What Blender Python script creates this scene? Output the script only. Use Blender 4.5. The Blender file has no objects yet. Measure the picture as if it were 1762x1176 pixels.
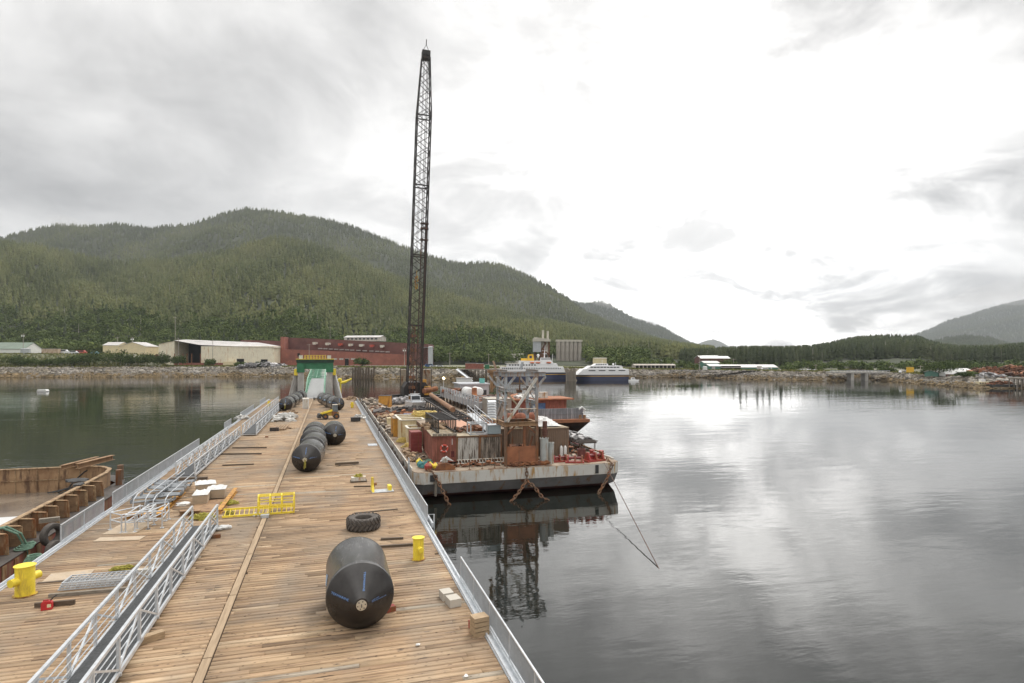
import bpy, math, random
import numpy as np
from mathutils import Matrix, Vector
R = math.radians
rnd = random.Random(7)
nrs = np.random.RandomState(11)
# ------------------------------------------------------------ camera
H = 13.65; FPX = 1050.0; CX = 881.0; CY = 614.0; TH = math.atan(313/1050)
ST, CT = math.sin(TH), math.cos(TH)
scene = bpy.context.scene
cam_d = bpy.data.cameras.new('camera'); cam = bpy.data.objects.new('camera', cam_d)
scene.collection.objects.link(cam); scene.camera = cam
cam.location = (0, 0, H); cam.rotation_euler = (R(90), 0, -TH)
cam_d.sensor_width = 36; cam_d.lens = 36*FPX/1762; cam_d.shift_y = (CY-588)/1762
cam_d.clip_start = 0.5; cam_d.clip_end = 30000
def dirv(px, py):
    return Vector((ST*FPX+CT*(px-CX), CT*FPX-ST*(px-CX), CY-py)).normalized()
# ------------------------------------------------------------ light
scene.view_settings.view_transform = 'Standard'; scene.view_settings.look = 'None'
scene.view_settings.exposure = 0.6; scene.view_settings.gamma = 1
SUN_EL, SUN_AZ = 48, 38          # azimuth clockwise from +Y
sd = bpy.data.lights.new('sun', 'SUN'); sun = bpy.data.objects.new('sun', sd)
scene.collection.objects.link(sun)
sd.energy = 1.1; sd.angle = R(14); sd.color = (1, .96, .9)
sv = Vector((math.sin(R(SUN_AZ))*math.cos(R(SUN_EL)), math.cos(R(SUN_AZ))*math.cos(R(SUN_EL)), math.sin(R(SUN_EL))))
sun.rotation_euler = sv.to_track_quat('Z', 'Y').to_euler()
W = bpy.data.worlds.new('World'); scene.world = W; W.use_nodes = True
nt = W.node_tree; N = nt.nodes; L = nt.links
for n in list(N): N.remove(n)
def wn(t, **k):
    n = N.new(t)
    for a, b in k.items(): setattr(n, a, b)
    return n
def mth(op, a, b=None, c=None, clamp=False):
    n = wn('ShaderNodeMath', operation=op); n.use_clamp = clamp
    for i, v in enumerate((a, b, c)):
        if v is None: continue
        if isinstance(v, (int, float)): n.inputs[i].default_value = v
        else: L.new(v, n.inputs[i])
    return n.outputs[0]
tc = wn('ShaderNodeTexCoord'); G = tc.outputs['Generated']
sx = wn('ShaderNodeSeparateXYZ'); L.new(G, sx.inputs[0])
zc = mth('ADD', mth('MAXIMUM', sx.outputs[2], 0.0), 0.36)
cb = wn('ShaderNodeCombineXYZ'); L.new(mth('DIVIDE', sx.outputs[0], zc), cb.inputs[0]); L.new(mth('DIVIDE', sx.outputs[1], zc), cb.inputs[1])
def wnoise(scale, detail, dist=0.0, off=0.0, rough=.55):
    mp = wn('ShaderNodeMapping'); mp.inputs['Location'].default_value = (off, off*.7, off*.3); L.new(cb.outputs[0], mp.inputs[0])
    n = wn('ShaderNodeTexNoise'); n.inputs['Scale'].default_value = scale; n.inputs['Detail'].default_value = detail
    n.inputs['Distortion'].default_value = dist; n.inputs['Roughness'].default_value = rough
    L.new(mp.outputs[0], n.inputs['Vector']); return n.outputs[0]
n1 = wnoise(1.15, 7, .35, 3.1, .58); n2 = wnoise(3.1, 8, .5, 11.0, .62); n3 = wnoise(.45, 3, 0, 5.0)
br = mth('ADD', mth('MULTIPLY', mth('SUBTRACT', n1, .5), 1.15), mth('MULTIPLY', mth('SUBTRACT', n2, .5), .65))
br = mth('ADD', br, mth('MULTIPLY', mth('SUBTRACT', n3, .5), .25))
br = mth('ADD', br, .57)
blobs = [((40, 240), 9, -.05), ((330, 320), 6, -.05), ((610, 150), 5, -.13), ((90, 40), 8, -.05), ((1120, 100), 6, -.14), ((1670, 280), 8, -.20), ((1740, 60), 7, -.10), ((1560, 500), 6, -.08), ((960, 440), 4, -.06),
         ((430, 230), 7, .08), ((850, 250), 9, .09), ((1120, 300), 11, .13), ((1190, 465), 6.5, 1.0), ((1210, 370), 10, .6), ((1390, 485), 5.5, .55), ((1700, 560), 6, .08)]
vary = wn('ShaderNodeMapRange'); vary.interpolation_type = 'SMOOTHSTEP'; L.new(mth('ADD', mth('MULTIPLY', n1, .5), mth('MULTIPLY', n2, .5)), vary.inputs[0]); vary.inputs[1].default_value = .44; vary.inputs[2].default_value = .57; vary.inputs[3].default_value = .12; vary.inputs[4].default_value = 1.5
for (p, sg, amp) in blobs:
    d = dirv(*p); vm = wn('ShaderNodeVectorMath', operation='DOT_PRODUCT'); L.new(G, vm.inputs[0]); vm.inputs[1].default_value = d
    e = mth('EXPONENT', mth('MULTIPLY', mth('SUBTRACT', vm.outputs['Value'], 1.0), 1/(math.radians(sg)**2)))
    if amp > .3: e = mth('MULTIPLY', e, vary.outputs[0])
    br = mth('ADD', br, mth('MULTIPLY', e, amp))
# thin places in the cloud layer let far brighter light through, mostly ahead and to the right
d = dirv(1240, 450); vm = wn('ShaderNodeVectorMath', operation='DOT_PRODUCT'); L.new(G, vm.inputs[0]); vm.inputs[1].default_value = d
e = mth('EXPONENT', mth('MULTIPLY', mth('SUBTRACT', vm.outputs['Value'], 1.0), 1/(R(14)**2)))
hole = mth('ADD', mth('MULTIPLY', mth('MAXIMUM', mth('SUBTRACT', n1, .50), 0.0), 7.0), mth('MULTIPLY', mth('MAXIMUM', mth('SUBTRACT', n2, .52), 0.0), 5.0))
br = mth('ADD', br, mth('MULTIPLY', e, hole))
br = mth('MAXIMUM', br, .22)
# an overcast sky is brighter overhead than near the horizon
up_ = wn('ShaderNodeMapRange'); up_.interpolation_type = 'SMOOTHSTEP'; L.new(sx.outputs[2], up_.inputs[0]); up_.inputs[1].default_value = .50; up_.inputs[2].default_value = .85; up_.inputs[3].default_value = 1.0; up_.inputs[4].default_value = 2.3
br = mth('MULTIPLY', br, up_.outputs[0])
cc = wn('ShaderNodeCombineColor')
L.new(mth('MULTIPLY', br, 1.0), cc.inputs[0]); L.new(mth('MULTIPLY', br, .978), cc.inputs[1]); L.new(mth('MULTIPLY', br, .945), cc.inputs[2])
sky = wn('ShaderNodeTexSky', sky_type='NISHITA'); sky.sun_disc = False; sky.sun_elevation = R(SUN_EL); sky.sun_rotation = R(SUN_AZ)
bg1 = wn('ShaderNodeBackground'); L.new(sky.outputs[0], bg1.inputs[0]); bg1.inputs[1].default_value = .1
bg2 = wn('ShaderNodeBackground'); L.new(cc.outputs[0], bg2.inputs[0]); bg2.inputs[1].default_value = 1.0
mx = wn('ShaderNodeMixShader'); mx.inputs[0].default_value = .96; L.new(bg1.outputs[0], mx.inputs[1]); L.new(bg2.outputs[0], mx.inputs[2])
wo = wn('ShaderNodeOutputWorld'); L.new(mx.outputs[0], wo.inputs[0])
W.cycles.sampling_method = 'MANUAL'; W.cycles.sample_map_resolution = 512
scene.cycles.max_bounces = 6; scene.cycles.glossy_bounces = 3; scene.cycles.diffuse_bounces = 3; scene.cycles.transmission_bounces = 2; scene.cycles.volume_bounces = 0
scene.cycles.caustics_reflective = True; scene.cycles.blur_glossy = 1.0; scene.cycles.sample_clamp_indirect = 6; scene.cycles.caustics_refractive = False
scene.cycles.use_denoising = True
# ------------------------------------------------------------ positions
def P(px, py, z):                    # the place on level z seen at a pixel of the 1762 px photograph
    k = (H-z)/(py-CY); return (k*(ST*FPX+CT*(px-CX)), k*(CT*FPX-ST*(px-CX)), z)
def Q(px, Z, z=0.0):                 # the place at depth Z (metres ahead)
    k = Z/FPX; return (k*(ST*FPX+CT*(px-CX)), k*(CT*FPX-ST*(px-CX)), z)
def zat(py, Z): return H-(py-CY)*Z/FPX
def interp(tab, x):
    return float(np.interp(x, [a for a, b in tab], [b for a, b in tab]))
# ------------------------------------------------------------ materials
MATS = {}
def M(name, col, rough=.65, metal=0, col2=None, var=.5, vs=1.5, stretch=(1, 1, 1), rust=0, rs=(1.2, 1.2, .25), rcol=(.22, .085, .03), bump=0, bs=8, tint=0, spec=.5, fine=0):
    if name in MATS: return MATS[name]
    m = bpy.data.materials.new(name); m.use_nodes = True; t = m.node_tree; n_ = t.nodes; l = t.links
    b = n_['Principled BSDF']; b.inputs['Roughness'].default_value = rough; b.inputs['Metallic'].default_value = metal
    b.inputs['Specular IOR Level'].default_value = spec
    co = n_.new('ShaderNodeTexCoord'); mp = n_.new('ShaderNodeMapping'); mp.inputs['Scale'].default_value = stretch; l.new(co.outputs['Object'], mp.inputs[0])
    no = n_.new('ShaderNodeTexNoise'); no.inputs['Scale'].default_value = vs; no.inputs['Detail'].default_value = 7; no.inputs['Roughness'].default_value = .62; l.new(mp.outputs[0], no.inputs['Vector'])
    cr = n_.new('ShaderNodeValToRGB'); cr.color_ramp.elements[0].position = .36; cr.color_ramp.elements[1].position = .66
    c2 = col2 if col2 else tuple(c*(1-var) for c in col)
    cr.color_ramp.elements[0].color = (*c2, 1); cr.color_ramp.elements[1].color = (*col, 1); l.new(no.outputs[0], cr.inputs[0])
    out = cr.outputs[0]
    if rust:
        mp2 = n_.new('ShaderNodeMapping'); mp2.inputs['Scale'].default_value = rs; l.new(co.outputs['Object'], mp2.inputs[0])
        nr = n_.new('ShaderNodeTexNoise'); nr.inputs['Scale'].default_value = 1.6; nr.inputs['Detail'].default_value = 8; nr.inputs['Roughness'].default_value = .68; l.new(mp2.outputs[0], nr.inputs['Vector'])
        rr = n_.new('ShaderNodeValToRGB'); rr.color_ramp.elements[0].position = .60-.22*rust; rr.color_ramp.elements[1].position = .72-.22*rust; l.new(nr.outputs[0], rr.inputs[0])
        mi = n_.new('ShaderNodeMix'); mi.data_type = 'RGBA'; l.new(rr.outputs[0], mi.inputs[0]); l.new(out, mi.inputs[6]); mi.inputs[7].default_value = (*rcol, 1); out = mi.outputs[2]
    if tint:
        at = n_.new('ShaderNodeAttribute'); at.attribute_name = 'tint'
        ad = n_.new('ShaderNodeMath'); ad.operation = 'MULTIPLY_ADD'; l.new(at.outputs['Fac'], ad.inputs[0]); ad.inputs[1].default_value = tint; ad.inputs[2].default_value = 1.0
        vm_ = n_.new('ShaderNodeVectorMath'); vm_.operation = 'SCALE'; l.new(out, vm_.inputs[0]); l.new(ad.outputs[0], vm_.inputs['Scale']); out = vm_.outputs[0]
    l.new(out, b.inputs['Base Color'])
    if bump:
        nb = n_.new('ShaderNodeTexNoise'); nb.inputs['Scale'].default_value = bs; nb.inputs['Detail'].default_value = 6; l.new(mp.outputs[0], nb.inputs['Vector'])
        bp = n_.new('ShaderNodeBump'); bp.inputs['Strength'].default_value = bump; bp.inputs['Distance'].default_value = .05; l.new(nb.outputs[0], bp.inputs['Height']); l.new(bp.outputs[0], b.inputs['Normal'])
    MATS[name] = m; return m
galv = M('galvanised steel', (.62, .65, .68), .45, .35, var=.25, vs=3)
alum = M('aluminium', (.66, .69, .72), .38, .35, var=.22, vs=3)
grate = M('dark walkway grating', (.085, .09, .095), .6, .2, var=.5, vs=9, bump=.4, bs=60)
mesh_m = M('galvanised infill', (.50, .53, .56), .5, .3, var=.2)
yel = M('yellow paint', (.92, .72, .06), .45, var=.16, vs=3.5, rust=.22, rcol=(.45, .3, .06))
yeld = M('worn yellow paint', (.62, .42, .06), .55, var=.35, vs=3, rust=.7)
rope_y = M('yellow green rope', (.52, .47, .09), .85, var=.55, vs=9)
rope_t = M('pale yellow hose', (.68, .52, .17), .7, var=.3, vs=4)
rope_g = M('green rope', (.18, .30, .22), .85, var=.4, vs=8)
rubber = M('black rubber', (.035, .035, .036), .62, var=.35, vs=5, bump=.2)
tyre_m = M('weathered tyre rubber', (.115, .10, .088), .85, var=.4, vs=4, bump=.3)
foam = M('fender skin', (.042, .041, .041), .27, col2=(.085, .083, .081), vs=1.2, stretch=(1.6, .5, 1.6), bump=.25, bs=3, rust=.03, rs=(5, .7, 5), rcol=(.22, .215, .21))
foamc = M('fender cone skin', (.018, .015, .014), .26, col2=(.030, .027, .025), vs=2, bump=.12)
blue_p = M('blue lettering', (.16, .33, .70), .5, var=.1)
white = M('white paint', (.78, .78, .76), .5, var=.12, vs=2)
whited = M('dirty white paint', (.66, .64, .58), .6, var=.2, vs=2, rust=.45, rcol=(.36, .20, .08))
wood = M('raw timber', (.50, .36, .22), .75, var=.4, vs=3, stretch=(1, 6, 6), bump=.2)
wood_d = M('dark wet timber', (.13, .095, .065), .7, var=.4, vs=3, stretch=(1, 6, 6), bump=.2)
wood_g = M('weathered timber', (.30, .26, .21), .85, var=.4, vs=3, stretch=(1, 5, 5))
ply = M('plywood', (.56, .44, .31), .7, var=.3, vs=1.6, rust=.35, rs=(1, 1, 1), rcol=(.34, .30, .26))
rust_m = M('rusty steel', (.30, .125, .05), .85, col2=(.12, .05, .03), vs=1.4, bump=.3)
rust_o = M('orange rust plate', (.40, .16, .075), .85, col2=(.23, .095, .05), vs=.9, bump=.2)
rust_b = M('brown rusted steel', (.21, .135, .085), .85, col2=(.12, .07, .045), vs=.8, rust=.5, bump=.25)
rust_l = M('tan rusted steel', (.40, .26, .145), .85, col2=(.24, .14, .075), vs=.6, rust=.4, rcol=(.13, .075, .045), bump=.2)
red_p = M('red paint', (.43, .055, .05), .55, var=.35, vs=2, rust=.5)
redc = M('faded red container paint', (.35, .125, .09), .7, var=.3, vs=1, rust=.55, rcol=(.20, .075, .045), rs=(2.5, 2.5, .3))
whc = M('stained white container paint', (.58, .56, .52), .7, var=.15, vs=1, rust=.55, rcol=(.12, .09, .065), rs=(3, 3, .35))
dkc = M('blackened container paint', (.15, .125, .10), .8, col2=(.055, .045, .038), vs=1.2, rust=.65, rcol=(.34, .29, .24), rs=(4, 4, .4))
brc = M('brown container paint', (.235, .165, .115), .65, var=.18, vs=.8, rust=.2)
orgc = M('orange box paint', (.62, .31, .05), .6, var=.25, vs=1.5, rust=.3)
tank_m = M('grey tank paint', (.47, .49, .47), .6, var=.2, vs=1.5, rust=.4, rcol=(.30, .20, .12))
steel_b = M('blue grey tower steel', (.44, .48, .51), .5, var=.3, vs=1.2, rust=.65, rcol=(.33, .22, .15))
blk = M('black lattice paint', (.040, .036, .035), .6, var=.3, vs=1, rust=.15, rcol=(.10, .055, .035))
dark_m = M('dark machinery', (.05, .05, .05), .6, var=.4, vs=2)
conc = M('concrete', (.50, .48, .45), .85, var=.3, vs=.6, bump=.15, rust=.35, rs=(.8, .8, .15), rcol=(.33, .31, .28))
green_p = M('green paint', (.035, .19, .09), .5, var=.25, vs=1)
green_l = M('pale green truss paint', (.20, .42, .29), .5, var=.25, vs=1)
glass_m = M('dark glass', (.03, .035, .04), .12, var=.1)
tarp = M('white tarpaulin', (.72, .72, .70), .6, var=.2, vs=3, bump=.5, bs=3)
creamb = M('cream bin paint', (.74, .62, .38), .6, var=.2, vs=1, rust=.35, rcol=(.35, .2, .08))
deck_b = M('worn barge deck', (.40, .33, .25), .9, col2=(.24, .18, .13), vs=.5, rust=.55, rs=(.4, .4, .4), rcol=(.16, .10, .065), bump=.3, bs=4)
clut = M('mixed clutter', (.34, .28, .22), .8, var=.5, vs=3, tint=1.0)
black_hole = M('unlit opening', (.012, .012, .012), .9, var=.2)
# ------------------------------------------------------------ mesh builder
class MB:
    def __init__(s): s.v = []; s.f = []; s.t = []; s.M = Matrix.Identity(4); s.tint = 0.0
    def at(s, loc=(0, 0, 0), rz=0, rx=0, ry=0):
        s.M = Matrix.Translation(loc) @ Matrix.Rotation(rz, 4, 'Z') @ Matrix.Rotation(ry, 4, 'Y') @ Matrix.Rotation(rx, 4, 'X'); return s
    def add(s, vs, fs):
        o = len(s.v)
        for v in vs: w = s.M @ Vector(v); s.v.append((w.x, w.y, w.z))
        for f in fs: s.f.append(tuple(i+o for i in f)); s.t.append(s.tint)
        return s
    def box(s, a, b):
        x0, y0, z0 = a; x1, y1, z1 = b
        return s.add([(x0, y0, z0), (x1, y0, z0), (x1, y1, z0), (x0, y1, z0), (x0, y0, z1), (x1, y0, z1), (x1, y1, z1), (x0, y1, z1)],
                     [(0, 3, 2, 1), (4, 5, 6, 7), (0, 1, 5, 4), (1, 2, 6, 5), (2, 3, 7, 6), (3, 0, 4, 7)])
    def cbox(s, c, d):
        return s.box((c[0]-d[0]/2, c[1]-d[1]/2, c[2]-d[2]/2), (c[0]+d[0]/2, c[1]+d[1]/2, c[2]+d[2]/2))
    def bar(s, p, q, w, h=None):
        h = h or w; p = Vector(p); q = Vector(q); d = q-p
        if d.length < 1e-6: return s
        d.normalize(); up = Vector((0, 0, 1)) if abs(d.z) < .95 else Vector((0, 1, 0))
        a = d.cross(up).normalized()*(w/2); b = a.cross(d).normalized()*(h/2)
        vs = [p-a-b, p+a-b, p+a+b, p-a+b, q-a-b, q+a-b, q+a+b, q-a+b]
        return s.add(vs, [(0, 3, 2, 1), (4, 5, 6, 7), (0, 1, 5, 4), (1, 2, 6, 5), (2, 3, 7, 6), (3, 0, 4, 7)])
    def ibeam(s, p, q, w, h):
        p = Vector(p); q = Vector(q); t = .06*h+.01
        s.bar(p+Vector((0, 0, h/2-t/2)), q+Vector((0, 0, h/2-t/2)), w, t); s.bar(p-Vector((0, 0, h/2-t/2)), q-Vector((0, 0, h/2-t/2)), w, t)
        return s.bar(p, q, t, h-2*t)
    def tube(s, p, q, r, n=8, r2=None, cap=True):
        return s.path([p, q], [r, r if r2 is None else r2], n, cap)
    def path(s, pts, r, n=6, cap=True):
        pts = [Vector(p) for p in pts]; vs = []; fs = []; up = Vector((0, 0, 1))
        for i, p in enumerate(pts):
            d = (pts[min(i+1, len(pts)-1)]-pts[max(i-1, 0)])
            if d.length < 1e-9: d = Vector((0, 0, 1))
            d.normalize(); u = up if abs(d.z) < .95 else Vector((0, 1, 0))
            a = d.cross(u).normalized(); b = a.cross(d).normalized(); rr = r[i] if isinstance(r, (list, tuple)) else r
            for k in range(n):
                w = 2*math.pi*k/n; vs.append(p+a*(rr*math.cos(w))+b*(rr*math.sin(w)))
        for i in range(len(pts)-1):
            for k in range(n):
                k2 = (k+1) % n; fs.append((i*n+k, i*n+k2, (i+1)*n+k2, (i+1)*n+k))
        if cap: fs.append(tuple(range(n-1, -1, -1))); fs.append(tuple((len(pts)-1)*n+k for k in range(n)))
        return s.add(vs, fs)
    def lathe(s, prof, n=24, axis='Z'):
        vs = []; fs = []
        for (r, z) in prof:
            for k in range(n):
                w = 2*math.pi*k/n; x, y = r*math.cos(w), r*math.sin(w)
                vs.append((x, y, z) if axis == 'Z' else ((x, z, y) if axis == 'Y' else (z, x, y)))
        for i in range(len(prof)-1):
            for k in range(n):
                k2 = (k+1) % n; fs.append((i*n+k, i*n+k2, (i+1)*n+k2, (i+1)*n+k))
        if prof[0][0] > 1e-6: fs.append(tuple(range(n-1, -1, -1)))
        if prof[-1][0] > 1e-6: fs.append(tuple((len(prof)-1)*n+k for k in range(n)))
        return s.add(vs, fs)
    def torus(s, c, R0, r, n=24, m=8, axis='Z', sq=1.0):
        vs = []; fs = []
        for i in range(n):
            a = 2*math.pi*i/n
            for j in range(m):
                b = 2*math.pi*j/m; q = R0+r*math.cos(b); h = r*math.sin(b)*sq
                x, y = q*math.cos(a), q*math.sin(a)
                p = (x, y, h) if axis == 'Z' else ((x, h, y) if axis == 'Y' else (h, x, y))
                vs.append((c[0]+p[0], c[1]+p[1], c[2]+p[2]))
        for i in range(n):
            for j in range(m):
                fs.append((i*m+j, ((i+1) % n)*m+j, ((i+1) % n)*m+(j+1) % m, i*m+(j+1) % m))
        return s.add(vs, fs)
    def prism(s, pts, z0, z1):
        n = len(pts); vs = [(x, y, z0) for x, y in pts]+[(x, y, z1) for x, y in pts]
        fs = [tuple(range(n-1, -1, -1)), tuple(range(n, 2*n))]+[(i, (i+1) % n, n+(i+1) % n, n+i) for i in range(n)]
        return s.add(vs, fs)
    def prismx(s, pts, x0, x1):      # pts are (y, z)
        n = len(pts); vs = [(x0, y, z) for y, z in pts]+[(x1, y, z) for y, z in pts]
        fs = [tuple(range(n)), tuple(range(2*n-1, n-1, -1))]+[(i, n+i, n+(i+1) % n, (i+1) % n) for i in range(n)]
        return s.add(vs, fs)
    def prismy(s, pts, y0, y1):      # pts are (x, z)
        n = len(pts); vs = [(x, y0, z) for x, z in pts]+[(x, y1, z) for x, z in pts]
        fs = [tuple(range(n)), tuple(range(2*n-1, n-1, -1))]+[(i, n+i, n+(i+1) % n, (i+1) % n) for i in range(n)]
        return s.add(vs, fs)
    def blob(s, c, r, rg, sub=1, jit=.2):
        t = (1+5**.5)/2
        vs = [Vector(v).normalized() for v in [(-1, t, 0), (1, t, 0), (-1, -t, 0), (1, -t, 0), (0, -1, t), (0, 1, t), (0, -1, -t), (0, 1, -t), (t, 0, -1), (t, 0, 1), (-t, 0, -1), (-t, 0, 1)]]
        fs = [(0, 11, 5), (0, 5, 1), (0, 1, 7), (0, 7, 10), (0, 10, 11), (1, 5, 9), (5, 11, 4), (11, 10, 2), (10, 7, 6), (7, 1, 8), (3, 9, 4), (3, 4, 2), (3, 2, 6), (3, 6, 8), (3, 8, 9), (4, 9, 5), (2, 4, 11), (6, 2, 10), (8, 6, 7), (9, 8, 1)]
        for _ in range(sub-1):
            cache = {}; nf = []
            def mid(a, b):
                key = (min(a, b), max(a, b))
                if key not in cache: vs.append((vs[a]+vs[b]).normalized()); cache[key] = len(vs)-1
                return cache[key]
            for a, b, c_ in fs:
                x, y, z = mid(a, b), mid(b, c_), mid(c_, a); nf += [(a, x, z), (b, y, x), (c_, z, y), (x, y, z)]
            fs = nf
        rr = r if isinstance(r, (tuple, list)) else (r, r, r)
        out = []
        for v in vs:
            k = 1+rg.uniform(-jit, jit); out.append((c[0]+v.x*rr[0]*k, c[1]+v.y*rr[1]*k, c[2]+v.z*rr[2]*k))
        return s.add(out, fs)
    def build(s, name, mat, parent=None, smooth=False, world=False, loc=None):
        me = bpy.data.meshes.new(name); vs = s.v
        off = None
        if world and parent is not None: off = parent.location
        if loc is not None: off = Vector(loc)
        if off is not None: vs = [(x-off[0], y-off[1], z-off[2]) for x, y, z in vs]
        me.from_pydata(vs, [], s.f); me.materials.append(mat)
        if any(s.t):
            at = me.attributes.new('tint', 'FLOAT', 'FACE'); at.data.foreach_set('value', s.t)
        if smooth:
            me.shade_smooth()
            try: me.set_sharp_from_angle(angle=R(35))
            except Exception: pass
        o = bpy.data.objects.new(name, me); scene.collection.objects.link(o)
        if parent is not None: o.parent = parent
        if loc is not None: o.location = loc
        return o
def tag(o, label=None, cat=None, group=None, kind=None):
    if label: o['label'] = label
    if cat: o['category'] = cat
    if group: o['group'] = group
    if kind: o['kind'] = kind
    return o
def thing(name, label, cat, loc=(0, 0, 0), rz=0, group=None):
    o = bpy.data.objects.new(name, None); scene.collection.objects.link(o); o.empty_display_size = .3
    o.location = loc; o.rotation_euler = (0, 0, rz); return tag(o, label, cat, group)
def solo(name, mb, mat, label, cat, group=None, loc=None, smooth=False, kind=None):
    return tag(mb.build(name, mat, None, smooth, loc=loc), label, cat, group, kind)
def kids(o): return [c for c in ALLCH.get(o.name, [])]
ALLCH = {}
def copy_tree(o, label=None, loc=None, rz=None, group=None, parent=None):
    c = o.copy(); scene.collection.objects.link(c)
    if parent is not None: c.parent = parent
    if label: c['label'] = label
    if group: c['group'] = group
    if loc is not None: c.location = loc
    if rz is not None: c.rotation_euler = (0, 0, rz)
    for ch in list(o.children): copy_tree(ch, parent=c)
    return c
def np_mesh(name, verts, faces, mat, tint=None, extra_mats=(), mids=None, loc=None, smooth=False):
    me = bpy.data.meshes.new(name); verts = np.asarray(verts, dtype=np.float32); faces = np.asarray(faces, dtype=np.int32)
    k = faces.shape[1]; me.vertices.add(len(verts)); me.vertices.foreach_set('co', verts.ravel())
    me.loops.add(faces.size); me.loops.foreach_set('vertex_index', faces.ravel())
    me.polygons.add(len(faces)); me.polygons.foreach_set('loop_start', np.arange(len(faces), dtype=np.int32)*k)
    me.materials.append(mat)
    for m in extra_mats: me.materials.append(m)
    if mids is not None: me.polygons.foreach_set('material_index', np.asarray(mids, dtype=np.int32))
    me.update(calc_edges=True); me.validate()
    if tint is not None:
        at = me.attributes.new('tint', 'FLOAT', 'FACE'); at.data.foreach_set('value', np.asarray(tint, dtype=np.float32))
    if smooth: me.shade_smooth()
    o = bpy.data.objects.new(name, me); scene.collection.objects.link(o)
    if loc is not None: o.location = loc
    return o
# ============================================================ THE SETTING
def water_mat():
    m = bpy.data.materials.new('harbour water'); m.use_nodes = True; t = m.node_tree; n_ = t.nodes; l = t.links
    b = n_['Principled BSDF']; b.inputs['Base Color'].default_value = (.008, .010, .008, 1); b.inputs['Roughness'].default_value = .035
    b.inputs['IOR'].default_value = 1.6
    co = n_.new('ShaderNodeTexCoord')
    def nz(sc, st, det, rot=0.0):
        mp = n_.new('ShaderNodeMapping'); mp.inputs['Scale'].default_value = st; mp.inputs['Rotation'].default_value = (0, 0, rot); l.new(co.outputs['Object'], mp.inputs[0])
        no = n_.new('ShaderNodeTexNoise'); no.inputs['Scale'].default_value = sc; no.inputs['Detail'].default_value = det; l.new(mp.outputs[0], no.inputs['Vector']); return no.outputs[0]
    def mm(op, a, b_, c=None):
        x = n_.new('ShaderNodeMath'); x.operation = op
        for i, v in enumerate((a, b_, c)):
            if v is None: continue
            if isinstance(v, (int, float)): x.inputs[i].default_value = v
            else: l.new(v, x.inputs[i])
        return x.outputs[0]
    a = nz(.9, (.45, 1.2, 1), 3, TH); b1 = nz(.22, (.4, 1.1, 1), 2, TH+.15); c = nz(3.2, (.6, 1.3, 1), 2, TH-.2)
    patch = nz(.018, (.5, 1.6, 1), 3, TH+.1)      # smooth and ruffled areas
    pr = n_.new('ShaderNodeMapRange'); l.new(patch, pr.inputs[0]); pr.inputs[1].default_value = .35; pr.inputs[2].default_value = .65; pr.inputs[3].default_value = .35; pr.inputs[4].default_value = 1.15
    h = mm('ADD', mm('MULTIPLY', a, .055), mm('MULTIPLY', b1, .16)); h = mm('ADD', h, mm('MULTIPLY', c, .010))
    h = mm('MULTIPLY', h, pr.outputs[0])
    bp = n_.new('ShaderNodeBump'); bp.inputs['Strength'].default_value = .33; bp.inputs['Distance'].default_value = 1.0; l.new(h, bp.inputs['Height']); l.new(bp.outputs[0], b.inputs['Normal'])
    return m
mb = MB(); mb.add([(-14000, -3000, 0), (16000, -3000, 0), (16000, 14000, 0), (-14000, 14000, 0)], [(0, 1, 2, 3)])
tag(mb.build('water', water_mat()), 'calm dark harbour water with light ripples', kind='structure')
# ---- shore
SH = [(-900, 330), (-300, 375), (0, 398), (200, 407), (400, 418), (500, 409), (600, 387), (700, 360), (800, 345), (860, 385), (1000, 402), (1090, 396), (1200, 400), (1300, 365), (1400, 350), (1440, 348), (1452, 350), (1462, 420), (1492, 420), (1504, 352), (1525, 345), (1560, 318), (1600, 297), (1640, 276), (1680, 262), (1762, 262), (2700, 230)]
GT = [(-900, 6.5), (560, 6.5), (800, 6.2), (1000, 5.5), (1150, 4.6), (1500, 4.3), (1600, 4.0), (2700, 4.0)]
TT = [(-900, 15.5), (235, 15.5), (268, 11), (292, 6.7), (900, 6.5), (1150, 4.8), (1500, 4.5), (2700, 4.2)]
def shZ(px): return interp(SH, px)
def gnd(px): return interp(GT, px)
rock_c = M('bank earth', (.17, .145, .115), .95, col2=(.09, .075, .055), vs=.15, bump=.6, bs=1.2)
land_m = M('shore ground', (.26, .24, .20), .95, col2=(.11, .13, .05), vs=.02, bump=.2, bs=.5)
def bank(px, d):                     # height at distance d behind the waterline
    g = gnd(px); return float(np.interp(d, [-15, 0, 6, 13, 20, 26], [-2.5, 0, g*.30, g*.66, g*.95, g]))
def sheet(name, pxs, rows, mat, smooth=True):
    vs = []; n = len(pxs)
    for rw in rows:
        for px in pxs: vs.append(rw(px))
    fs = [(j*n+i, j*n+i+1, (j+1)*n+i+1, (j+1)*n+i) for j in range(len(rows)-1) for i in range(n-1)]
    return np_mesh(name, vs, fs, mat, smooth=smooth)
pxs = list(range(-900, 2701, 6))
def brow(d):
    def f(px):
        j = math.sin(px*.31+d)*.9+math.sin(px*.083+2*d)*1.4
        return Q(px, shZ(px)+d+(j if d < 22 else 0), bank(px, d)+(.35*math.sin(px*.7+d*1.7) if 0 < d < 22 else 0))
    return f
o = sheet('shore_bank', pxs, [brow(d) for d in (-15, 0, 3, 6, 9.5, 13, 16.5, 20, 26)], rock_c, False); tag(o, 'steep rocky bank along the far shore', kind='structure')
o = sheet('ground', pxs, [lambda px: Q(px, shZ(px)+26, gnd(px)), lambda px: Q(px, shZ(px)+38, interp(TT, px)), lambda px: Q(px, shZ(px)+60, interp(TT, px)+.1), lambda px: Q(px, 620, interp(TT, px)+.3), lambda px: Q(px, 3000, 8.0), lambda px: Q(px, 12000, 8.0)], land_m)
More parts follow.
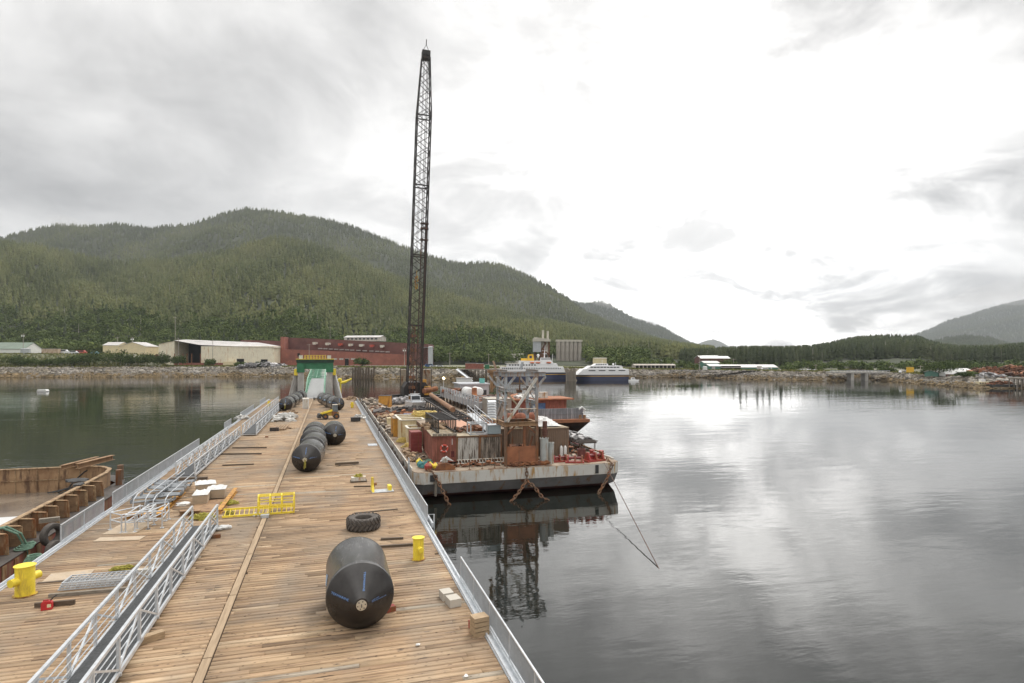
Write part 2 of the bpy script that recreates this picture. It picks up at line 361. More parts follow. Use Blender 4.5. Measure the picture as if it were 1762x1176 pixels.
tag(o, 'flat gravel ground of the mill site', kind='structure')
# rocks of the bank
def rocks(n, pxa, pxb, s0, s1, seed, dmax=20):
    rg = np.random.RandomState(seed); V = []; F_ = []; T = []; MI = []
    base = MB(); base.blob((0, 0, 0), 1, random.Random(3), 1, 0); bv = np.array(base.v); bf = np.array(base.f)
    for i in range(n):
        px = rg.uniform(pxa, pxb); d = rg.uniform(-1, dmax); q = Q(px, shZ(px)+d, bank(px, d))
        s = rg.uniform(s0, s1)*(1.5 if rg.rand() < .08 else 1); v = bv*(1+rg.uniform(-.28, .28, (12, 1)))*s*rg.uniform(.6, 1.2, 3); a = rg.uniform(0, 6.28)
        v = v@np.array([[math.cos(a), -math.sin(a), 0], [math.sin(a), math.cos(a), 0], [0, 0, .75]])
        V.append(v+np.array(q)); F_.append(bf+12*i)
        MI += [1 if d < 6+2*math.sin(px*.05)+rg.uniform(-2, 2) else 0]*20; T += [(-.3 if px > 1080 else 0)+rg.choice([-.62, -.45, -.2, .1, .5, .9] if d > 8 else [-.6, -.35, -.1, .15, .45])]*20
    return np.vstack(V), np.vstack(F_), T, MI
rk_low = M('weedy low rock', (.23, .165, .085), .92, col2=(.12, .085, .04), vs=.12, tint=.75)
rk_m = M('riprap rock', (.27, .25, .225), .92, col2=(.15, .125, .085), vs=.12, tint=.75)
v, f, t, mi = rocks(26000, -250, 1790, .35, 1.15, 5)
tag(np_mesh('riprap', v, f, rk_m, t, (rk_low,), mi), 'loose grey and brown boulders covering the shore bank', 'rocks', kind='stuff')
# ---- hills: a crest line seen from the dock, each with its own distance and slope
def fbm(x, y, seed=0):
    r = 0; a = 1
    for k in range(4):
        r += a*(math.sin(x*1.7+seed+k*1.3)*math.cos(y*1.3-seed*.7+k*2.1)+.5*math.sin(x*.9-y*1.1+seed*2+k)); x *= 2.03; y *= 2.03; a *= .5
    return r
class Hill:
    def __init__(s, name, crest, Z0, Z1, z0, pw, treeh, seed, rough=.03):
        s.name = name; s.c = crest; s.Z0 = Z0; s.Z1 = Z1; s.z0 = z0; s.pw = pw; s.th = treeh; s.seed = seed; s.rough = rough
        s.cx = np.array([a for a, b in crest]); s.cy = np.array([b for a, b in crest])
    def top(s, px): return H-(float(np.interp(px, s.cx, s.cy))-CY)*s.Z1/FPX-s.th
    def z(s, px, Z):
        t = (Z-s.Z0)/(s.Z1-s.Z0); top = max(s.top(px), s.z0+1)
        if t <= 1: 
            tt = max(t, 0); h = s.z0+(top-s.z0)*(tt**s.pw)
            h += (top-s.z0)*s.rough*fbm(px*.012, Z/220., s.seed)*math.sin(math.pi*min(max(tt, 0), 1))
        else: h = s.z0+(top-s.z0)*max(0, 1-(t-1)*2.2)
        return h
    def mesh(s, mat, step=12, rows=46):
        pxs = np.arange(s.cx[0], s.cx[-1]+1, step); Zs = list(np.linspace(s.Z0, s.Z1, rows))+[s.Z1+(s.Z1-s.Z0)*k for k in (.12, .3, .46)]
        vs = [Q(px, Z, s.z(px, Z)) for Z in Zs for px in pxs]; n = len(pxs)
        fs = [(j*n+i, j*n+i+1, (j+1)*n+i+1, (j+1)*n+i) for j in range(len(Zs)-1) for i in range(n-1)]
        return np_mesh(s.name, vs, fs, mat, smooth=True)
hillm = M('forest floor', (.045, .055, .025), .95, col2=(.025, .03, .014), vs=.02)
farm = M('far wooded slope', (.050, .062, .036), .95, col2=(.024, .032, .020), vs=.012, stretch=(1, 1, .45), bump=1, bs=.09)
H0 = Hill('hillside', [(-500, 380), (-200, 403), (0, 412), (60, 417), (110, 427), (150, 438), (200, 446), (300, 441), (400, 424), (470, 402), (540, 414), (620, 447), (700, 478), (800, 510), (900, 538), (1000, 560), (1100, 577), (1200, 594), (1290, 604)], 500, 1450, 6.5, 1.15, 15, 1.0, .05)
H1 = Hill('mountain', [(-600, 470), (-300, 430), (0, 407), (50, 393), (90, 384), (120, 383), (150, 386), (200, 382), (260, 388), (330, 382), (380, 365), (420, 354), (460, 358), (520, 367), (560, 374), (600, 383), (640, 398), (700, 422), (740, 436), (790, 450), (830, 449), (860, 451), (900, 466), (950, 492), (985, 515), (1010, 535), (1060, 556), (1120, 577), (1200, 603)], 1250, 2600, 25, 1.0, 14, 4.0, .04)
H2 = Hill('far_ridge', [(900, 560), (940, 532), (985, 517), (1010, 520), (1035, 517), (1050, 523), (1090, 546), (1110, 553), (1140, 561), (1160, 575), (1185, 588), (1215, 600)], 3000, 4600, 20, 1.1, 12, 2.0, .03)
H3 = Hill('distant_peak', [(1180, 605), (1193, 598), (1205, 590), (1225, 583), (1245, 590), (1262, 602), (1275, 606)], 6500, 8500, 20, 1.0, 0, 3.0, .02)
H4 = Hill('distant_hill', [(1275, 606), (1300, 595), (1315, 592), (1335, 596), (1362, 606)], 3400, 4200, 12, 1.0, 10, 6.0, .02)
H5 = Hill('wooded_knoll', [(1150, 612), (1230, 608), (1262, 606), (1300, 605), (1345, 606), (1395, 603), (1435, 595), (1470, 588), (1500, 585), (1540, 584), (1580, 586), (1610, 597), (1650, 604), (1700, 603), (1762, 598), (1900, 588), (2300, 580)], 455, 860, 4.5, .8, 8, 8.0, .06)
H6 = Hill('cloudy_mountain', [(1490, 606), (1540, 590), (1570, 578), (1600, 567), (1630, 552), (1650, 547), (1670, 541), (1700, 531), (1740, 520), (1762, 516), (1850, 495), (2000, 480), (2300, 520)], 4000, 6500, 20, 1.0, 12, 1.7, .03)
H7 = Hill('middle_hill', [(1500, 606), (1560, 597), (1590, 590), (1620, 583), (1660, 577), (1700, 580), (1740, 592), (1790, 602), (1850, 606)], 2000, 2800, 12, 1.0, 14, 5.0, .03)
for h_, lab in ((H0, 'near green forested hillside behind the mill'), (H1, 'tall forested mountain with a rounded summit'), (H2, 'far ridge fading into mist behind the mountain'), (H3, 'small blue peak at the end of the inlet'), (H4, 'small blue hill over the river mouth'), (H5, 'low wooded knoll behind the road bridge'), (H6, 'blue grey mountain rising into cloud on the right'), (H7, 'rounded dark hill in front of the blue mountain')):
    tag(h_.mesh(hillm if h_ in (H0, H1, H5) else farm), lab, kind='structure')
# ---- forests
def conifer_variants(k, tiers, sides, rg):
    out = []
    for i in range(k):
        vs = []; fs = []
        for j in range(tiers):
            z0 = .10+.86*j/tiers; z1 = min(z0+.9/tiers*1.55, 1.0); r = .19*(1-j/tiers)**.85+.02
            ap = len(vs); vs.append((rg.uniform(-.01, .01), rg.uniform(-.01, .01), z1)); a0 = rg.uniform(0, 6.28)
            for q in range(sides):
                a = a0+2*math.pi*q/sides; rr = r*rg.uniform(.55, 1.25); vs.append((rr*math.cos(a), rr*math.sin(a), z0+rg.uniform(-.04, .04)))
            for q in range(sides): fs.append((ap, ap+1+q, ap+1+(q+1) % sides))
        out.append((np.array(vs), np.array(fs)))
    return out
def forest_mat(name, c0, c1, c2, sat=1):
    m = bpy.data.materials.new(name); m.use_nodes = True; t = m.node_tree; b = t.nodes['Principled BSDF']; b.inputs['Roughness'].default_value = .9; b.inputs['Specular IOR Level'].default_value = .15
    at = t.nodes.new('ShaderNodeAttribute'); at.attribute_name = 'tint'; cr = t.nodes.new('ShaderNodeValToRGB')
    cr.color_ramp.elements[0].color = (*c0, 1); cr.color_ramp.elements[1].color = (*c2, 1); e = cr.color_ramp.elements.new(.5); e.color = (*c1, 1)
    t.links.new(at.outputs['Fac'], cr.inputs[0]); t.links.new(cr.outputs[0], b.inputs['Base Color']); return m
conM = forest_mat('conifer needles', (.040, .050, .022), (.088, .102, .040), (.145, .150, .060))
conD = forest_mat('dark conifer needles', (.026, .038, .020), (.052, .066, .032), (.085, .096, .045))
decM = forest_mat('broadleaf foliage', (.034, .054, .018), (.092, .125, .040), (.185, .22, .072))
snag = M('dead wood', (.38, .35, .30), .9, var=.3)
def scatter(hill, pxr, Zr, n, hgt, seed, variants, name, label, mat, keep=None, tmean=.45, loc=None):
    rg = np.random.RandomState(seed); V = []; F_ = []; T = []; MI = []; off = 0; cnt = 0
    while cnt < n:
        px = rg.uniform(*pxr); Z = math.sqrt(rg.uniform(Zr[0]**2, Zr[1]**2))
        if keep and not keep(px, Z, rg): continue
        cnt += 1; z = hill.z(px, Z); q = Q(px, Z, z); vs, fs = variants[rg.randint(len(variants))]
        hh = hgt*rg.uniform(.6, 1.25); dead = rg.rand() < .025; w = hh*(.12 if dead else rg.uniform(.8, 1.25)); a = rg.uniform(0, 6.28)
        c, s = math.cos(a), math.sin(a); v = np.empty_like(vs); v[:, 0] = (vs[:, 0]*c-vs[:, 1]*s)*w+q[0]; v[:, 1] = (vs[:, 0]*s+vs[:, 1]*c)*w+q[1]; v[:, 2] = vs[:, 2]*hh+q[2]-.5
        V.append(v); F_.append(fs+off); off += len(vs)
        tt = min(max(tmean+.17*fbm(px*.02, Z/150., seed)+rg.normal(0, .11), 0), 1); T.append(np.full(len(fs), tt)); MI.append(np.full(len(fs), 1 if dead else 0))
    o = np_mesh(name, np.vstack(V), np.vstack(F_), mat, np.concatenate(T), (snag,), np.concatenate(MI)); return tag(o, label, 'forest', kind='stuff')
cvA = conifer_variants(8, 4, 6, rnd); cvB = conifer_variants(8, 3, 5, rnd); cvN = conifer_variants(8, 7, 8, rnd)
def beltmax(px): return interp([(-300, 840), (0, 800), (300, 760), (500, 680), (620, 660), (700, 760), (900, 740), (1000, 640), (1150, 560)], px)
scatter(H0, (-260, 1230), (640, 1500), 25000, 16, 21, cvA, 'conifer_forest', 'olive green conifer forest on the near hillside', conM, lambda px, Z, rg: Z > beltmax(px)-40+60*fbm(px*.03, 1, 2)*.3 and not (440 < px < 545 and 730 < Z < 790), .60)
scatter(H1, (-260, 1190), (1400, 2750), 34000, 16, 22, cvB, 'mountain_forest', 'dark grey green conifer forest on the tall mountain', conM, None, .40)
scatter(H5, (1170, 1860), (550, 905), 9500, 14, 23, cvN, 'knoll_forest', 'dark conifers on the knoll behind the bridge', conD, None, .5)
scatter(H2, (930, 1215), (3100, 4700), 6000, 22, 25, cvB, 'ridge_forest', 'misty conifers along the far ridge', conD, None, .5)
scatter(H7, (1520, 1850), (2050, 2850), 6000, 20, 26, cvB, 'hill_forest', 'conifers on the rounded dark hill', conD, None, .5)
scatter(H6, (1490, 1900), (4000, 6600), 15000, 26, 27, cvB, 'cloudy_mountain_forest', 'conifers on the blue grey mountain', conD, None, .5)
# broadleaf crowns
def crown(rg, c, r, nq, leaf):
    th = rg.uniform(0, 2*np.pi, nq); u = rg.uniform(-.35, 1, nq); rr = rg.uniform(.72, 1.08, nq)
    lob = 1+.16*np.sin(3*th+rg.uniform(0, 6))+.12*np.sin(5*th+u*4+rg.uniform(0, 6))
    s = np.sqrt(np.maximum(0, 1-u*u)); n = np.stack([s*np.cos(th), s*np.sin(th), u], 1); p = n*np.array(r)*(rr*lob)[:, None]+np.array(c)
    nn = n+rg.normal(0, .55, (nq, 3)); nn /= np.linalg.norm(nn, axis=1)[:, None]
    a = np.cross(nn, rg.normal(0, 1, (nq, 3))); a /= np.linalg.norm(a, axis=1)[:, None]; b = np.cross(nn, a)
    sz = leaf*rg.uniform(.55, 1.3, nq)[:, None]
    v = np.stack([p-a*sz, p+b*sz*.8, p+a*sz, p-b*sz*.8], 1).reshape(-1, 3); f = np.arange(nq*4).reshape(-1, 4)
    return v, f
def broad(name, label, spots, leaf, nq, seed, kind='stuff', cat='trees', group=None, tm=.5, mat=None, loc=None):
    rg = np.random.RandomState(seed); V = []; F_ = []; T = []; off = 0
    for (x, y, z, r, h) in spots:
        ct = tm+rg.normal(0, .14)
        for k in range(3):
            rr = r*(1 if k == 0 else rg.uniform(.45, .65)); c = (x+(0 if k == 0 else rg.uniform(-.7, .7)*r), y+(0 if k == 0 else rg.uniform(-.6, .2)*r), z+h*(.55 if k == 0 else rg.uniform(.35, .75)))
            nn = int(nq*(rr/r)**2); v, f = crown(rg, c, (rr, rr, h*.45*(rr/r)**.5), nn, leaf); V.append(v); F_.append(f+off); off += len(v)
            T.append(np.clip(ct+rg.normal(0, .11, nn)+(k-1)*.05, 0, 1))
        mbx = 0
    v = np.vstack(V)
    if loc is not None: v = v-np.array(loc)
    o = np_mesh(name, v, np.vstack(F_), mat or decM, np.concatenate(T), loc=loc); return tag(o, label, cat, group, kind)
scatter(H0, (-200, 1080), (520, 800), 260, 16, 35, cvN, 'scattered_spruces', 'dark spruces standing among the alder wood', conD, lambda px, Z, rg: not (480 < px < 720 and Z < 570) and not (895 < px < 1012 and Z < 600), .4)
rg = np.random.RandomState(31); sp = []
for i in range(3000):
    px = rg.uniform(-240, 1110); Z = rg.uniform(500, beltmax(px)+15)
    if (480 < px < 720 and Z < 560) or (895 < px < 1012 and Z < 600) or (575 < px < 665 and Z < 590): continue
    x, y, z = Q(px, Z, H0.z(px, Z)); r = rg.uniform(3.6, 7.2); sp.append((x, y, max(z, interp(TT, px))-1, r, r*rg.uniform(1.6, 2.3)))
broad('broadleaf_wood', 'bright green alder wood at the foot of the hillside', sp, .85, 90, 32)
rg = np.random.RandomState(33); sp = []
for i in range(420):
    px = rg.uniform(1050, 1800); Z = rg.uniform(395, 470) if px > 1190 else rg.uniform(440, 520)
    if 1200 < px < 1345 and Z < 430: continue
    if rg.rand() < .35 and px > 1330: continue
    x, y, z = Q(px, Z, max(gnd(px), H5.z(px, Z) if px > 1160 else H0.z(px, Z))); r = rg.uniform(2., 4.2); sp.append((x, y, z-1, r, r*rg.uniform(1.5, 2.)))
broad('roadside_wood', 'green broadleaf trees along the far road', sp, .7, 60, 34, tm=.42)
# a clump of single dark spruces and the grass of the bank top
def spruce(px, Z, h, seed, label, z=None):
    rg_ = random.Random(seed); x, y, z = Q(px, Z, gnd(px) if z is None else z); t = thing('spruce_tree', label, 'tree', (x, y, z), 0, 'dark spruces beside the road')
    m = MB(); m.tube((0, 0, -.5), (0, 0, h*.95), h*.014, 6, h*.003); m.build('trunk', wood_d, t)
    m = MB(); tiers = 13
    for j in range(tiers):
        zz = h*(.12+.86*j/tiers); r = h*.20*(1-j/tiers)**.8+.15; nb = 9
        for q in range(nb):
            a = 2*math.pi*q/nb+rg_.uniform(-.3, .3)+j; rr = r*rg_.uniform(.6, 1.2); c, s = math.cos(a), math.sin(a); w = rr*.42; m.tint = rg_.uniform(.15, .75)
            m.add([(0, 0, zz+h*.06), (c*rr*.6-s*w, s*rr*.6+c*w, zz-.02*h), (c*rr, s*rr, zz-h*.035), (c*rr*.6+s*w, s*rr*.6-c*w, zz-.02*h)], [(0, 1, 2, 3)])
    m.build('crown', conD, t)
for i, (px, Z, h, lab) in enumerate([(1262, 445, 14, 'first small dark spruce of the clump beside the road'), (1274, 440, 18, 'tall narrow dark spruce left of the roadside clump'), (1284, 450, 16, 'bushy dark spruce second from the tallest'), (1303, 446, 18, 'tall dark spruce in the middle of the roadside clump'), (1313, 455, 17, 'dark spruce with a thin tip right of the middle'), (1324, 442, 17, 'broad dark spruce above the green warehouse roof'), (1344, 450, 18, 'lone tall spruce right of the roadside clump'), (1331, 460, 14, 'short spruce between two taller ones')]):
    spruce(px, Z, h, 50+i, lab)
gm = forest_mat('bank grass', (.07, .085, .03), (.15, .16, .05), (.30, .28, .09))
rg = np.random.RandomState(41); n = 40000; V = np.zeros((n, 3, 3), dtype=np.float32)
for i in range(n):
    px = rg.uniform(-250, 1790); d = (19+abs(rg.normal(0, 9))) if (px > 290 or rg.rand() < .5) else rg.uniform(24, 42); tz = float(np.clip((d-26)/12, 0, 1))*(interp(TT, px)-gnd(px))
    if 250 < px < 300 and rg.rand() < .6: d += 12
    q = np.array(Q(px, shZ(px)+d, bank(px, d)+tz)); h = rg.uniform(.4, 1.3); a = rg.uniform(0, 6.28); w = rg.uniform(.25, .6)
    V[i] = [q+[math.cos(a)*w, math.sin(a)*w, 0], q-[math.cos(a)*w, math.sin(a)*w, 0], q+[rg.uniform(-.3, .3), rg.uniform(-.3, .3), h]]
tag(np_mesh('bank_grass', V.reshape(-1, 3), np.arange(n*3).reshape(-1, 3), gm, rg.uniform(0, 1, n)), 'rough grass and weeds along the top of the bank', 'grass', kind='stuff')
bush_spots = [(-22, 12, 8, 'bush at the very left edge of the frame on the bank'), (18, 12, 7.5, 'wide bush on the bank below the green roofed building'), (45, 10, 6.5, 'bush under the silvery tank'), (75, 8, 5, 'low bush on the bank below the beige container'), (100, 9, 6.5, 'bush under the white camper'), (128, 11, 7.5, 'dark bush on the bank below the parked vehicles'), (152, 10, 8.2, 'bush on the bank left of the cream building'), (176, 11, 10.0, 'large rounded bush under the lean cream wing'), (198, 12, 10.5, 'large bush in front of the small cream building'), (222, 9, 7.5, 'bush covering the bottom of the cream gable wall'), (245, 10, 8, 'bush on the bank between cream building and long shed'), (268, 11, 8.6, 'tall bush left of the open shed end'), (286, 10, 8, 'tall bush at the blank end wall of the long cream shed'), (306, 8, 7.5, 'dark bush right beside the open shed front'), (363, 6, 5, 'single olive bush in front of the long shed wall'), (415, 9, 3, 'low bush strip below the scrap heap'), (455, 9, 3.2, 'flat green bush below the right end of the scrap heap'), (622, 8, 6, 'bush growing on top of the old timber piles')]
def bush(px, w, h, lab, Zo=20, z=None, seed=1, group='bushes along the bank'):
    rg = np.random.RandomState(seed); x, y, z = Q(px, shZ(px)+Zo, (bank(px, Zo) if z is None else z)); sp = []
    for k in range(6): sp.append((x+rg.uniform(-.5, .5)*w*CT, y-rg.uniform(-.5, .5)*w*ST, z-.3, w*.36*rg.uniform(.7, 1.1), h*rg.uniform(.8, 1.1)))
    o = broad('bush', lab, sp, .42, 130, seed, None, 'bush', group, .33, loc=(x, y, z))
for i, (px, w, h, lab) in enumerate(bush_spots): bush(px, w, h*1.12, lab, 25, None, 60+i)
bush(1630, 15, 7.5, 'large round bush in front of the white boat shed', 24, None, 90)
bush(1527, 7, 3.6, 'bush at the right end of the road bridge', 20, None, 91)
bush(1600, 8, 3.6, 'low bush left of the large round one', 22, None, 92)
bush(1665, 8, 3, 'low bushy growth right of the large round bush', 20, None, 93)
# ============================================================ FAR SHORE: buildings, ships, poles
creamw = M('cream sheet wall', (.84, .77, .60), .6, var=.12, vs=.3, rust=.22, rs=(.6, .6, .08), rcol=(.50, .27, .10))
creamy = M('yellow cream wall', (.76, .65, .42), .6, var=.12, vs=.3)
roof_w = M('pale metal roof', (.60, .58, .56), .5, var=.25, vs=.15, rust=.3, rcol=(.40, .34, .29))
roof_g = M('green grey roof', (.17, .22, .17), .6, var=.2, vs=.2)
brick = M('red brick', (.33, .125, .09), .9, col2=(.22, .085, .065), vs=.12, rust=.25, rs=(.25, .25, .25), rcol=(.40, .15, .10))
brickd = M('dark brick', (.19, .085, .07), .9, col2=(.12, .058, .05), vs=.15)
winl = M('pale window strip', (.55, .52, .48), .5, var=.5, vs=.7)
greenw = M('green sheet wall', (.10, .24, .19), .6, var=.2, vs=.3)
silvw = M('silver sheet wall', (.48, .50, .53), .5, .1, var=.2, vs=.3)
silo_m = M('silo concrete', (.46, .42, .37), .9, var=.2, vs=.12, rust=.3, rs=(.3, .3, .03), rcol=(.22, .19, .165))
concl = M('pale concrete', (.58, .54, .47), .9, var=.2, vs=.3)
navy = M('navy hull paint', (.035, .042, .095), .35, var=.2, vs=.3)
shipw = M('white ship paint', (.82, .82, .82), .4, var=.06, vs=.3)
gold = M('gold funnel paint', (.80, .48, .04), .45, var=.1)
polew = M('pale wooden pole', (.42, .38, .33), .9, var=.3)
carw = M('white vehicle paint', (.75, .76, .78), .35, var=.05); carr = M('red vehicle paint', (.45, .08, .05), .4, var=.1); cart = M('teal vehicle paint', (.16, .33, .36), .4, var=.1)
def origin(px, Z, z): return Q(px, Z, z)
def gable(label, cat, name, px0, px1, Z, zb, yeave, yridge, depth, wallm, roofm, rot=0.0, ridge='x', doors=(), base=None, over=.4, wins=(), group=None):
    """a building whose front wall spans px0..px1 at depth Z (metres); doors = (u0,u1,h), all in 0..1 of the front"""
    w = (px1-px0)*Z/FPX; he = zat(yeave, Z)-zb; hr = zat(yridge, Z+depth/2)-zb
    t = thing(name, label, cat, origin((px0+px1)/2, Z, zb), -TH+rot, group)
    if ridge == 'x':
        m = MB(); m.box((-w/2, 0, -.6), (w/2, depth, he)); m.prismx([(0, he), (depth, he), (depth/2, hr-.12)], -w/2, w/2); m.build('wall', wallm, t)
        m = MB(); m.prismx([(-over, he-.12), (depth/2, hr), (depth+over, he-.12), (depth+over, he+.08), (depth/2, hr+.2), (-over, he+.08)], -w/2-over, w/2+over); m.build('roof', roofm, t)
    else:
        m = MB(); m.box((-w/2, 0, -.6), (w/2, depth, he)); m.prismy([(-w/2, he), (w/2, he), (0, hr-.12)], 0, depth); m.build('wall', wallm, t)
        m = MB(); m.prismy([(-w/2-over, he-.12), (0, hr), (w/2+over, he-.12), (w/2+over, he+.08), (0, hr+.2), (-w/2-over, he+.08)], -over, depth+over); m.build('roof', roofm, t)
    for (u0, u1, h0, h1) in doors:
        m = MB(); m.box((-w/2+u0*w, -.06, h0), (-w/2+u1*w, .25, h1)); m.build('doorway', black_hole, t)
    for (u0, u1, h0, h1, mt) in wins:
        m = MB(); m.box((-w/2+u0*w, -.09, h0), (-w/2+u1*w, .2, h1)); m.build('window', mt, t)
    if base: m = MB(); m.box((-w/2-.05, -.12, -.6), (w/2+.05, depth+.05, base[0])); m.build('base_wall', base[1], t)
    return t, w, he, hr
g6 = 15.4
gable('low white building with a green grey gable roof at the left edge', 'building', 'shore_building', -60, 37, 455, g6, 601, 590, 22, white, roof_g, ridge='x', rot=.12)
t = thing('storage_tank', 'round silvery tank beside the green roofed building', 'tank', Q(44, 450, g6)); m = MB(); m.lathe([(3, 0), (3, 4.0), (2.6, 4.3), (0, 4.5)], 20); m.build('shell', silvw, t, True); m = MB(); m.torus((0, 0, 4.0), 3.02, .12, 20, 6); m.torus((0, 0, 2.2), 3.02, .1, 20, 6); m.build('band', galv, t)
def ribbox(m, w, d, h, n=14, rib=.06):
    m.box((-w/2, 0, 0), (w/2, d, h))
    for i in range(n):
        x = -w/2+(i+.5)*w/n; m.box((x-w/n*.25, -rib, .12), (x+w/n*.25, 0, h-.12))
t = thing('shipping_container', 'beige shipping container standing on the left shore', 'container', Q(86, 446, g6), -TH+.2)
m = MB(); ribbox(m, 11, 3.2, 3.9, 16); m.build('body', M('beige container', (.60, .48, .36), .7, var=.2, rust=.4), t); m = MB(); m.box((-5.6, -.15, 3.9), (5.6, 3.3, 4.05)); m.build('roof', roof_w, t)
def vehicle(px, Z, z, L, w, h, mat, label, cat, name='parked_vehicle', rot=0.2, cab=.35):
    t = thing(name, label, cat, Q(px, Z, z), -TH+rot, 'vehicles parked on the far shore')
    m = MB(); m.prismy([(-L/2, .45), (L/2, .45), (L/2, h*.62), (L*.5-L*cab*.35, h*.66), (L*.5-L*cab*.6, h), (-L*.42, h), (-L/2, h*.6)], -w/2, w/2); m.build('body', mat, t)
    m = MB(); m.box((-L*.36, -w/2-.02, h*.66), (L*.5-L*cab*.72, w/2+.02, h*.92)); m.build('window', glass_m, t)
    for sx_ in (-.32, .32):
        for sy in (-1, 1):
            m = MB(); m.lathe([(.42, -.15), (.42, .15)], 14, 'Y'); m.at((0, 0, 0)); o = m.build('wheel', rubber, t); o.location = (sx_*L, sy*(w/2-.1), .42)
vehicle(108, 452, g6, 9, 2.4, 3.4, carw, 'white camper behind the dark wall on the left shore', 'vehicle')
vehicle(140, 448, g6, 7, 2.3, 2.9, carr, 'red truck parked left of the cream building', 'truck')
vehicle(127, 444, g6, 6, 2, 2.4, carw, 'white van parked left of the red truck', 'van')
vehicle(163, 440, g6, 5, 1.9, 1.9, cart, 'teal car parked by the cream building', 'car')
vehicle(746, 392, 6.3, 5, 1.9, 1.7, carw, 'white car parked right of the crane boom', 'car')
vehicle(757, 396, 6.3, 5.2, 1.9, 1.8, carw, 'second pale car to the right of the white one', 'car')
vehicle(739, 400, 6.3, 6, 2.2, 2.6, M('blue vehicle paint', (.06, .14, .35), .4), 'blue truck near the silver shed', 'truck')
m = MB(); a = Q(-30, 446, 14.6); b = Q(120, 452, 14.6); m.bar((a[0], a[1], 15.4), (b[0], b[1], 15.4), .5, 1.6); solo('retaining_wall', m, M('dark wall', (.06, .05, .05), .9), 'dark low wall along the left shore behind the bushes', 'wall', loc=a)
gable('small cream building with a shallow white gable roof', 'building', 'cream_building', 204, 251, 455, g6, 596.5, 589.5, 16, creamy, roof_w, ridge='y', rot=-.05, doors=((.15, .22, 0, 1.8),))
gable('lean cream wing left of the small cream building', 'building', 'cream_building_wing', 177, 203, 458, g6, 594.5, 589.5, 14, creamy, roof_w, ridge='x')
# long cream shed with the open end
Z = 455; t = thing('long_shed', 'long cream metal shed with an open front and rust streaks', 'shed', Q(372, Z, 6), -TH)
sc_ = Z/FPX
def ux(px): return (px-372)*sc_
m = MB(); m.box((ux(273), 0, 0), (ux(300), 30, zat(592, Z)-6)); m.box((ux(346), -.05, 2.8), (ux(471), 30, zat(596, Z)-6)); m.prismy([(ux(273), zat(592, Z)-6), (ux(300), zat(592, Z)-6), (ux(300), zat(587, Z)-6)], .1, 30); m.build('wall', creamw, t)
m = MB(); ez = lambda y: zat(y, Z)-6
m.add([(ux(272), -.5, ez(592.5)), (ux(300), -.5, ez(586)), (ux(345), -.5, ez(594)), (ux(473), -.5, ez(598.5)), (ux(473), 30, ez(598.5)+.4), (ux(430), 16, ez(590)+.5), (ux(300), 16, ez(584.5)+.4), (ux(272), 30, ez(592.5))], [(0, 1, 6, 7), (1, 2, 5, 6), (2, 3, 4, 5), (4, 5, 6, 7)]); m.build('roof', roof_w, t)
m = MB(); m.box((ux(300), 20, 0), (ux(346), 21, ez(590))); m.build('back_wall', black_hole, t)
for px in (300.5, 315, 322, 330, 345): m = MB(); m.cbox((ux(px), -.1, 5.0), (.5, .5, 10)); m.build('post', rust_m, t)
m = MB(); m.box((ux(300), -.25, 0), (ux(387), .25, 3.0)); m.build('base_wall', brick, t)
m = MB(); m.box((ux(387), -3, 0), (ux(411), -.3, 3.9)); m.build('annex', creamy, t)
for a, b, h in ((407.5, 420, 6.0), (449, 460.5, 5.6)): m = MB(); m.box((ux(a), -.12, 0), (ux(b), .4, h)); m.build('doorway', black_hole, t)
m = MB(); m.box((ux(250+91/7.66), 4, 0), (ux(272), 8, 9.4)); m.build('stack', brickd, t)
# brick mill
Z = 468; t = thing('brick_mill', 'long red brick mill building with a row of white roof vents', 'building', Q(590, Z, 6), -TH)
sc_ = Z/FPX
def ux(px): return (px-590)*sc_
def uz(y): return zat(y, Z)-6
m = MB(); m.box((ux(476), 0, 0), (ux(706), 40, uz(614))); m.prismy([(ux(482), .1), (ux(706), .1), (ux(706), uz(611)), (ux(540), uz(603)), (ux(482), uz(601))], -.06, 8); m.build('wall', brick, t)
m = MB(); m.prismy([(ux(482), 0), (ux(735), 0), (ux(735), uz(592.5)), (ux(700), uz(590.5)), (ux(530), uz(582)), (ux(482), uz(580.5))], 9, 40); m.build('upper_wall', brickd, t)
m = MB(); m.box((ux(483), -.3, 0), (ux(489), 9, uz(580))); m.build('buttress', brick, t); m = MB(); m.box((ux(702.6), 2, 0), (ux(736), 30, uz(592))); m.build('end_wing', brickd, t)
m = MB(); m.prismy([(ux(400), 0), (ux(482), 0), (ux(482), uz(586.5)), (ux(400), uz(584.5))], 14, 40); m.build('wing', brickd, t)
for i, px in enumerate([541, 550, 559.5, 569, 578.5, 588, 597, 608, 619, 631, 641, 650, 659]):
    y = 598.8+(px-541)*.05; m = MB(); m.box((ux(px), 8.55, uz(y+1.9)), (ux(px+7.4), 9.2, uz(y))); m.build('window', winl, t)
for px in (573, 584, 594, 604): m = MB(); m.box((ux(px), -.15, uz(619.5)), (ux(px+7), .3, uz(616.8))); m.build('window', winl, t)
for px, w_ in ((538, 6), (560.5, 7), (582, 6), (600, 6), (619, 7), (637, 6), (655, 6)):
    y = 590.5+(px-538)*.045; m = MB(); m.cbox((ux(px), 6, uz(y)), (w_*sc_, 5, 1.5)); m.cbox((ux(px), 4, uz(y)-.9), (w_*sc_*.7, 2, .6)); m.build('roof_vent', whited if px not in (582, 637) else carr, t)
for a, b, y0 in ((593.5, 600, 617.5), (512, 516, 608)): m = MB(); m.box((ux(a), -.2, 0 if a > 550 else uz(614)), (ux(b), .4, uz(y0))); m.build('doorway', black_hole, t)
m = MB(); m.box((ux(430), -1.2, .0), (ux(704), -.3, .9)); m.build('low_kerb', concl, t)
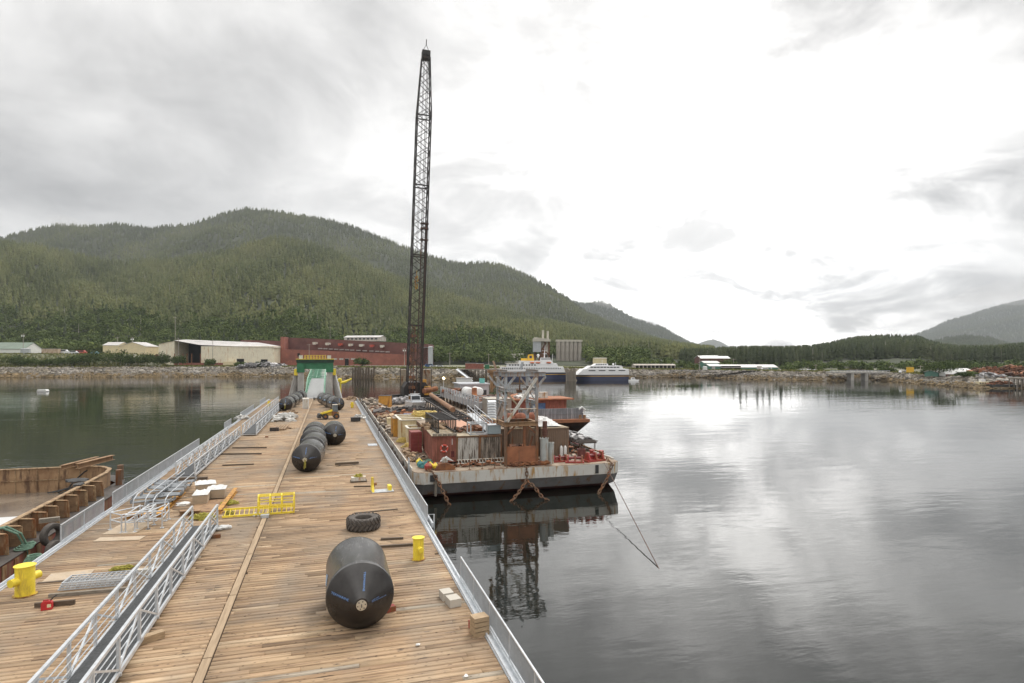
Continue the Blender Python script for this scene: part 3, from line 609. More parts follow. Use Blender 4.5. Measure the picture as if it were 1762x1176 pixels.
gable('white two storey school-like building above the brick mill', 'building', 'white_building', 590, 656, 560, 28.4, 580.8, 578, 14, whited, roof_w, rot=-.18, wins=[(.08+.11*i, .15+.11*i, .9, 2.2, glass_m) for i in range(8)])
gable('silver windowless shed right of the crane boom', 'shed', 'silver_shed', 728, 742, 470, 6, 598, 597, 10, silvw, silvw)
# scrap heap by the shed
def heap(name, label, x, y, z, w, d, h, n, seed, s=(.3, 1.1), cols=None, kind='stuff', mat=None, cat='scrap', rz=0, ln=(.3, 1)):
    r_ = random.Random(seed); m = MB()
    for i in range(n):
        u, v_ = r_.uniform(-1, 1), r_.uniform(-1, 1); hh = h*max(.0, 1-(u*u+v_*v_)*.55)*r_.uniform(.1, 1); sz = r_.uniform(*s)
        m.at((u*w/2, v_*d/2, hh+sz*.12), r_.uniform(0, 6.28), r_.uniform(-.4, .4), r_.uniform(-.4, .4)); m.tint = r_.choice(cols or [-.7, -.4, 0, .4, 1.2])
        m.cbox((0, 0, 0), (sz, sz*r_.uniform(*ln), sz*r_.uniform(.1, .5)))
    o = m.build(name, mat or clut); o.location = (x, y, z); o.rotation_euler = (0, 0, rz); return tag(o, label, cat, None, kind)
scrapg = M('grey scrap', (.34, .33, .33), .7, var=.4, vs=1, tint=.9); scrapr = M('rusty scrap', (.24, .105, .055), .85, var=.5, vs=1, tint=.9)
q = Q(452, 436, 6); heap('scrap_heap', 'grey and white scrap heap at the right end of the long shed', q[0], q[1], 6, 34, 12, 3.6, 420, 3, (.6, 2.2), mat=scrapg, rz=-TH)
q = Q(1735, 300, 3.9); heap('scrap_metal', 'rusty scrap metal piled along the right shore', q[0], q[1], 3.9, 40, 40, 5, 900, 4, (.6, 2.8), mat=scrapr, rz=-TH)
q = Q(1700, 285, 3.9); heap('scrap_metal', 'pale junk piled behind the moored work boat', q[0], q[1], 3.9, 14, 12, 2, 160, 5, (.5, 2), mat=scrapg, rz=-TH)
# conveyor tower and silos
Z = 560; t = thing('mill_tower', 'pale elevated mill tower with two concrete chimneys', 'industrial tower', Q(928, Z, 5.5), -TH); sc_ = Z/FPX
def ux(px): return (px-928)*sc_
def uz(y): return zat(y, Z)-5.5
m = MB(); m.box((ux(917.5), 0, uz(606)), (ux(931), 10, uz(584))); m.build('bin', silvw, t)
m = MB(); m.prismy([(ux(917), uz(588)), (ux(947), uz(588)), (ux(947), uz(584)), (ux(920), uz(580.5)), (ux(917), uz(583))], -1, 11); m.build('cap', concl, t)
for a in (933.5, 942): m = MB(); m.lathe([(1.1, 0), (1, uz(568 if a < 940 else 569.5))], 12); o = m.build('chimney', concl, t, True); o.location = (ux(a+1.5), 8, 0)
m = MB()
for a, b in (((921, 640), (921, 600)), ((930, 640), (930, 600)), ((938, 625), (938, 588)), ((945, 625), (945, 588)), ((930, 606), (940, 590)), ((926, 622), (939, 600)), ((932, 600), (946, 612))):
    m.bar((ux(a[0]), 4, uz(a[1])), (ux(b[0]), 4, uz(b[1])), 1.3)
m.box((ux(932), 3, uz(625)), (ux(938), 9, uz(600))); m.build('frame', scrapr, t)
m = MB(); m.box((ux(932), 4, uz(608)), (ux(946), 10, uz(589))); m.build('housing', whited, t)
t = thing('silo_block', 'row of six tall grey concrete silos with a pale cap', 'silo', Q(979, 575, 5.5), -TH); sc_ = 575/FPX
zt = zat(588, 575)-5.5
for i in range(6):
    m = MB(); m.lathe([(2.02, 0), (2.02, zt)], 20); o = m.build('silo', silo_m, t, True); o.location = ((-10.0+i*4.1), i*1.2, 0)
m = MB(); m.prism([(-12.4, -2.6), (13.2, 3.9), (13.2, 8.6), (-12.4, 2.6)], zt-.2, zt+1.7); m.build('cap', concl, t)
gable('beige flat roofed block left of the mill tower', 'building', 'mill_block', 873, 900, 520, 5.5, 610, 609.5, 10, concl, concl, doors=((.2, .32, 2, 5),))
gable('beige block behind the right ferry', 'building', 'mill_block', 1023, 1044, 480, 5.5, 617, 616.5, 10, creamy, concl)
gable('long dark open shed on columns along the far shore', 'shed', 'open_shed', 1092, 1162, 428, 5, 629, 627, 10, silo_m, silo_m, doors=tuple((.03+.098*i, .10+.098*i, 0, 2.6) for i in range(10)))
gable('red barn with a white roof behind the green warehouse', 'building', 'red_building', 1206, 1240, 520, 8, 617, 612.5, 18, brickd, white); gable('smaller red barn to the right with a white roof', 'building', 'red_building', 1240, 1256, 530, 8, 617, 613.5, 14, brickd, white)
gable('long green warehouse with a pale roof and open bays', 'warehouse', 'green_warehouse', 1239, 1338, 418, 4.6, 632.5, 628, 14, greenw, roof_w, doors=((.0, .36, .3, 2.7),), wins=((.64, .73, 0, 2.7, roof_w), (.88, .9, 0, 1.6, white)))
gable('small green warehouse wing left of the long one', 'warehouse', 'green_warehouse_wing', 1221, 1240, 414, 4.6, 630.5, 627, 12, greenw, roof_w, wins=((.2, .5, 0, 2.2, roof_w),)); gable('tall green block at the left end behind the warehouse', 'warehouse', 'green_block', 1212, 1238, 430, 4.6, 625, 622, 12, greenw, roof_w)
t = thing('storage_tank', 'small white tank left of the green warehouse', 'tank', Q(1213, 412, 4.6)); m = MB(); m.lathe([(1.5, 0), (1.5, 2.2), (1.2, 2.4), (0, 2.5)], 16); m.build('shell', white, t, True); m = MB(); m.torus((0, 0, 2.2), 1.5, .08, 16, 6); m.build('rim', galv, t)
vehicle(1316, 408, 4.6, 5, 1.9, 1.6, carw, 'white car in front of the green warehouse', 'car')
gable('pale blue low shed beside the road in the distance', 'shed', 'pale_shed', 1382, 1406, 412, 4.4, 637.5, 636, 8, silvw, silvw)
vehicle(1555, 345, 4.2, 5, 1.9, 1.6, carw, 'white car on the road right of the bridge', 'car')
m = MB(); m.box((-1.5, -1, 0), (1.5, 1, 3.4)); m.box((-1.6, -1.1, 3.4), (1.6, 1.1, 3.5)); m.box((-1.3, -1.06, .2), (1.3, -1, 3.2)); o = solo('site_box', m, gold, 'orange yellow box standing on the road right of the bridge', 'box'); o.location = Q(1566, 340, 4.3); o.rotation_euler = (0, 0, -TH)
# white boat shed
Z = 300; t = thing('boat_shed', 'white fabric boat shed with a curved roof on the right shore', 'shed', Q(1650, Z, 4), -TH-.1); w = 50*Z/FPX
m = MB(); hh = zat(636, Z)-4; m.prismx([(0, 0), (0, 1), (1.6, hh*.75), (3.4, hh), (6, hh+.5), (8.6, hh), (10.4, hh*.75), (12, 1), (12, 0)], -w/2+1, w/2); m.build('cover', white, t)
m = MB(); m.box((-w/2+1, -.25, -.3), (w/2+.3, 0, 1.0)); m.build('base_wall', brickd, t)
gable('pale green lean-to left of the white boat shed', 'shed', 'green_shed', 1614, 1640, 306, 4, 641, 637.5, 10, greenw, roof_w); gable('small pale green hut right of the boat shed', 'hut', 'green_hut', 1677, 1684, 300, 4, 645, 644, 3, greenw, silvw)
# road bridge over the river mouth
a = Q(1425, 352, 0); b = Q(1526, 348, 0); t = thing('road_bridge', 'low grey road bridge over the river mouth', 'bridge', a); d = Vector(b)-Vector(a)
m = MB(); m.bar((0, 0, 4.6), (d.x, d.y, 4.6), 7, .9); m.build('deck', conc, t)
m = MB(); n_ = Vector((-d.y, d.x, 0)).normalized()*-3.4
m.bar((n_.x, n_.y, 5.7), (d.x+n_.x, d.y+n_.y, 5.7), .2, .25)
for k in range(18): p = d*(k/17)+n_; m.bar((p.x, p.y, 5), (p.x, p.y, 5.7), .15)
m.build('railing', galv, t)
for k in (.38, .62): m = MB(); p = d*k; m.at((p.x, p.y, 0), math.atan2(d.y, d.x)); m.box((-.8, -3, -2), (.8, 3, 4.1)); m.build('pier', conc, t)
m = MB(); pts = [Q(px, interp([(1150, 398), (1425, 375), (1526, 365), (1762, 315), (1900, 300)], px), 0) for px in range(1150, 1901, 10)]; vs = []; 
for p in pts: g = gnd(CX)+0; vs += [(p[0], p[1]-3.5, 4.62), (p[0], p[1]+3.5, 4.62)]
m.add(vs, [(2*i, 2*i+2, 2*i+3, 2*i+1) for i in range(len(pts)-1)]); tag(m.build('road', M('asphalt', (.10, .10, .10), .9)), 'grey road running along the far right shore', kind='structure')
# utility poles
def pole(px, Z, ytop, lab, z=None, arm=True, box=False):
    z = gnd(px) if z is None else z; h = zat(ytop, Z)-z
    t = thing('utility_pole', lab, 'utility pole', Q(px, Z, z), -TH, 'utility poles along the far shore')
    m = MB(); m.tube((0, 0, -1), (0, 0, h), .24, 8, .15); m.build('mast', polew, t)
    if arm: m = MB(); m.cbox((0, -.2, h-.7), (3.2, .2, .22)); m.build('crossarm', polew, t)
    if box:
        for s in (-1, 1): m = MB(); m.lathe([(.38, -.55), (.38, .55)], 10); o = m.build('transformer', white, t); o.location = (s*.75, -.45, h-1.9)
for px, Z, yt, lab, bx in [(40, 448, 574, 'utility pole with two white transformers above the silvery tank', True), (202, 466, 580, 'utility pole left behind the cream building roof', False), (228, 466, 580, 'utility pole with transformers behind the cream roof', True), (301.5, 490, 545, 'very tall double mast rising behind the open shed', False), (307, 446, 582, 'utility pole in front of the open shed bays', False), (366, 446, 585, 'utility pole in front of the middle of the long shed', False), (532, 450, 592, 'thin pole in front of the brick mill behind the gantry', False), (696, 440, 599, 'utility pole near the right end of the brick mill', True), (774, 420, 607, 'utility pole on the shore right of the crane', False), (841, 430, 609, 'utility pole left of the white and gold ferry', False), (568, 560, 562, 'tall pole on the slope left of the white building', False), (1204, 395, 611, 'utility pole left of the green warehouse', False), (1262, 440, 617, 'utility pole behind the green warehouse roof', False), (1404, 400, 627, 'utility pole left of the river mouth', False), (1366, 420, 625, 'utility pole far behind the roadside', False), (1457, 440, 630, 'short pole behind the road bridge', False), (1532, 380, 630, 'utility pole right of the road bridge', False), (1584, 370, 629, 'utility pole above the orange box', False), (1642, 330, 631, 'utility pole rising behind the white boat shed', False), (1701, 305, 634, 'utility pole above the scrap metal', False), (1390, 430, 624, 'thin pole above the pale blue shed', False)]:
    pole(px, Z, yt, lab, interp(TT, px), box=bx)
# ferries
def hull_mesh(L, B, z0, z1, bow, stern=.12, flare=1.12, n=26):
    def sec(u):   # half breadth factor
        a = 1.0
        if u > 1-bow: a = max(0.02, max(0.0, math.cos((u-(1-bow))/bow*math.pi/2))**.8)
        if u < stern: a = .78+.22*(u/stern)
        return a
    return [(-L/2+L*i/n, B/2*sec(i/n)) for i in range(n+1)]
def deckhouse(m, x0, x1, b, z0, z1, slope=.6):
    m.prismy([(x0, z0), (x1, z0), (x1-slope, z1), (x0+slope*.4, z1)], -b/2, b/2)
def ship_hull(t, L, B, zs, mats, names, bow, rake):
    for (z0, z1), mt, nm in zip(zs, mats, names):
        pts = hull_mesh(L, B, z0, z1, bow); m = MB(); k = (z1)*rake; k0 = z0*rake; vs = []
        for x, b in pts:
            f = max(0, (x/(L/2)))
            vs += [(x+f*k0, -b, z0), (x+f*k0, b, z0), (x+f*k, -b, z1), (x+f*k, b, z1)]
        fs = []
        for i in range(len(pts)-1):
            a = 4*i; c = a+4; fs += [(a, c, c+2, a+2), (a+1, a+3, c+3, c+1), (a+2, c+2, c+3, a+3), (a, a+1, c+1, c)]
        fs += [(0, 2, 3, 1), (4*len(pts)-4, 4*len(pts)-3, 4*len(pts)-1, 4*len(pts)-2)]
        m.add(vs, fs); m.build(nm, mt, t)
def wins(t, x0, x1, n, y, z, w, h, nm='window_row', mat=glass_m):
    m = MB()
    for i in range(n): x = x0+(x1-x0)*(i+.5)/n; m.cbox((x, y, z), (w, .12, h)); m.cbox((x, -y, z), (w, .12, h))
    m.build(nm, mat, t)
Zf = 372; t = thing('ferry', 'navy and white ferry with a gold funnel and tall mast', 'ferry', Q(917, Zf+6, 0), -TH-.02); L_ = 44; B_ = 13
ship_hull(t, L_, B_, [(-1, 2.7), (2.7, 3.0), (3.0, 4.0)], [navy, gold, navy], ['hull', 'gold_stripe', 'bulwark'], .28, .45)
yb = B_/2
m = MB(); deckhouse(m, -20.5, 19.5, B_-.4, 4.02, 7.3, .9); m.build('main_deck', shipw, t); m = MB(); deckhouse(m, -16.5, 15.5, B_-1.2, 7.32, 9.4, 1); m.build('upper_deck', shipw, t)
m = MB(); deckhouse(m, -9, 12.5, B_-3, 9.42, 11.1, .8); deckhouse(m, 4.5, 11.2, B_-4, 11.12, 13, .7); m.build('bridge_house', shipw, t)
m = MB(); m.box((-17, -yb+.1, 9.42), (-9, yb-.1, 9.5)); m.box((-21, -yb+.3, 7.32), (-16, yb-.3, 7.4)); m.build('aft_deck', whited, t)
m = MB()
for i in range(14): m.bar((-17+i*.62, -yb+.15, 9.5), (-17+i*.62, -yb+.15, 10.5), .06)
m.bar((-17, -yb+.15, 10.5), (-9, -yb+.15, 10.5), .07); m.build('railing', shipw, t)
wins(t, -12, 17, 28, yb-.2, 6.45, .42, .8); wins(t, -15, 2, 10, yb-.6, 8.5, .9, .7); wins(t, 5, 11, 9, yb-1.95, 12.2, .45, .6); wins(t, -19, -12, 6, yb-.2, 6.4, .6, .9)
m = MB(); m.prismy([(-3.5, 11.1), (.8, 11.1), (.2, 15.3), (-3.1, 14.9)], -1.5, 1.5); m.build('funnel', gold, t); m = MB(); m.cbox((-1.4, -1.56, 13.4), (1.5, .1, 1.5)); m.build('funnel_emblem', navy, t); m = MB(); deckhouse(m, -7.5, -3.4, 5, 11.1, 12.6, .2); m.build('funnel_casing', gold, t)
m = MB(); m.tube((7, 0, 13), (7.6, 0, 20.5), .28, 8, .12); m.bar((5.6, 0, 17.3), (9, 0, 17.3), .16); m.bar((6.2, 0, 15.4), (8.6, 0, 15.4), .3); m.tube((12, 0, 11), (12.2, 0, 15.4), .1, 6); m.build('mast', shipw, t)
m = MB(); m.blob((3.2, 0, 14.4), .85, rnd, 2, 0); m.tube((3.2, 0, 13), (3.2, 0, 14), .3, 8); m.build('radar_dome', shipw, t, True)
for x in (-.6, 3, 9.6): m = MB(); m.blob((x, -yb+.6, 9.9), (1.6, .6, .55), rnd, 2, 0); m.build('lifeboat', M('orange lifeboat', (.65, .16, .05), .5), t, True)
Zf = 345; t = thing('ferry', 'low navy and white fast ferry with a sharply raked bow', 'ferry', Q(1036, Zf+5, 0), -TH+math.pi+.10); L_ = 29; B_ = 11
ship_hull(t, L_, B_, [(-1, 2.5), (2.5, 2.75), (2.75, 3.4)], [navy, gold, navy], ['hull', 'gold_stripe', 'sheer_band'], .3, .5); yb = B_/2
m = MB(); m.prismy([(-14.3, 3.42), (15.6, 3.42), (12.0, 6.6), (-14.1, 6.6)], -yb+.1, yb-.1); m.build('main_deck', shipw, t); m = MB(); m.prismy([(-11, 6.62), (10.5, 6.62), (7.5, 8.4), (-10.5, 8.4)], -yb+.9, yb-.9); m.build('upper_deck', shipw, t)
m = MB(); m.prismy([(-3, 8.42), (6, 8.42), (4, 9.7), (-2.5, 9.7)], -3, 3); m.build('bridge_house', shipw, t); wins(t, -9, 8, 9, yb-.86, 7.6, 1.5, .55); wins(t, -13, 10, 4, yb-.05, 5.8, 3.8, .5); wins(t, -2, 4.5, 5, 3.02, 9.2, .9, .5)
m = MB(); m.tube((0, 0, 9.7), (0, 0, 12), .12, 6); m.blob((-6, 2, 9.3), .6, rnd, 2, 0); m.tube((-8, 0, 8.4), (-8, 0, 10.4), .1, 6); m.build('mast', shipw, t)
m = MB(); m.prismy([(-2.6, -.25), (2.4, -.2), (3.1, .8), (-2.6, .8)], -1, 1); o = MB(); t = thing('small_boat', 'small white motor boat at the stern of the fast ferry', 'boat', Q(1090, 338, 0), -TH); m.build('hull', shipw, t); m = MB(); m.prismy([(-1.4, .8), (1, .8), (.5, 2), (-1.2, 2)], -.8, .8); m.build('cabin', shipw, t); wins(t, -1, .4, 2, .8, 1.5, .5, .4)
# piles and piers on the far side
def piles(name, label, px0, px1, Z, n, ztop, seed, rows=2, deck=True, dz=6, mat=wood_d, group=None, rpx=.25):
    r_ = random.Random(seed); a = Vector(Q(px0, Z, 0)); b = Vector(Q(px1, Z, 0)); t = thing(name, label, 'pier', a, math.atan2(b.y-a.y, b.x-a.x), group); L_ = (b-a).length
    for i in range(n):
        for j in range(rows):
            m = MB(); hh = ztop*(1 if deck else r_.uniform(.75, 1.1)); m.tube((0, 0, -2), (r_.uniform(-.2, .2), 0, hh), rpx, 7, rpx*.85); o = m.build('pile', mat, t); o.location = (L_*i/(n-1), j*dz, 0)
    if deck: m = MB(); m.box((-.4, -.5, ztop), (L_+.4, (rows-1)*dz+.5, ztop+.5)); m.build('deck', wood_g, t)
    return t, L_
piles('timber_piles', 'old dark timber piles with a bush on top near the gantry', 607, 640, 372, 8, 7, 5, 2, False, 5, wood_d, None, .55)
piles('timber_dolphin', 'cluster of thin timber piles between the two ferries', 975, 990, 340, 7, 7, 6, 2, False, 2, wood_g, None, .3)
t, L_ = piles('timber_pier', 'dark timber pier carrying red containers left of the ferries', 790, 862, 352, 12, 6, 7, 2, True, 12)
for px, w_, h_, mt, lab in ((811, 14, 3.2, redc, 'red container on the timber pier'), (826, 8, 3, redc, 'smaller rust red container on the timber pier'), (838, 5, 2.6, green_p, 'green bin on the timber pier near the ferry')):
    t2 = thing('pier_container', lab, 'container', Q(px, 356, 6.5), -TH); m = MB(); ribbox(m, w_*.5, 3, h_, 10); m.build('body', mt, t2); m = MB(); m.box((-w_*.25-.2, -.2, h_), (w_*.25+.2, 3.2, h_+.12)); m.build('roof', roof_w, t2)
t = thing('float_house', 'small white float house below the timber pier', 'boat house', Q(799, 318, 0), -TH); m = MB(); m.box((-4, -2, .2), (4, 2, 2.4)); m.build('wall', white, t); m = MB(); m.box((-4.4, -2.4, 2.4), (4.4, 2.4, 2.6)); m.build('roof', roof_w, t); m = MB(); m.box((-6, -3, -.3), (6, 3, .2)); m.build('float', wood_g, t)
m = MB(); a = Q(786, 345, 6.4); b = Q(812, 322, .8); m.bar(a, b, 1.4, .25); m.bar((a[0], a[1], a[2]+1), (b[0], b[1], b[2]+1), .12); solo('shore_gangway', m, galv, 'thin gangway sloping from the timber pier to the float house', 'gangway', loc=a)
# right shore boats
t = thing('work_boat', 'small white and yellow work boat moored by the right shore', 'boat', Q(1691, 268, 0), -TH); m = MB(); m.prismy([(-2.9, -.4), (2.6, -.4), (3.4, 1.3), (-3, 1.2)], -1.2, 1.2); m.build('hull', shipw, t)
m = MB(); m.box((-2.6, -1, 1.25), (2.2, 1, 2.6)); m.build('cabin', creamy, t); m = MB(); m.box((-1.2, -.8, 2.6), (.6, .8, 3.8)); m.build('wheelhouse', shipw, t); wins(t, -2.3, 2, 4, 1.0, 2, .6, .5); m = MB(); m.tube((.9, 0, 2.6), (.9, 0, 6.5), .12, 6); m.build('mast', dark_m, t)
t = thing('flat_barge', 'dark low barge loaded with junk at the right shore', 'barge', Q(1726, 264, 0), -TH); m = MB(); m.prismy([(-6, -.4), (5.5, -.4), (6.2, 1.5), (-6.2, 1.5)], -2, 3); m.build('hull', dark_m, t)
q = Q(1724, 264, 1.5); heap('deck_junk', 'rusty and pale junk lying on the dark low barge', q[0], q[1]+.4, 1.5, 10, 3.5, 1.8, 120, 8, (.3, 1.4), mat=scrapr, rz=-TH)
piles('pile_pier', 'grey timber pier at the right edge of the photograph', 1750, 1790, 258, 6, 4.2, 9, 2, True, 4, wood_g)
# white float on the left
t = thing('mooring_float', 'white oblong float moored on the left water', 'float', Q(74, 13.65*FPX/(674.5-614), 0), -TH); m = MB(); m.prismy([(-1.7, -.3), (1.5, -.3), (1.9, .3), (1.5, .95), (-1.5, .95), (-1.9, .3)], -.8, .8); m.build('body', white, t); m = MB(); m.box((-1.8, -.82, .2), (1.8, .82, .34)); m.build('band', wood_d, t)
m = MB(); a = Q(74, 237, .3); b = Q(-120, 270, .25); m.tube(a, b, .04, 5); solo('mooring_line', m, wood_g, 'thin line running left from the white float', 'rope', loc=a)

def wire(a, b, sag, lab):
    m = MB(); A, B_ = Vector(a), Vector(b); m.path([A.lerp(B_, u/12)-Vector((0, 0, sag*4*(u/12)*(1-u/12))) for u in range(13)], .035, 4); solo('overhead_wire', m, dark_m, lab, 'wire', 'power lines along the shore', loc=a)
wire(Q(40, 448, zat(576, 448)), Q(202, 466, zat(581, 466)), 2, 'thin power line from the left pole to the cream building'); wire(Q(228, 466, zat(581, 466)), Q(307, 446, zat(583, 446)), 1.5, 'thin power line from the cream building to the open shed'); wire(Q(307, 446, zat(583, 446)), Q(366, 446, zat(586, 446)), 1.2, 'thin power line in front of the long shed'); wire(Q(1532, 380, zat(631, 380)), Q(1584, 370, zat(630, 370)), 1, 'thin power line right of the road bridge'); wire(Q(1404, 400, zat(628, 400)), Q(1532, 380, zat(631, 380)), 1.5, 'thin power line above the road bridge')
# ============================================================ THE DOCK
DZ = 2.75; DXL, DXR, DY0, DY1 = -14.85, 5.95, -6.0, 167.0
def plank_mat():
    m = bpy.data.materials.new('deck planks'); m.use_nodes = True; t = m.node_tree; n_ = t.nodes; l = t.links; b = n_['Principled BSDF']; b.inputs['Roughness'].default_value = .72; b.inputs['Specular IOR Level'].default_value = .35
    at = n_.new('ShaderNodeAttribute'); at.attribute_name = 'tint'; cr = n_.new('ShaderNodeValToRGB'); e = cr.color_ramp.elements
    e[0].color = (.22, .14, .08, 1); e[1].color = (.395, .34, .265, 1); e[0].position = 0; e[1].position = 1
    for p, c in ((.18, (.33, .21, .12)), (.45, (.425, .285, .168)), (.70, (.51, .36, .22)), (.90, (.60, .45, .295))): x = e.new(p); x.color = (*c, 1)
    l.new(at.outputs['Fac'], cr.inputs[0]); co = n_.new('ShaderNodeTexCoord')
    sp_ = n_.new('ShaderNodeSeparateXYZ'); l.new(co.outputs['Object'], sp_.inputs[0])
    # each board has its own grain: shift the pattern along by the board's tint
    def grain(st, sc, det, rough=.6):
        mp = n_.new('ShaderNodeMapping'); mp.inputs['Scale'].default_value = st; l.new(co.outputs['Object'], mp.inputs[0])
        no = n_.new('ShaderNodeTexNoise'); no.noise_dimensions = '4D'; no.inputs['Scale'].default_value = sc; no.inputs['Detail'].default_value = det; no.inputs['Roughness'].default_value = rough
        mu = n_.new('ShaderNodeMath'); mu.operation = 'MULTIPLY'; l.new(at.outputs['Fac'], mu.inputs[0]); mu.inputs[1].default_value = 37; l.new(mu.outputs[0], no.inputs['W']); l.new(mp.outputs[0], no.inputs['Vector']); return no.outputs[0]
    def mix(a, col, f, lo, hi, k=1.0):
        r = n_.new('ShaderNodeMapRange'); l.new(f, r.inputs[0]); r.inputs[1].default_value = lo; r.inputs[2].default_value = hi; r.inputs[3].default_value = 0; r.inputs[4].default_value = k
        x = n_.new('ShaderNodeMix'); x.data_type = 'RGBA'; l.new(r.outputs[0], x.inputs[0]); l.new(a, x.inputs[6]); x.inputs[7].default_value = (*col, 1); return x.outputs[2]
    g1 = grain((.35, 9, 1), 1.6, 5); g2 = grain((.9, 3.2, 1), 1.6, 4); 
    g3 = grain((.55, 7, 1), 2.4, 4, .7)
    c = mix(cr.outputs[0], (.13, .08, .048), g1, .50, .68, .85); c = mix(c, (.07, .045, .03), g2, .61, .69, .9); c = mix(c, (.06, .04, .028), g3, .62, .68, .8); c = mix(c, (.62, .49, .34), g1, .46, .30, .35)
    def plain(st, sc, det):
        mp = n_.new('ShaderNodeMapping'); mp.inputs['Scale'].default_value = st; l.new(co.outputs['Object'], mp.inputs[0]); no = n_.new('ShaderNodeTexNoise'); no.inputs['Scale'].default_value = sc; no.inputs['Detail'].default_value = det; l.new(mp.outputs[0], no.inputs['Vector']); return no.outputs[0]
    c = mix(c, (.20, .15, .105), plain((1, 1, 1), .16, 6), .48, .72, .55)
    c = mix(c, (.16, .12, .085), plain((.25, 1, 1), .9, 6), .56, .72, .6)
    c = mix(c, (.25, .21, .165), plain((1, .4, 1), .33, 6), .47, .66, .6)
    # knots
    mp = n_.new('ShaderNodeMapping'); mp.inputs['Scale'].default_value = (1.0, 2.2, 1); l.new(co.outputs['Object'], mp.inputs[0]); vo = n_.new('ShaderNodeTexVoronoi'); vo.inputs['Scale'].default_value = 2.6; vo.inputs['Randomness'].default_value = 1; l.new(mp.outputs[0], vo.inputs['Vector'])
    c = mix(c, (.085, .05, .03), vo.outputs['Distance'], .17, .08, .95)
    # rows of nail heads over the stringers
    l.new(c, b.inputs['Base Color'])
    bp = n_.new('ShaderNodeBump'); bp.inputs['Strength'].default_value = .3; bp.inputs['Distance'].default_value = .02; l.new(g1, bp.inputs['Height']); l.new(bp.outputs[0], b.inputs['Normal']); return m
dock = thing('floating_dock', 'very long floating dock decked with brown planks', 'dock', (0, 0, 0))
rg = np.random.RandomState(3); V = []; T = []
y = DY0
while y < DY1:
    w = .285*rg.choice([1, 1, 1, .96, 1.03]); x = DXL+.18-rg.uniform(0, 4.5); rowt = rg.normal(0, .06)
    while x < DXR-.18:
        L_ = rg.choice([4.9, 6.1, 7.3, 8.5]); x0, x1 = max(x, DXL+.18), min(x+L_, DXR-.18)
        if x1-x0 > .25:
            for (a, b_) in ([(x0, x1)] if not (x0 < -4.25 < x1) else [(x0, -4.45), (-4.05, x1)]):
                if b_-a < .1: continue
                dz = rg.uniform(-.004, .005); sk = rg.uniform(-.006, .006); tint = float(np.clip(.46+rowt+rg.normal(0, .15), .01, 1)); 
                if rg.rand() < .035: tint = 1.0
                if rg.rand() < .05: tint = .02
                V.append([(a, y+.012+sk, DZ-.07), (b_, y+.012, DZ-.07), (b_, y+w, DZ-.07), (a, y+w+sk, DZ-.07), (a, y+.012+sk, DZ+dz), (b_-.012, y+.012, DZ+dz), (b_-.012, y+w-.002, DZ+dz), (a, y+w-.002+sk, DZ+dz)]); T += [max(tint, .004)]*5
        x += L_
    y += w+.03
V = np.array(V); n = len(V); fb = np.array([(4, 5, 6, 7), (0, 1, 5, 4), (1, 2, 6, 5), (2, 3, 7, 6), (3, 0, 4, 7)])
o = np_mesh('decking', V.reshape(-1, 3), (fb[None]+8*np.arange(n)[:, None, None]).reshape(-1, 4), plank_mat(), T); o.parent = dock
m = MB(); m.box((DXL+.05, DY0, -.6), (DXR-.05, DY1, DZ-.11)); m.build('pontoon_hull', M('pontoon steel', (.07, .055, .045), .8, col2=(.03, .025, .022), vs=.5), dock)
m = MB(); yy = DY0
while yy < DY1: m.box((-4.40, yy, DZ-.06), (-4.10, min(yy+6.0, DY1), DZ+.016)); yy += 6.06
m.build('centre_strip', M('strip timber', (.42, .31, .20), .8, col2=(.30, .215, .135), vs=1.2, stretch=(8, .6, 1)), dock)
for s, xe in ((-1, DXL), (1, DXR)):
    m = MB(); yy = DY0
    while yy < DY1:
        y2 = min(yy+12, DY1); m.box((xe-.17, yy+.02, DZ-.35), (xe+.17, y2-.02, DZ+.012)); m.bar((xe-s*.10, yy+.02, DZ+.06), (xe-s*.10, y2-.02, DZ+.06), .07, .09); m.bar((xe+s*.12, yy+.02, DZ+.075), (xe+s*.12, y2-.02, DZ+.075), .08, .12); yy += 12
    m.build('edge_rail', alum, dock)
# ---- guard rail runs along the edges
def guard(x, y0, y1, side, label, dense, slant=False, group='guard rails along the dock edges'):
    t = thing('guard_rail', label, 'guard rail', (x, y0, DZ+.05), 0, group); n = max(1, round((y1-y0)/2.95)); st = (y1-y0)/n; L_ = y1-y0
    m0 = MB(); m0.box((-.03, -.03, -.03), (.03, .03, 1.07)); m0.box((-.07, -.07, -.04), (.07, .07, 0)); post = m0.build('post', galv, t)
    for i in range(1, n+1): c = post.copy(); scene.collection.objects.link(c); c.parent = t; c.location = (0, i*st, 0)
    m = MB(); m.bar((0, -.03, 1.08), (0, L_+.03, 1.08), .06, .05); m.build('top_rail', alum, t)
    m = MB(); m.bar((0, 0, .12), (0, L_, .12), .05, .05); m.build('bottom_rail', alum, t)
    m = MB(); yy = dense/2
    while yy < L_: m.bar((0, yy, .13), (0, yy, 1.06), .014, .02); yy += dense
    m.build('baluster_panel', mesh_m, t)
    return t
guard(DXR+.16, 9.5, 29.2, 1, 'nearest guard rail on the right edge, beside the stack of timber blocks', .105)
guard(DXR+.16, 39.9, 81.5, 1, 'long guard rail on the right edge beside the front of the crane barge', .07)
guard(DXR+.16, 83.0, 104.5, 1, 'middle guard rail on the right edge between two gaps', .08)
guard(DXR+.16, 106.5, 150, 1, 'farthest guard rail on the right edge near the green gantry', .09)
guard(DXL-.12, 41.4, 48.4, -1, 'short guard rail on the left edge in front of the rusty barge tyres', .09)
guard(DXL-.12, 50.2, 80.4, -1, 'long guard rail on the left edge past the rusty barge', .08)
guard(DXL-.12, 98.5, 105, -1, 'tiny guard rail on the left edge behind the middle walkway', .10)
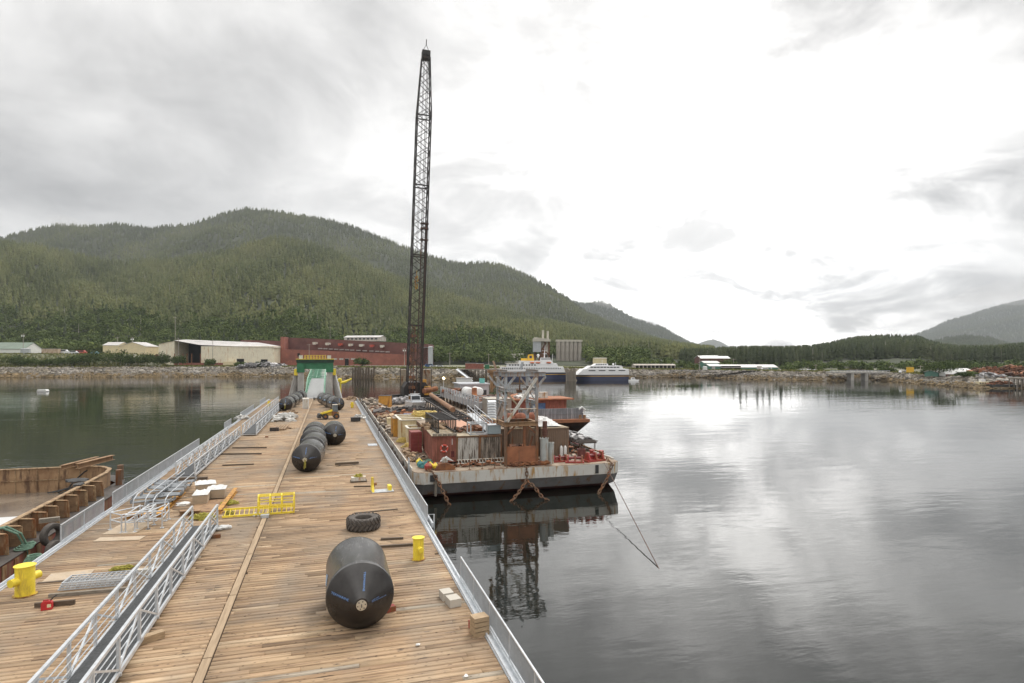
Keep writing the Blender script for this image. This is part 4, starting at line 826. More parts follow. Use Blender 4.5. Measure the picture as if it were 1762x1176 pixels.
guard(DXL-.12, 115.5, 134.5, -1, 'guard rail on the left edge next to the far walkway', .10)
guard(DXL-.12, 146, 158, -1, 'last guard rail on the left edge near the linkspan', .12)
m = MB(); m.bar((DXR+.30, 39.9, DZ+.55), (DXR+.75, 41.2, DZ+.2), .05); m.bar((DXR+.35, 38.9, DZ+.1), (DXR+.35, 41.5, DZ+.1), .12, .3); m.bar((DXR+.5, 39.3, DZ-.6), (DXR+.5, 39.3, DZ+.7), .08); solo('ladder_bracket', m, galv, 'small steel ladder bracket outside the right edge at the rail gap', 'bracket', loc=(DXR+.3, 40, DZ))
# ---- gangways
def gangway(x0, x1, y0, y1, label, lift=.28, sh=1.28, bay=2.25, rot=0):
    w = x1-x0; L_ = y1-y0; t = thing('gangway', label, 'gangway', ((x0+x1)/2, y0, DZ+lift), rot, 'aluminium gangways lying on the dock'); n = round(L_/bay); st = L_/n
    m = MB(); m.box((-w/2+.06, 0, .02), (w/2-.06, L_, .07)); m.build('walkway', grate, t)
    for s in (-1, 1):
        x = s*w/2
        m = MB(); m.bar((x, 0, 0), (x, L_, 0), .09, .16); m.build('bottom_chord', alum, t)
        m = MB(); m.bar((x, 0, sh), (x, L_, sh), .11, .11); m.build('handrail', alum, t)
        for i in range(n+1): m = MB(); m.bar((x, i*st, .08), (x, i*st, sh-.05), .10, .10); m.build('post', alum, t)
        for i in range(n):
            m = MB(); a, b_ = ((i*st, .1), ((i+1)*st, sh-.08)) if i % 2 == 0 else ((i*st, sh-.08), ((i+1)*st, .1)); m.bar((x, a[0], a[1]), (x, b_[0], b_[1]), .07, .07); m.build('brace', alum, t)
        m = MB()
        for k in (.35, .62, .90): m.tube((x-s*.05, 0, k), (x-s*.05, L_, k), .022, 6)
        m.build('guard_line', alum, t)
    for i in range(0, n+1, 2): m = MB(); m.bar((-w/2-.28, i*st, -.04), (w/2+.1, i*st, -.04), .07, .1); m.build('cross_member', alum, t)
    return t
gangway(-8.22, -6.80, 14.0, 42.1, 'nearest aluminium gangway with dark grating at the lower left')
gangway(-13.1, -11.6, 60.4, 89.0, 'middle aluminium gangway resting on a dark timber', .25, 1.25, 2.4, rot=0)
gangway(-11.5, -9.75, 90.6, 152, 'far long aluminium gangway ending beside the far fenders', .25, 1.35, 2.9)
def timber(p, q, w, h, label, mat=wood_d, z=DZ+.006, name='timber', cat='timber'):
    m = MB(); m.bar((p[0], p[1], z+h/2), (q[0], q[1], z+h/2), w, h); return solo(name, m, mat, label, cat, loc=(p[0], p[1], z))
def D(px, py): return P(px, py, DZ)
timber(D(289, 828), D(357, 825), .35, .22, 'dark timber under the near end of the middle gangway')
timber(D(205, 925), D(255, 925), .25, .2, 'short block under the left side of the nearest gangway') if False else None
def block(px, py, sx_, sy, sz, label, mat=wood, rz=0, name='timber_block', z=None, n=1):
    q = D(px, py); m = MB()
    for i in range(n): m.at((0, 0, 0), rnd.uniform(-.05, .05)); m.box((-sx_/2, -sy/2, i*sz/n), (sx_/2, sy/2, (i+1)*sz/n-.012*(n > 1)))
    o = solo(name, m, mat, label, 'block'); o.location = (q[0], q[1], (z if z else DZ+.006)); o.rotation_euler = (0, 0, rz); return o
block(259, 1103, .9, .32, .26, 'pale timber block under the right side of the near gangway', wood, .5); block(238, 1092, .55, .3, .24, 'orange ended timber block under the middle of the near gangway', M('orange end timber', (.55, .25, .12), .7), .2)
block(372, 926, .5, .25, .22, 'reddish timber block under the far end of the near gangway', rust_b, .1); block(265, 985, 1.5, .35, .22, 'white timber under the near gangway halfway along', whited, .05)
block(768, 1030, .5, .62, .34, 'pale concrete block on the right side, farther of the pair', concl if 'concl' in globals() else conc, .15, 'concrete_block'); block(780, 1041, .52, .62, .34, 'pale concrete block on the right side, nearer of the pair', concl, .15, 'concrete_block')
for k in range(4): block(825, 1091, .62, .5, .16, ['lowest', 'second lowest', 'second highest', 'topmost'][k]+' timber of the block stack by the right guard rail', wood, rnd.uniform(-.16, .16)+.1, 'timber_block', DZ+.006+k*.185)
block(815, 1084, .2, .55, .3, 'red painted chock beside the stacked timbers', red_p, .2, 'chock'); block(671, 1052, .42, .3, .22, 'red and white chock behind the nearest fender', red_p, .3, 'chock')
# ---- fenders
def txt_mesh(body, size):
    cu = bpy.data.curves.new('lettering', 'FONT'); cu.body = body; cu.size = size; cu.resolution_u = 1; o = bpy.data.objects.new('lettering', cu); scene.collection.objects.link(o)
    bpy.context.view_layer.update(); me = bpy.data.meshes.new_from_object(o.evaluated_get(bpy.context.evaluated_depsgraph_get())); bpy.data.objects.remove(o); return me
FR = 1.33; FC = .95; FL = 3.7
def cone_y(r): 
    k = max(0, min(1, (r-.24)/(FR-.24))); return -(FL/2+FC*(1-k))
def letter_on_cone(body, size, ang, r0, inward, parent, flip=False):
    me = txt_mesh(body, size); a = ang
    er = Vector((math.cos(a), 0, math.sin(a))); et = Vector((-math.sin(a), 0, math.cos(a)))
    for v in me.vertices:
        u, w_ = v.co.x, v.co.y; r = r0-u if inward else r0+u; p = er*r+et*(w_*(-1 if inward else 1)); rr = math.hypot(p.x, p.z)
        v.co = Vector((p.x, cone_y(rr)-.022, p.z))
    me.materials.append(blue_p); o = bpy.data.objects.new('lettering', me); scene.collection.objects.link(o); o.parent = parent; return o
def fender(label, loc, rz, roll=0, letters=True, rope=False, tags=True):
    t = thing('foam_fender', label, 'fender', loc, rz, 'black foam fenders lying on the dock')
    m = MB(); pr = [(FR*.992, -FL/2), (FR+.006, -FL/2+.06), (FR+.006, -FL/2+.30), (FR, -FL/2+.34), (FR, FL/2-.34), (FR+.006, FL/2-.30), (FR+.006, FL/2-.06), (FR*.992, FL/2)]; m.lathe(pr, 64, 'Y'); m.build('barrel', foam, t, True)
    m = MB(); m.lathe([(0, -FL/2-FC-.02), (.26, -FL/2-FC), (.30, -FL/2-FC+.05)]+[(r, cone_y(r)+.0) for r in (.5, .8, 1.1, 1.28)]+[(FR*.992, -FL/2)], 64, 'Y'); m.build('front_cone', foamc, t, True)
    m = MB(); m.lathe([(FR*.992, FL/2)]+[(r, -cone_y(r)) for r in (1.28, 1.1, .8, .5)]+[(.26, FL/2+FC), (0, FL/2+FC+.02)], 64, 'Y'); m.build('back_cone', foamc, t, True)
    for s in (-1, 1):
        m = MB(); m.lathe([(0, s*(FL/2+FC+.09)), (.07, s*(FL/2+FC+.09)), (.07, s*(FL/2+FC+.05)), (.20, s*(FL/2+FC+.045)), (.20, s*(FL/2+FC))], 24, 'Y')
        if s > 0: m.f = [tuple(reversed(f)) for f in m.f]
        pl = m.build('end_plate', M('bright end plate', (.66, .62, .52), .35, .5, var=.2, vs=8), t, True)
        m = MB(); 
        for k in range(6): a = k*math.pi/3+.2; m.cbox((.145*math.cos(a), s*(FL/2+FC+.052), .145*math.sin(a)), (.042, .02, .042))
        m.torus((0, s*(FL/2+FC+.10), .0), .05, .018, 14, 6, 'X'); m.build('plate_bolts', dark_m, pl)
    if letters:
        letter_on_cone('TEKMARINE', .125, math.pi-.24+roll, 1.16, True, t); letter_on_cone('TEKMARINE', .11, math.pi/2-.12+roll, 1.05, True, t)
        letter_on_cone('IIIIIIIIIII II IIIIIIII', .052, .13+roll, .40, False, t); letter_on_cone('WWW.TEKMARINE.COM', .052, .02+roll, .40, False, t)
        mk = MB(); vs = []
        for i in range(13):
            u = i/6-1; h = .20*(1-abs(u))+.004
            for w_ in (-1, 0, 1): a = math.pi*.93+w_*h/FR; vs.append(((FR+.012)*math.cos(a), -FL/2+1.35+u*.75, (FR+.012)*math.sin(a)))
        mk.add(vs, [(3*i+j, 3*i+j+1, 3*i+j+4, 3*i+j+3) for i in range(12) for j in (0, 1)]); mk.build('side_emblem', M('pale blue emblem', (.30, .42, .58), .5, var=.3, vs=6), t)
    if rope:
        m = MB(); m.path([(0, -FL/2-FC-.1, 0), (-.03, -FL/2-FC-.12, -.4), (-.05, -FL/2-FC-.06, -.85)], .035, 6); m.path([(.08, -FL/2-FC-.1, 0), (.08, -FL/2-FC-.1, -.75)], .03, 6); m.build('tail_rope', rope_y, t)
    return t
def fpos(pxr, pyb, off=FL/2, rz=0):
    x, y, z = P(pxr, pyb, DZ); x2 = x-off*math.sin(rz); y2 = y+off*math.cos(rz); return (x2, y2, DZ+FR+.006)
f1 = fender('nearest and largest looking black foam fender with blue lettering', fpos(620, 1083), 0, rope=False)
f2 = fender('front fender of the row of four, with a yellow rope on its nose', fpos(527, 813, rz=-.10), -.10, roll=.1, rope=True)
for k, (px, py, rz, lab) in enumerate([(536.5, 795.5, -.06, 'second fender of the row of four, just behind the roped one'), (537, 781, -.05, 'third fender of the row of four'), (540, 768.5, -.03, 'last and farthest fender of the row of four')]):
    copy_tree(f1, lab, fpos(px, py, rz=rz), rz)
copy_tree(f1, 'single fender right of the row of four', fpos(576, 766.5, rz=.02), .02)
for (px, py, rz, lab) in [(581.5, 706.5, .25, 'front right fender of the far bundle behind the loader'), (572, 702, .28, 'middle fender of the far bundle behind the loader'), (564, 697.5, .30, 'left rear fender of the far bundle behind the loader'),
                          (491.5, 707.5, -.08, 'front fender of the far left row beside the white tote'), (499, 702, -.12, 'second fender of the far left row'), (506, 697.5, -.12, 'third fender of the far left row'), (514, 692, -.12, 'last fender of the far left row near the linkspan')]:
    copy_tree(f2 if py > 707 else f1, lab, fpos(px, py, rz=rz), rz)
# ---- bollards
def bollard(loc, rz, label, h=1.22, r=.29):
    t = thing('bollard', label, 'bollard', loc, rz, 'yellow mooring bollards on the dock'); m = MB(); m.lathe([(r, 0), (r, h)], 32); m.build('post', yel, t, True)
    m = MB(); m.lathe([(r+.01, h), (r+.05, h+.01), (r+.05, h+.035), (0, h+.04)], 32); m.build('cap', yel, t)
    m = MB(); m.lathe([(.48*r, -r-.30), (.48*r, r+.30)], 20, 'Y'); o = m.build('cross_pin', yel, t, True); o.location = (0, 0, h*.55); m = MB(); m.lathe([(r+.09, 0), (r+.09, .03)], 24); m.build('base_plate', yeld, t); return t
b0 = bollard((D(720, 963)[0], D(720, 963)[1], DZ+.012), .12, 'yellow mooring bollard at the right edge behind the nearest fender', 1.15)
q = D(43, 1024); t_ = bollard((q[0], q[1], DZ+.012), -.50, 'large yellow mooring bollard at the left edge beside the rusty barge', 1.32, .38)
for px, py, lab in ((463, 700, 'far yellow bollard at the left edge behind the gangway'), (606, 702, 'far yellow bollard at the right edge near the fender bundle')):
    q = D(px, py); copy_tree(b0, lab, (q[0], q[1], DZ+.012), .6)
# ---- big tyre
def tyre(name, label, loc, R0, wd, rot=(0, 0, 0), lugs=22, group=None, mat=tyre_m, r_in=.52):
    t = thing(name, label, 'tyre', loc, 0, group); t.rotation_euler = rot
    m = MB(); ri = R0*r_in; h = wd/2; pr = [(ri, -h*.72), (ri+.03, -h*.86), (R0*.78, -h*1.0), (R0*.95, -h*.86), (R0, -h*.6), (R0, h*.6), (R0*.95, h*.86), (R0*.78, h*1.0), (ri+.03, h*.86), (ri, h*.72), (ri*1.02, 0), (ri, -h*.72)]
    n = 40; vs = []; fs = []
    for (r, z) in pr:
        for k in range(n): w = 2*math.pi*k/n; vs.append((r*math.cos(w), r*math.sin(w), z))
    for i in range(len(pr)-1):
        for k in range(n): k2 = (k+1) % n; fs.append((i*n+k, i*n+k2, (i+1)*n+k2, (i+1)*n+k))
    m.add(vs, fs); cs = m.build('carcass', mat, t, True)
    if lugs:
        m = MB()
        for k in range(lugs):
            for s in (-1, 1):
                a = 2*math.pi*(k+(0 if s > 0 else .5))/lugs; a2 = a+.20; c1 = (math.cos(a), math.sin(a)); c2 = (math.cos(a2), math.sin(a2)); rr = R0+.0
                m.bar((c1[0]*rr*.93, c1[1]*rr*.93, s*h*1.0), (c1[0]*(rr+.02), c1[1]*(rr+.02), s*h*.72), .13, .09); m.bar((c1[0]*(rr+.02), c1[1]*(rr+.02), s*h*.74), (c2[0]*(rr+.025), c2[1]*(rr+.025), s*h*.04), .085, .13)
        m.build('tread', mat, t)
    return t
q = D(625.5, 910); tyre('loader_tyre', 'big lugged loader tyre lying flat behind the nearest fender', (q[0], q[1], DZ+.42), 1.0, .74)
# ---- yellow caged ladder
t = thing('caged_ladder', 'yellow caged ladder lying on the planks', 'ladder', (D(382, 893)[0], D(382, 893)[1], DZ+.02), 0)
a = D(382, 893); b = D(507, 884); L_ = math.hypot(b[0]-a[0], b[1]-a[1]); t.rotation_euler = (0, 0, math.atan2(b[1]-a[1], b[0]-a[0]))
for k, (y_, z_) in enumerate(((0.0, .10), (.70, .42))): m = MB(); m.bar((0, y_, z_), (L_, y_, z_), .08, .12); m.build('stile', yel, t)
m = MB(); 
for i in range(int(L_/.3)): m.tube((.15+i*.3, 0, .10), (.15+i*.3, .70, .42), .026, 6)
m.build('rungs', yel, t)
xs = [L_-2.35, L_-1.6, L_-.85, L_-.05]
for x_ in xs:
    m = MB(); pts = [(x_, -.02, .12), (x_, -.12, .5), (x_, -.08, .95), (x_, .12, 1.28), (x_, .42, 1.36), (x_, .72, 1.22), (x_, .88, .9), (x_, .86, .5), (x_, .66, .12)]
    for p_, q_ in zip(pts, pts[1:]): m.bar(p_, q_, .09, .06)
    m.build('hoop', yel, t)
for yz in [(-.12, .5), (-.08, .95), (.12, 1.28), (.42, 1.36), (.72, 1.22), (.88, .9), (.86, .5)]: m = MB(); m.bar((xs[0], *yz), (L_, *yz), .07, .05); m.build('cage_strip', yel, t)
for x_, y_ in ((xs[0]+.0, .2), (2.0, .2)): m = MB(); m.bar((x_, -.15, .04), (x_, .8, .04), .14, .08); m.build('support_block', whited, t)
# small white plate, hatch
q = D(456, 891); m = MB(); m.box((-.24, -.18, 0), (.24, .18, .16)); m.box((-.27, -.2, .16), (.27, .2, .19)); o = solo('junction_box', m, galv, 'small grey box on the centre strip below the yellow ladder', 'box'); o.location = (q[0], q[1], DZ+.02)
q = D(641, 766); m = MB(); m.box((-.55, -.9, 0), (.55, .9, .035)); m.box((-.49, -.84, .035), (.49, .84, .045)); o = solo('deck_hatch', m, galv, 'square grey hatch plate beside the long right guard rail', 'hatch'); o.location = (q[0], q[1], DZ+.012)
# mooring hook unit
q = D(640, 849); t = thing('chain_stopper', 'grey deck plate with two yellow upright brackets', 'deck fitting', (q[0], q[1], DZ+.012), .06); m = MB(); m.box((0, -.1, 0), (1.75, 1.0, .05)); m.build('plate', galv, t)
m = MB(); m.prismx([(-.05, .05), (1.0, .05), (.85, .5), (.7, 1.15), (.45, 1.15), (.3, .5)], .02, .20); m.build('bracket', yel, t); m = MB(); m.box((1.35, .25, .05), (1.62, .95, .42)); m.build('bracket', yel, t); m = MB(); m.tube((.1, .5, .6), (.45, .5, .6), .12, 12); m.build('pin', yeld, t)
# chain crate
q = D(617, 829); t = thing('chain_crate', 'low pale crate heaped with yellow green rope beside the yellow brackets', 'crate', (q[0], q[1], DZ+.01)); m = MB(); m.box((-.62, -.4, .12), (.62, .4, .42)); m.build('crate_body', whited, t); m = MB(); m.box((-.7, -.45, 0), (.7, .45, .11)); m.build('pallet', wood_d, t)
def coilpile(r, h, n, rad, seed, mat, parent=None, name='rope', sc=1.0):
    r_ = random.Random(seed); pts = []; a = r_.uniform(0, 6)
    for i in range(n): a += .55+r_.uniform(-.15, .5); q_ = r*r_.uniform(.25, 1)*(1-.45*i/n); pts.append((q_*math.cos(a), q_*math.sin(a)*sc, rad+h*(i/n)*r_.uniform(.5, 1)))
    m = MB(); m.path(pts, rad, 5); return m
coilpile(.5, .24, 90, .026, 2, rope_y).build('rope', rope_y, t).location = (0, 0, .42)
q = D(211, 980); o = solo('rope_heap', coilpile(.75, .16, 75, .024, 4, rope_y, sc=.6), rope_y, 'small heap of yellow green rope between stacked rails and near gangway', 'rope'); o.location = (q[0], q[1], DZ+.01)
for px, py, r_, n_, sd_, lab in ((348, 892, 1.1, 220, 5, 'large yellow rope heap at the far end of the near gangway'), (395, 868, .8, 140, 6, 'yellow rope heap right of the white covered crates'), (395, 886, .5, 60, 14, 'loose rope end left of the yellow ladder')):
    q = D(px, py); o = solo('rope_heap', coilpile(r_, .3, int(n_*.8), .026, sd_, rope_y, sc=.8), rope_y, lab, 'rope'); o.location = (q[0], q[1], DZ+.01)
# long dark timbers
for (a, b, lab, h) in [((609, 838.5), (645, 838), 'dark timber behind the yellow brackets', .1), ((609, 884), (684, 877), 'long thin dark timber farther than the big tyre', .05), ((655, 930), (694, 928), 'dark timber right of the big tyre', .12), ((650, 943), (713, 939), 'dark timber pointing at the right yellow bollard', .12), ((383, 802), (437, 800), 'thin dark timber left of the row of four fenders', .12), ((400, 772), (459, 771.5), 'farthest of the thin dark timbers near the middle gangway', .14), ((352, 783), (450, 782), 'longest thin dark timber beside the middle gangway', .14), ((65, 1004), (170, 996), 'thin dark strip behind the left yellow bollard', .03)]:
    timber(D(*a), D(*b), .16, h, lab)
q = D(597, 801); t = thing('lumber_beam', 'dark and pale lumber beam on two small blocks', 'timber', (q[0], q[1], DZ+.01), .04); m = MB(); m.box((-1.15, -.16, .1), (1.15, .02, .3)); m.build('beam', wood_d, t); m = MB(); m.box((-1.0, .02, .1), (1.1, .2, .34)); m.build('plank', ply, t)
for s in (-.7, .7): m = MB(); m.box((s-.1, -.25, 0), (s+.1, .25, .1)); m.build('block', wood_g, t)
# jerrycan
q = D(81, 1049); t = thing('jerrycan', 'red plastic fuel can standing before a dark timber', 'fuel can', (q[0], q[1], DZ+.01), .15); m = MB(); m.prismy([(-.2, 0), (.2, 0), (.2, .27), (.14, .36), (-.16, .36), (-.2, .3)], -.11, .11); m.build('body', M('red plastic', (.55, .03, .035), .4, var=.2), t)
m = MB(); m.path([(.1, 0, .34), (.22, 0, .48), (.34, 0, .56)], .028, 6); m.build('spout', dark_m, t); m = MB(); m.bar((-.12, 0, .40), (.04, 0, .40), .05, .04); m.bar((-.12, 0, .34), (-.12, 0, .40), .04); m.bar((.04, 0, .34), (.04, 0, .40), .04); m.build('handle', red_p, t); m = MB(); m.box((.02, -.114, .1), (.16, -.11, .24)); m.build('sticker', creamy, t)
timber(D(60, 1046), D(129, 1040), .12, .2, 'dark timber right behind the red fuel can'); timber(D(84, 1028), D(222, 1016), .14, .14, 'long pale timber under the stacked railings', wood_g)
# stacked railings
a = Vector(D(100, 1022)); b = Vector(D(205, 1013)); t = thing('stacked_railings', 'stack of galvanised railing panels beside the left bollard', 'railing stack', (a.x, a.y, DZ+.16), math.atan2(b.y-a.y, b.x-a.x)); L_ = (b-a).length; 
for k in range(4):
    m = MB(); z_ = k*.10; dx = k*.05
    for y_ in (0, 1.05): m.bar((dx, y_, z_), (L_+dx+.3*(y_ > 0), y_, z_), .05)
    m.bar((dx, 0, z_), (dx, 1.05, z_), .05); m.bar((L_+dx, 0, z_), (L_+dx+.3, 1.05, z_), .05)
    for i in range(1, 12): x_ = dx+L_*i/12; m.bar((x_, 0, z_), (x_+.06, 1.05, z_), .022)
    m.build('panel', galv, t)
# plywood sheets
def sheet_on(px0, py0, px1, py1, w, label, mat=ply, z=.012, h=.025):
    a = Vector(D(px0, py0)); b = Vector(D(px1, py1)); m = MB(); m.box((0, 0, 0), ((b-a).length, w, h)); o = solo('plywood_sheet', m, mat, label, 'plywood'); o.location = (a.x, a.y, DZ+z); o.rotation_euler = (0, 0, math.atan2(b.y-a.y, b.x-a.x))
sheet_on(72, 1003, 150, 995, 1.2, 'thin plywood sheet behind the left yellow bollard'); sheet_on(175, 921, 232, 919, 2.6, 'mottled plywood sheet under the left group of railing stands'); sheet_on(160, 933, 240, 930, .8, 'narrow plywood sheet in front of the railing stands')
# railing stands
def stand(a, b, d, label, h=1.05, npost=2):
    a = Vector(D(*a)); b = Vector(D(*b)); t = thing('railing_stand', label, 'railing', (a.x, a.y, DZ+.04), math.atan2(b.y-a.y, b.x-a.x), 'free standing railing frames'); L_ = (b-a).length
    for (x_, y_) in ((0, 0), (L_, 0), (0, d), (L_, d)):
        m = MB(); m.tube((x_, y_, 0), (x_, y_, h), .045, 8); m.build('post', alum, t); m = MB(); m.box((x_-.11, y_-.11, -.03), (x_+.11, y_+.11, 0)); m.build('foot_plate', galv, t)
    for z_ in (h, h*.55):
        m = MB(); m.tube((0, 0, z_), (L_, 0, z_), .04, 8); m.tube((0, 0, z_), (0, d, z_), .04, 8); m.tube((L_, 0, z_), (L_, d, z_), .04, 8); m.build('rail', alum, t)
stand((190, 912), (209, 917), 2.0, 'leftmost free standing railing frame'); stand((216, 917), (232, 916), 2.6, 'narrow railing frame second from the left'); stand((236, 911), (255, 911), 1.9, 'wide railing frame in the middle of the group'); stand((255, 911), (279, 909), 2.2, 'right free standing railing frame near the orange planks')
# racks with trays
def rack(px, py, L_, label):
    q = D(px, py); t = thing('handrail_rack', label, 'handrail', (q[0], q[1], DZ+.02), .0, 'handrail sections lying over grey trays')
    for x_ in (0, .75): m = MB(); m.path([(x_, 0, .1), (x_+.0, .3, .75), (x_, 1.2, .95), (x_, L_, .95)], .035, 7); m.build('rail', alum, t)
    r_ = random.Random(int(px)); 
    for i in range(int(L_/1.1)): m = MB(); m.at((.35+r_.uniform(-.2, .2), .6+i*1.1, .45+r_.uniform(-.1, .1)), 0, r_.uniform(-.1, .1), r_.uniform(-.15, .15)); m.box((-.75, -.35, 0), (.75, .35, .05)); m.box((-.75, -.35, 0), (-.7, .35, .25)); m.box((.7, -.35, 0), (.75, .35, .25)); m.build('tray', M('dull tray steel', (.30, .32, .34), .5, .3, var=.4, vs=3), t)
    return t
rack(228, 880, 9.5, 'left row of grey trays under two bent handrails'); rack(262, 882, 9.8, 'right row of grey trays under two bent handrails')
def beam3(a, b, w, h, mat, label, name='steel_beam', cat='beam', zz=0): a = D(*a); b = D(*b); m = MB(); m.ibeam((a[0], a[1], DZ+.01+h/2+zz), (b[0], b[1], DZ+.01+h/2+zz), w, h); return solo(name, m, mat, label, cat, loc=(a[0], a[1], DZ))
beam3((277, 886), (316, 848), .4, .3, M('orange beam paint', (.62, .32, .06), .6, var=.3, rust=.5), 'long orange beam lying right of the grey trays'); beam3((213, 893), (281, 889), .4, .26, M('orange beam paint', (.6, .3, .05)), 'orange beam lying across below the grey trays')
beam3((309, 887), (345, 885), .5, .3, rust_l, 'short rusty beam left of the yellow rope heap'); beam3((377, 885), (406, 846), .32, .3, M('orange beam paint', (.6, .3, .05)), 'long orange rusty beam right of the white covered crates')
m = MB(); a = D(322, 884); m.box((0, 0, 0), (2.3, 3.6, .05)); o = solo('rusty_plate', m, rust_l, 'flat orange rusty plate in front of the white covered crates', 'plate'); o.location = (a[0], a[1], DZ+.02)
def covered(px, py, w, d, h, label, rz=.1):
    q = D(px, py); t = thing('covered_crate', label, 'crate', (q[0], q[1], DZ+.06), rz, 'crates under white sheets'); m = MB(); m.box((-w/2, 0, 0), (w/2, d, h)); 
    for i in range(6): m.box((-w/2-.02, -.02, h*i/6), (w/2+.02, 0, h*i/6+h*.12))
    m.build('crate', ply, t); m = MB(); n_ = 8; vs = []
    for j in range(n_+1):
        for i in range(n_+1): vs.append((-w/2-.06+(w+.12)*i/n_, -.06+(d+.12)*j/n_, h+.04+rnd.uniform(0, .16)*(0 < i < n_ and 0 < j < n_)))
    m.add(vs, [(j*(n_+1)+i, j*(n_+1)+i+1, (j+1)*(n_+1)+i+1, (j+1)*(n_+1)+i) for j in range(n_) for i in range(n_)]); m.build('sheet', tarp, t); return t
covered(344, 869, .95, 1.6, .62, 'nearest white covered crate of the three', .05); covered(371, 859, 1.25, 1.4, .62, 'right white covered crate beside the rope heap', .05); covered(354, 851, 1.4, 1.5, .7, 'rear white covered crate of the three', .2)
q = D(388, 911); m = MB(); m.at((0, 0, 0)); m.blob((0, 0, .14), (.42, .25, .14), rnd, 2, .25); m.blob((-.3, -.1, .1), (.3, .2, .1), rnd, 2, .25); o = solo('plastic_sheet', m, tarp, 'crumpled white plastic sheet beside the end of the near gangway', 'sheet'); o.location = (q[0], q[1], DZ+.01)
q = D(316, 878); m = MB(); m.at((0, 0, 0)); m.blob((0, 0, .14), (.5, .35, .16), rnd, 2, .25); o = solo('plastic_sheet', m, tarp, 'crumpled white plastic sheet on the short rusty beam', 'sheet'); o.location = (q[0], q[1], DZ+.28)
# far items
q = D(526, 704); t = thing('site_toilet', 'white upright cabin standing beside the far left fenders', 'cabin', (q[0], q[1], DZ+.01)); m = MB(); m.box((-.6, 0, 0), (.6, 1.3, 2.1)); m.build('cabin', white, t); m = MB(); m.prismx([(-.05, 2.1), (1.35, 2.1), (.65, 2.28)], -.65, .65); m.build('roof', whited, t); m = MB(); m.box((-.45, -.03, .1), (.45, 0, 1.95)); m.build('door', whited, t)
q = D(549, 689); t = thing('flat_trailer', 'small dark flat trailer at the foot of the linkspan', 'trailer', (q[0], q[1], DZ+.01)); m = MB(); m.box((-1.4, 0, .35), (1.4, 2.5, .5)); m.build('bed', dark_m, t); m = MB(); m.bar((-1.4, .1, .5), (-1.4, .1, 1.1), .06); m.bar((1.4, .1, .5), (1.4, .1, 1.1), .06); m.build('stake', galv, t)
for sx_ in (-1.2, 1.2): m = MB(); m.lathe([(.32, -.12), (.32, .12)], 12, 'X'); o = m.build('wheel', rubber, t); o.location = (sx_, 1.2, .34)
# loader
q = D(569, 722); t = thing('loader', 'small yellow telehandler facing left before the far fenders', 'loader', (q[0], q[1]+1.0, DZ+.01), .1); t.scale = (1.2, 1.2, 1.15); m = MB(); m.prismy([(-1.2, .5), (1.1, .5), (1.1, 1.0), (.3, 1.15), (-1.1, 1.15), (-1.25, .9)], -.55, .55); m.build('body', yeld, t)
m = MB(); m.prismy([(.15, 1.0), (1.0, 1.0), (.95, 2.1), (.3, 2.1)], -.45, .45); m.build('cab', M('cab glass', (.20, .24, .27), .15), t); m = MB(); m.box((.25, -.5, 2.1), (1.0, .5, 2.17)); m.build('cab_roof', whited, t)
m = MB(); m.bar((.2, -.6, 1.35), (-1.5, -.6, .85), .22, .26); m.build('boom', yel, t); m = MB(); m.prismy([(-1.9, .25), (-1.4, .25), (-1.35, .9), (-1.75, .8)], -1.0, 1.0); m.build('bucket', dark_m, t)
for sx_ in (-.8, .75):
    for sy in (-.75, .75): m = MB(); m.lathe([(.42, -.17), (.42, .17)], 16, 'Y'); w_ = m.build('wheel', rubber, t); w_.location = (sx_, sy, .42); m = MB(); m.lathe([(.2, -.18), (.2, .18)], 12, 'Y'); m.build('rim', yeld, w_)
q = D(612, 726); t = thing('dark_bin', 'low black bin near the far right guard rail', 'bin', (q[0], q[1], DZ+.01)); m = MB(); m.box((-.78, 0, .08), (.78, 1.0, .62)); m.build('body', dark_m, t); m = MB(); m.box((-.82, -.04, .62), (.82, 1.04, .68)); m.build('rim', blk, t)
def piles_of(px, py, w, d, h, n, sd_, label, mat, name='rubble_heap', s=(.2, .6)): q = D(px, py); return heap(name, label, q[0], q[1], DZ+.01, w, d, h, n, sd_, s, mat=mat)
wp = M('white packaging', (.68, .67, .64), .6, var=.3, vs=3, tint=.25); wpk = M('timber offcuts', (.42, .29, .18), .8, var=.4, vs=3, tint=.4)
piles_of(490, 722, 3.8, 8.5, 1.0, 130, 11, 'heap of white packaging right of the far gangway', wp, s=(.3, .9)); piles_of(499, 712, 2.5, 4, .5, 50, 12, 'timber offcuts behind the white packaging heap', wpk); piles_of(416, 722, 2.4, 3, .8, 40, 13, 'white packaging on the left edge beyond the middle gangway', wp)
piles_of(620, 720, 2.2, 5, .5, 60, 14, 'mixed offcuts beside the low black bin', wp); piles_of(607, 688, 3.0, 12, .6, 90, 15, 'scattered gear at the far right corner of the dock', wpk); piles_of(502, 738, 1.2, .8, .1, 12, 16, 'small splintered board pieces left of the row of fenders', wpk)
t = thing('loaded_pallet', 'long pallet of timbers with a black weight right of the far gangway', 'pallet', (D(468, 742)[0], D(468, 742)[1], DZ+.01)); m = MB()
for k in range(5): m.bar((.1+k*.38, 0, .18), (.35+k*.38, 5.5, .18), .2, .16)
m.bar((0, .6, .05), (2, .6, .05), .15, .1); m.bar((0, 4.5, .05), (2, 4.5, .05), .15, .1); m.build('timbers', wpk, t); m = MB(); m.box((-.3, -.35, 0), (.95, .1, .5)); m.build('weight', blk, t)
q = D(459, 753); block(459, 753, .4, .25, .16, 'tiny rust red block on the planks before the black weight', rust_m)
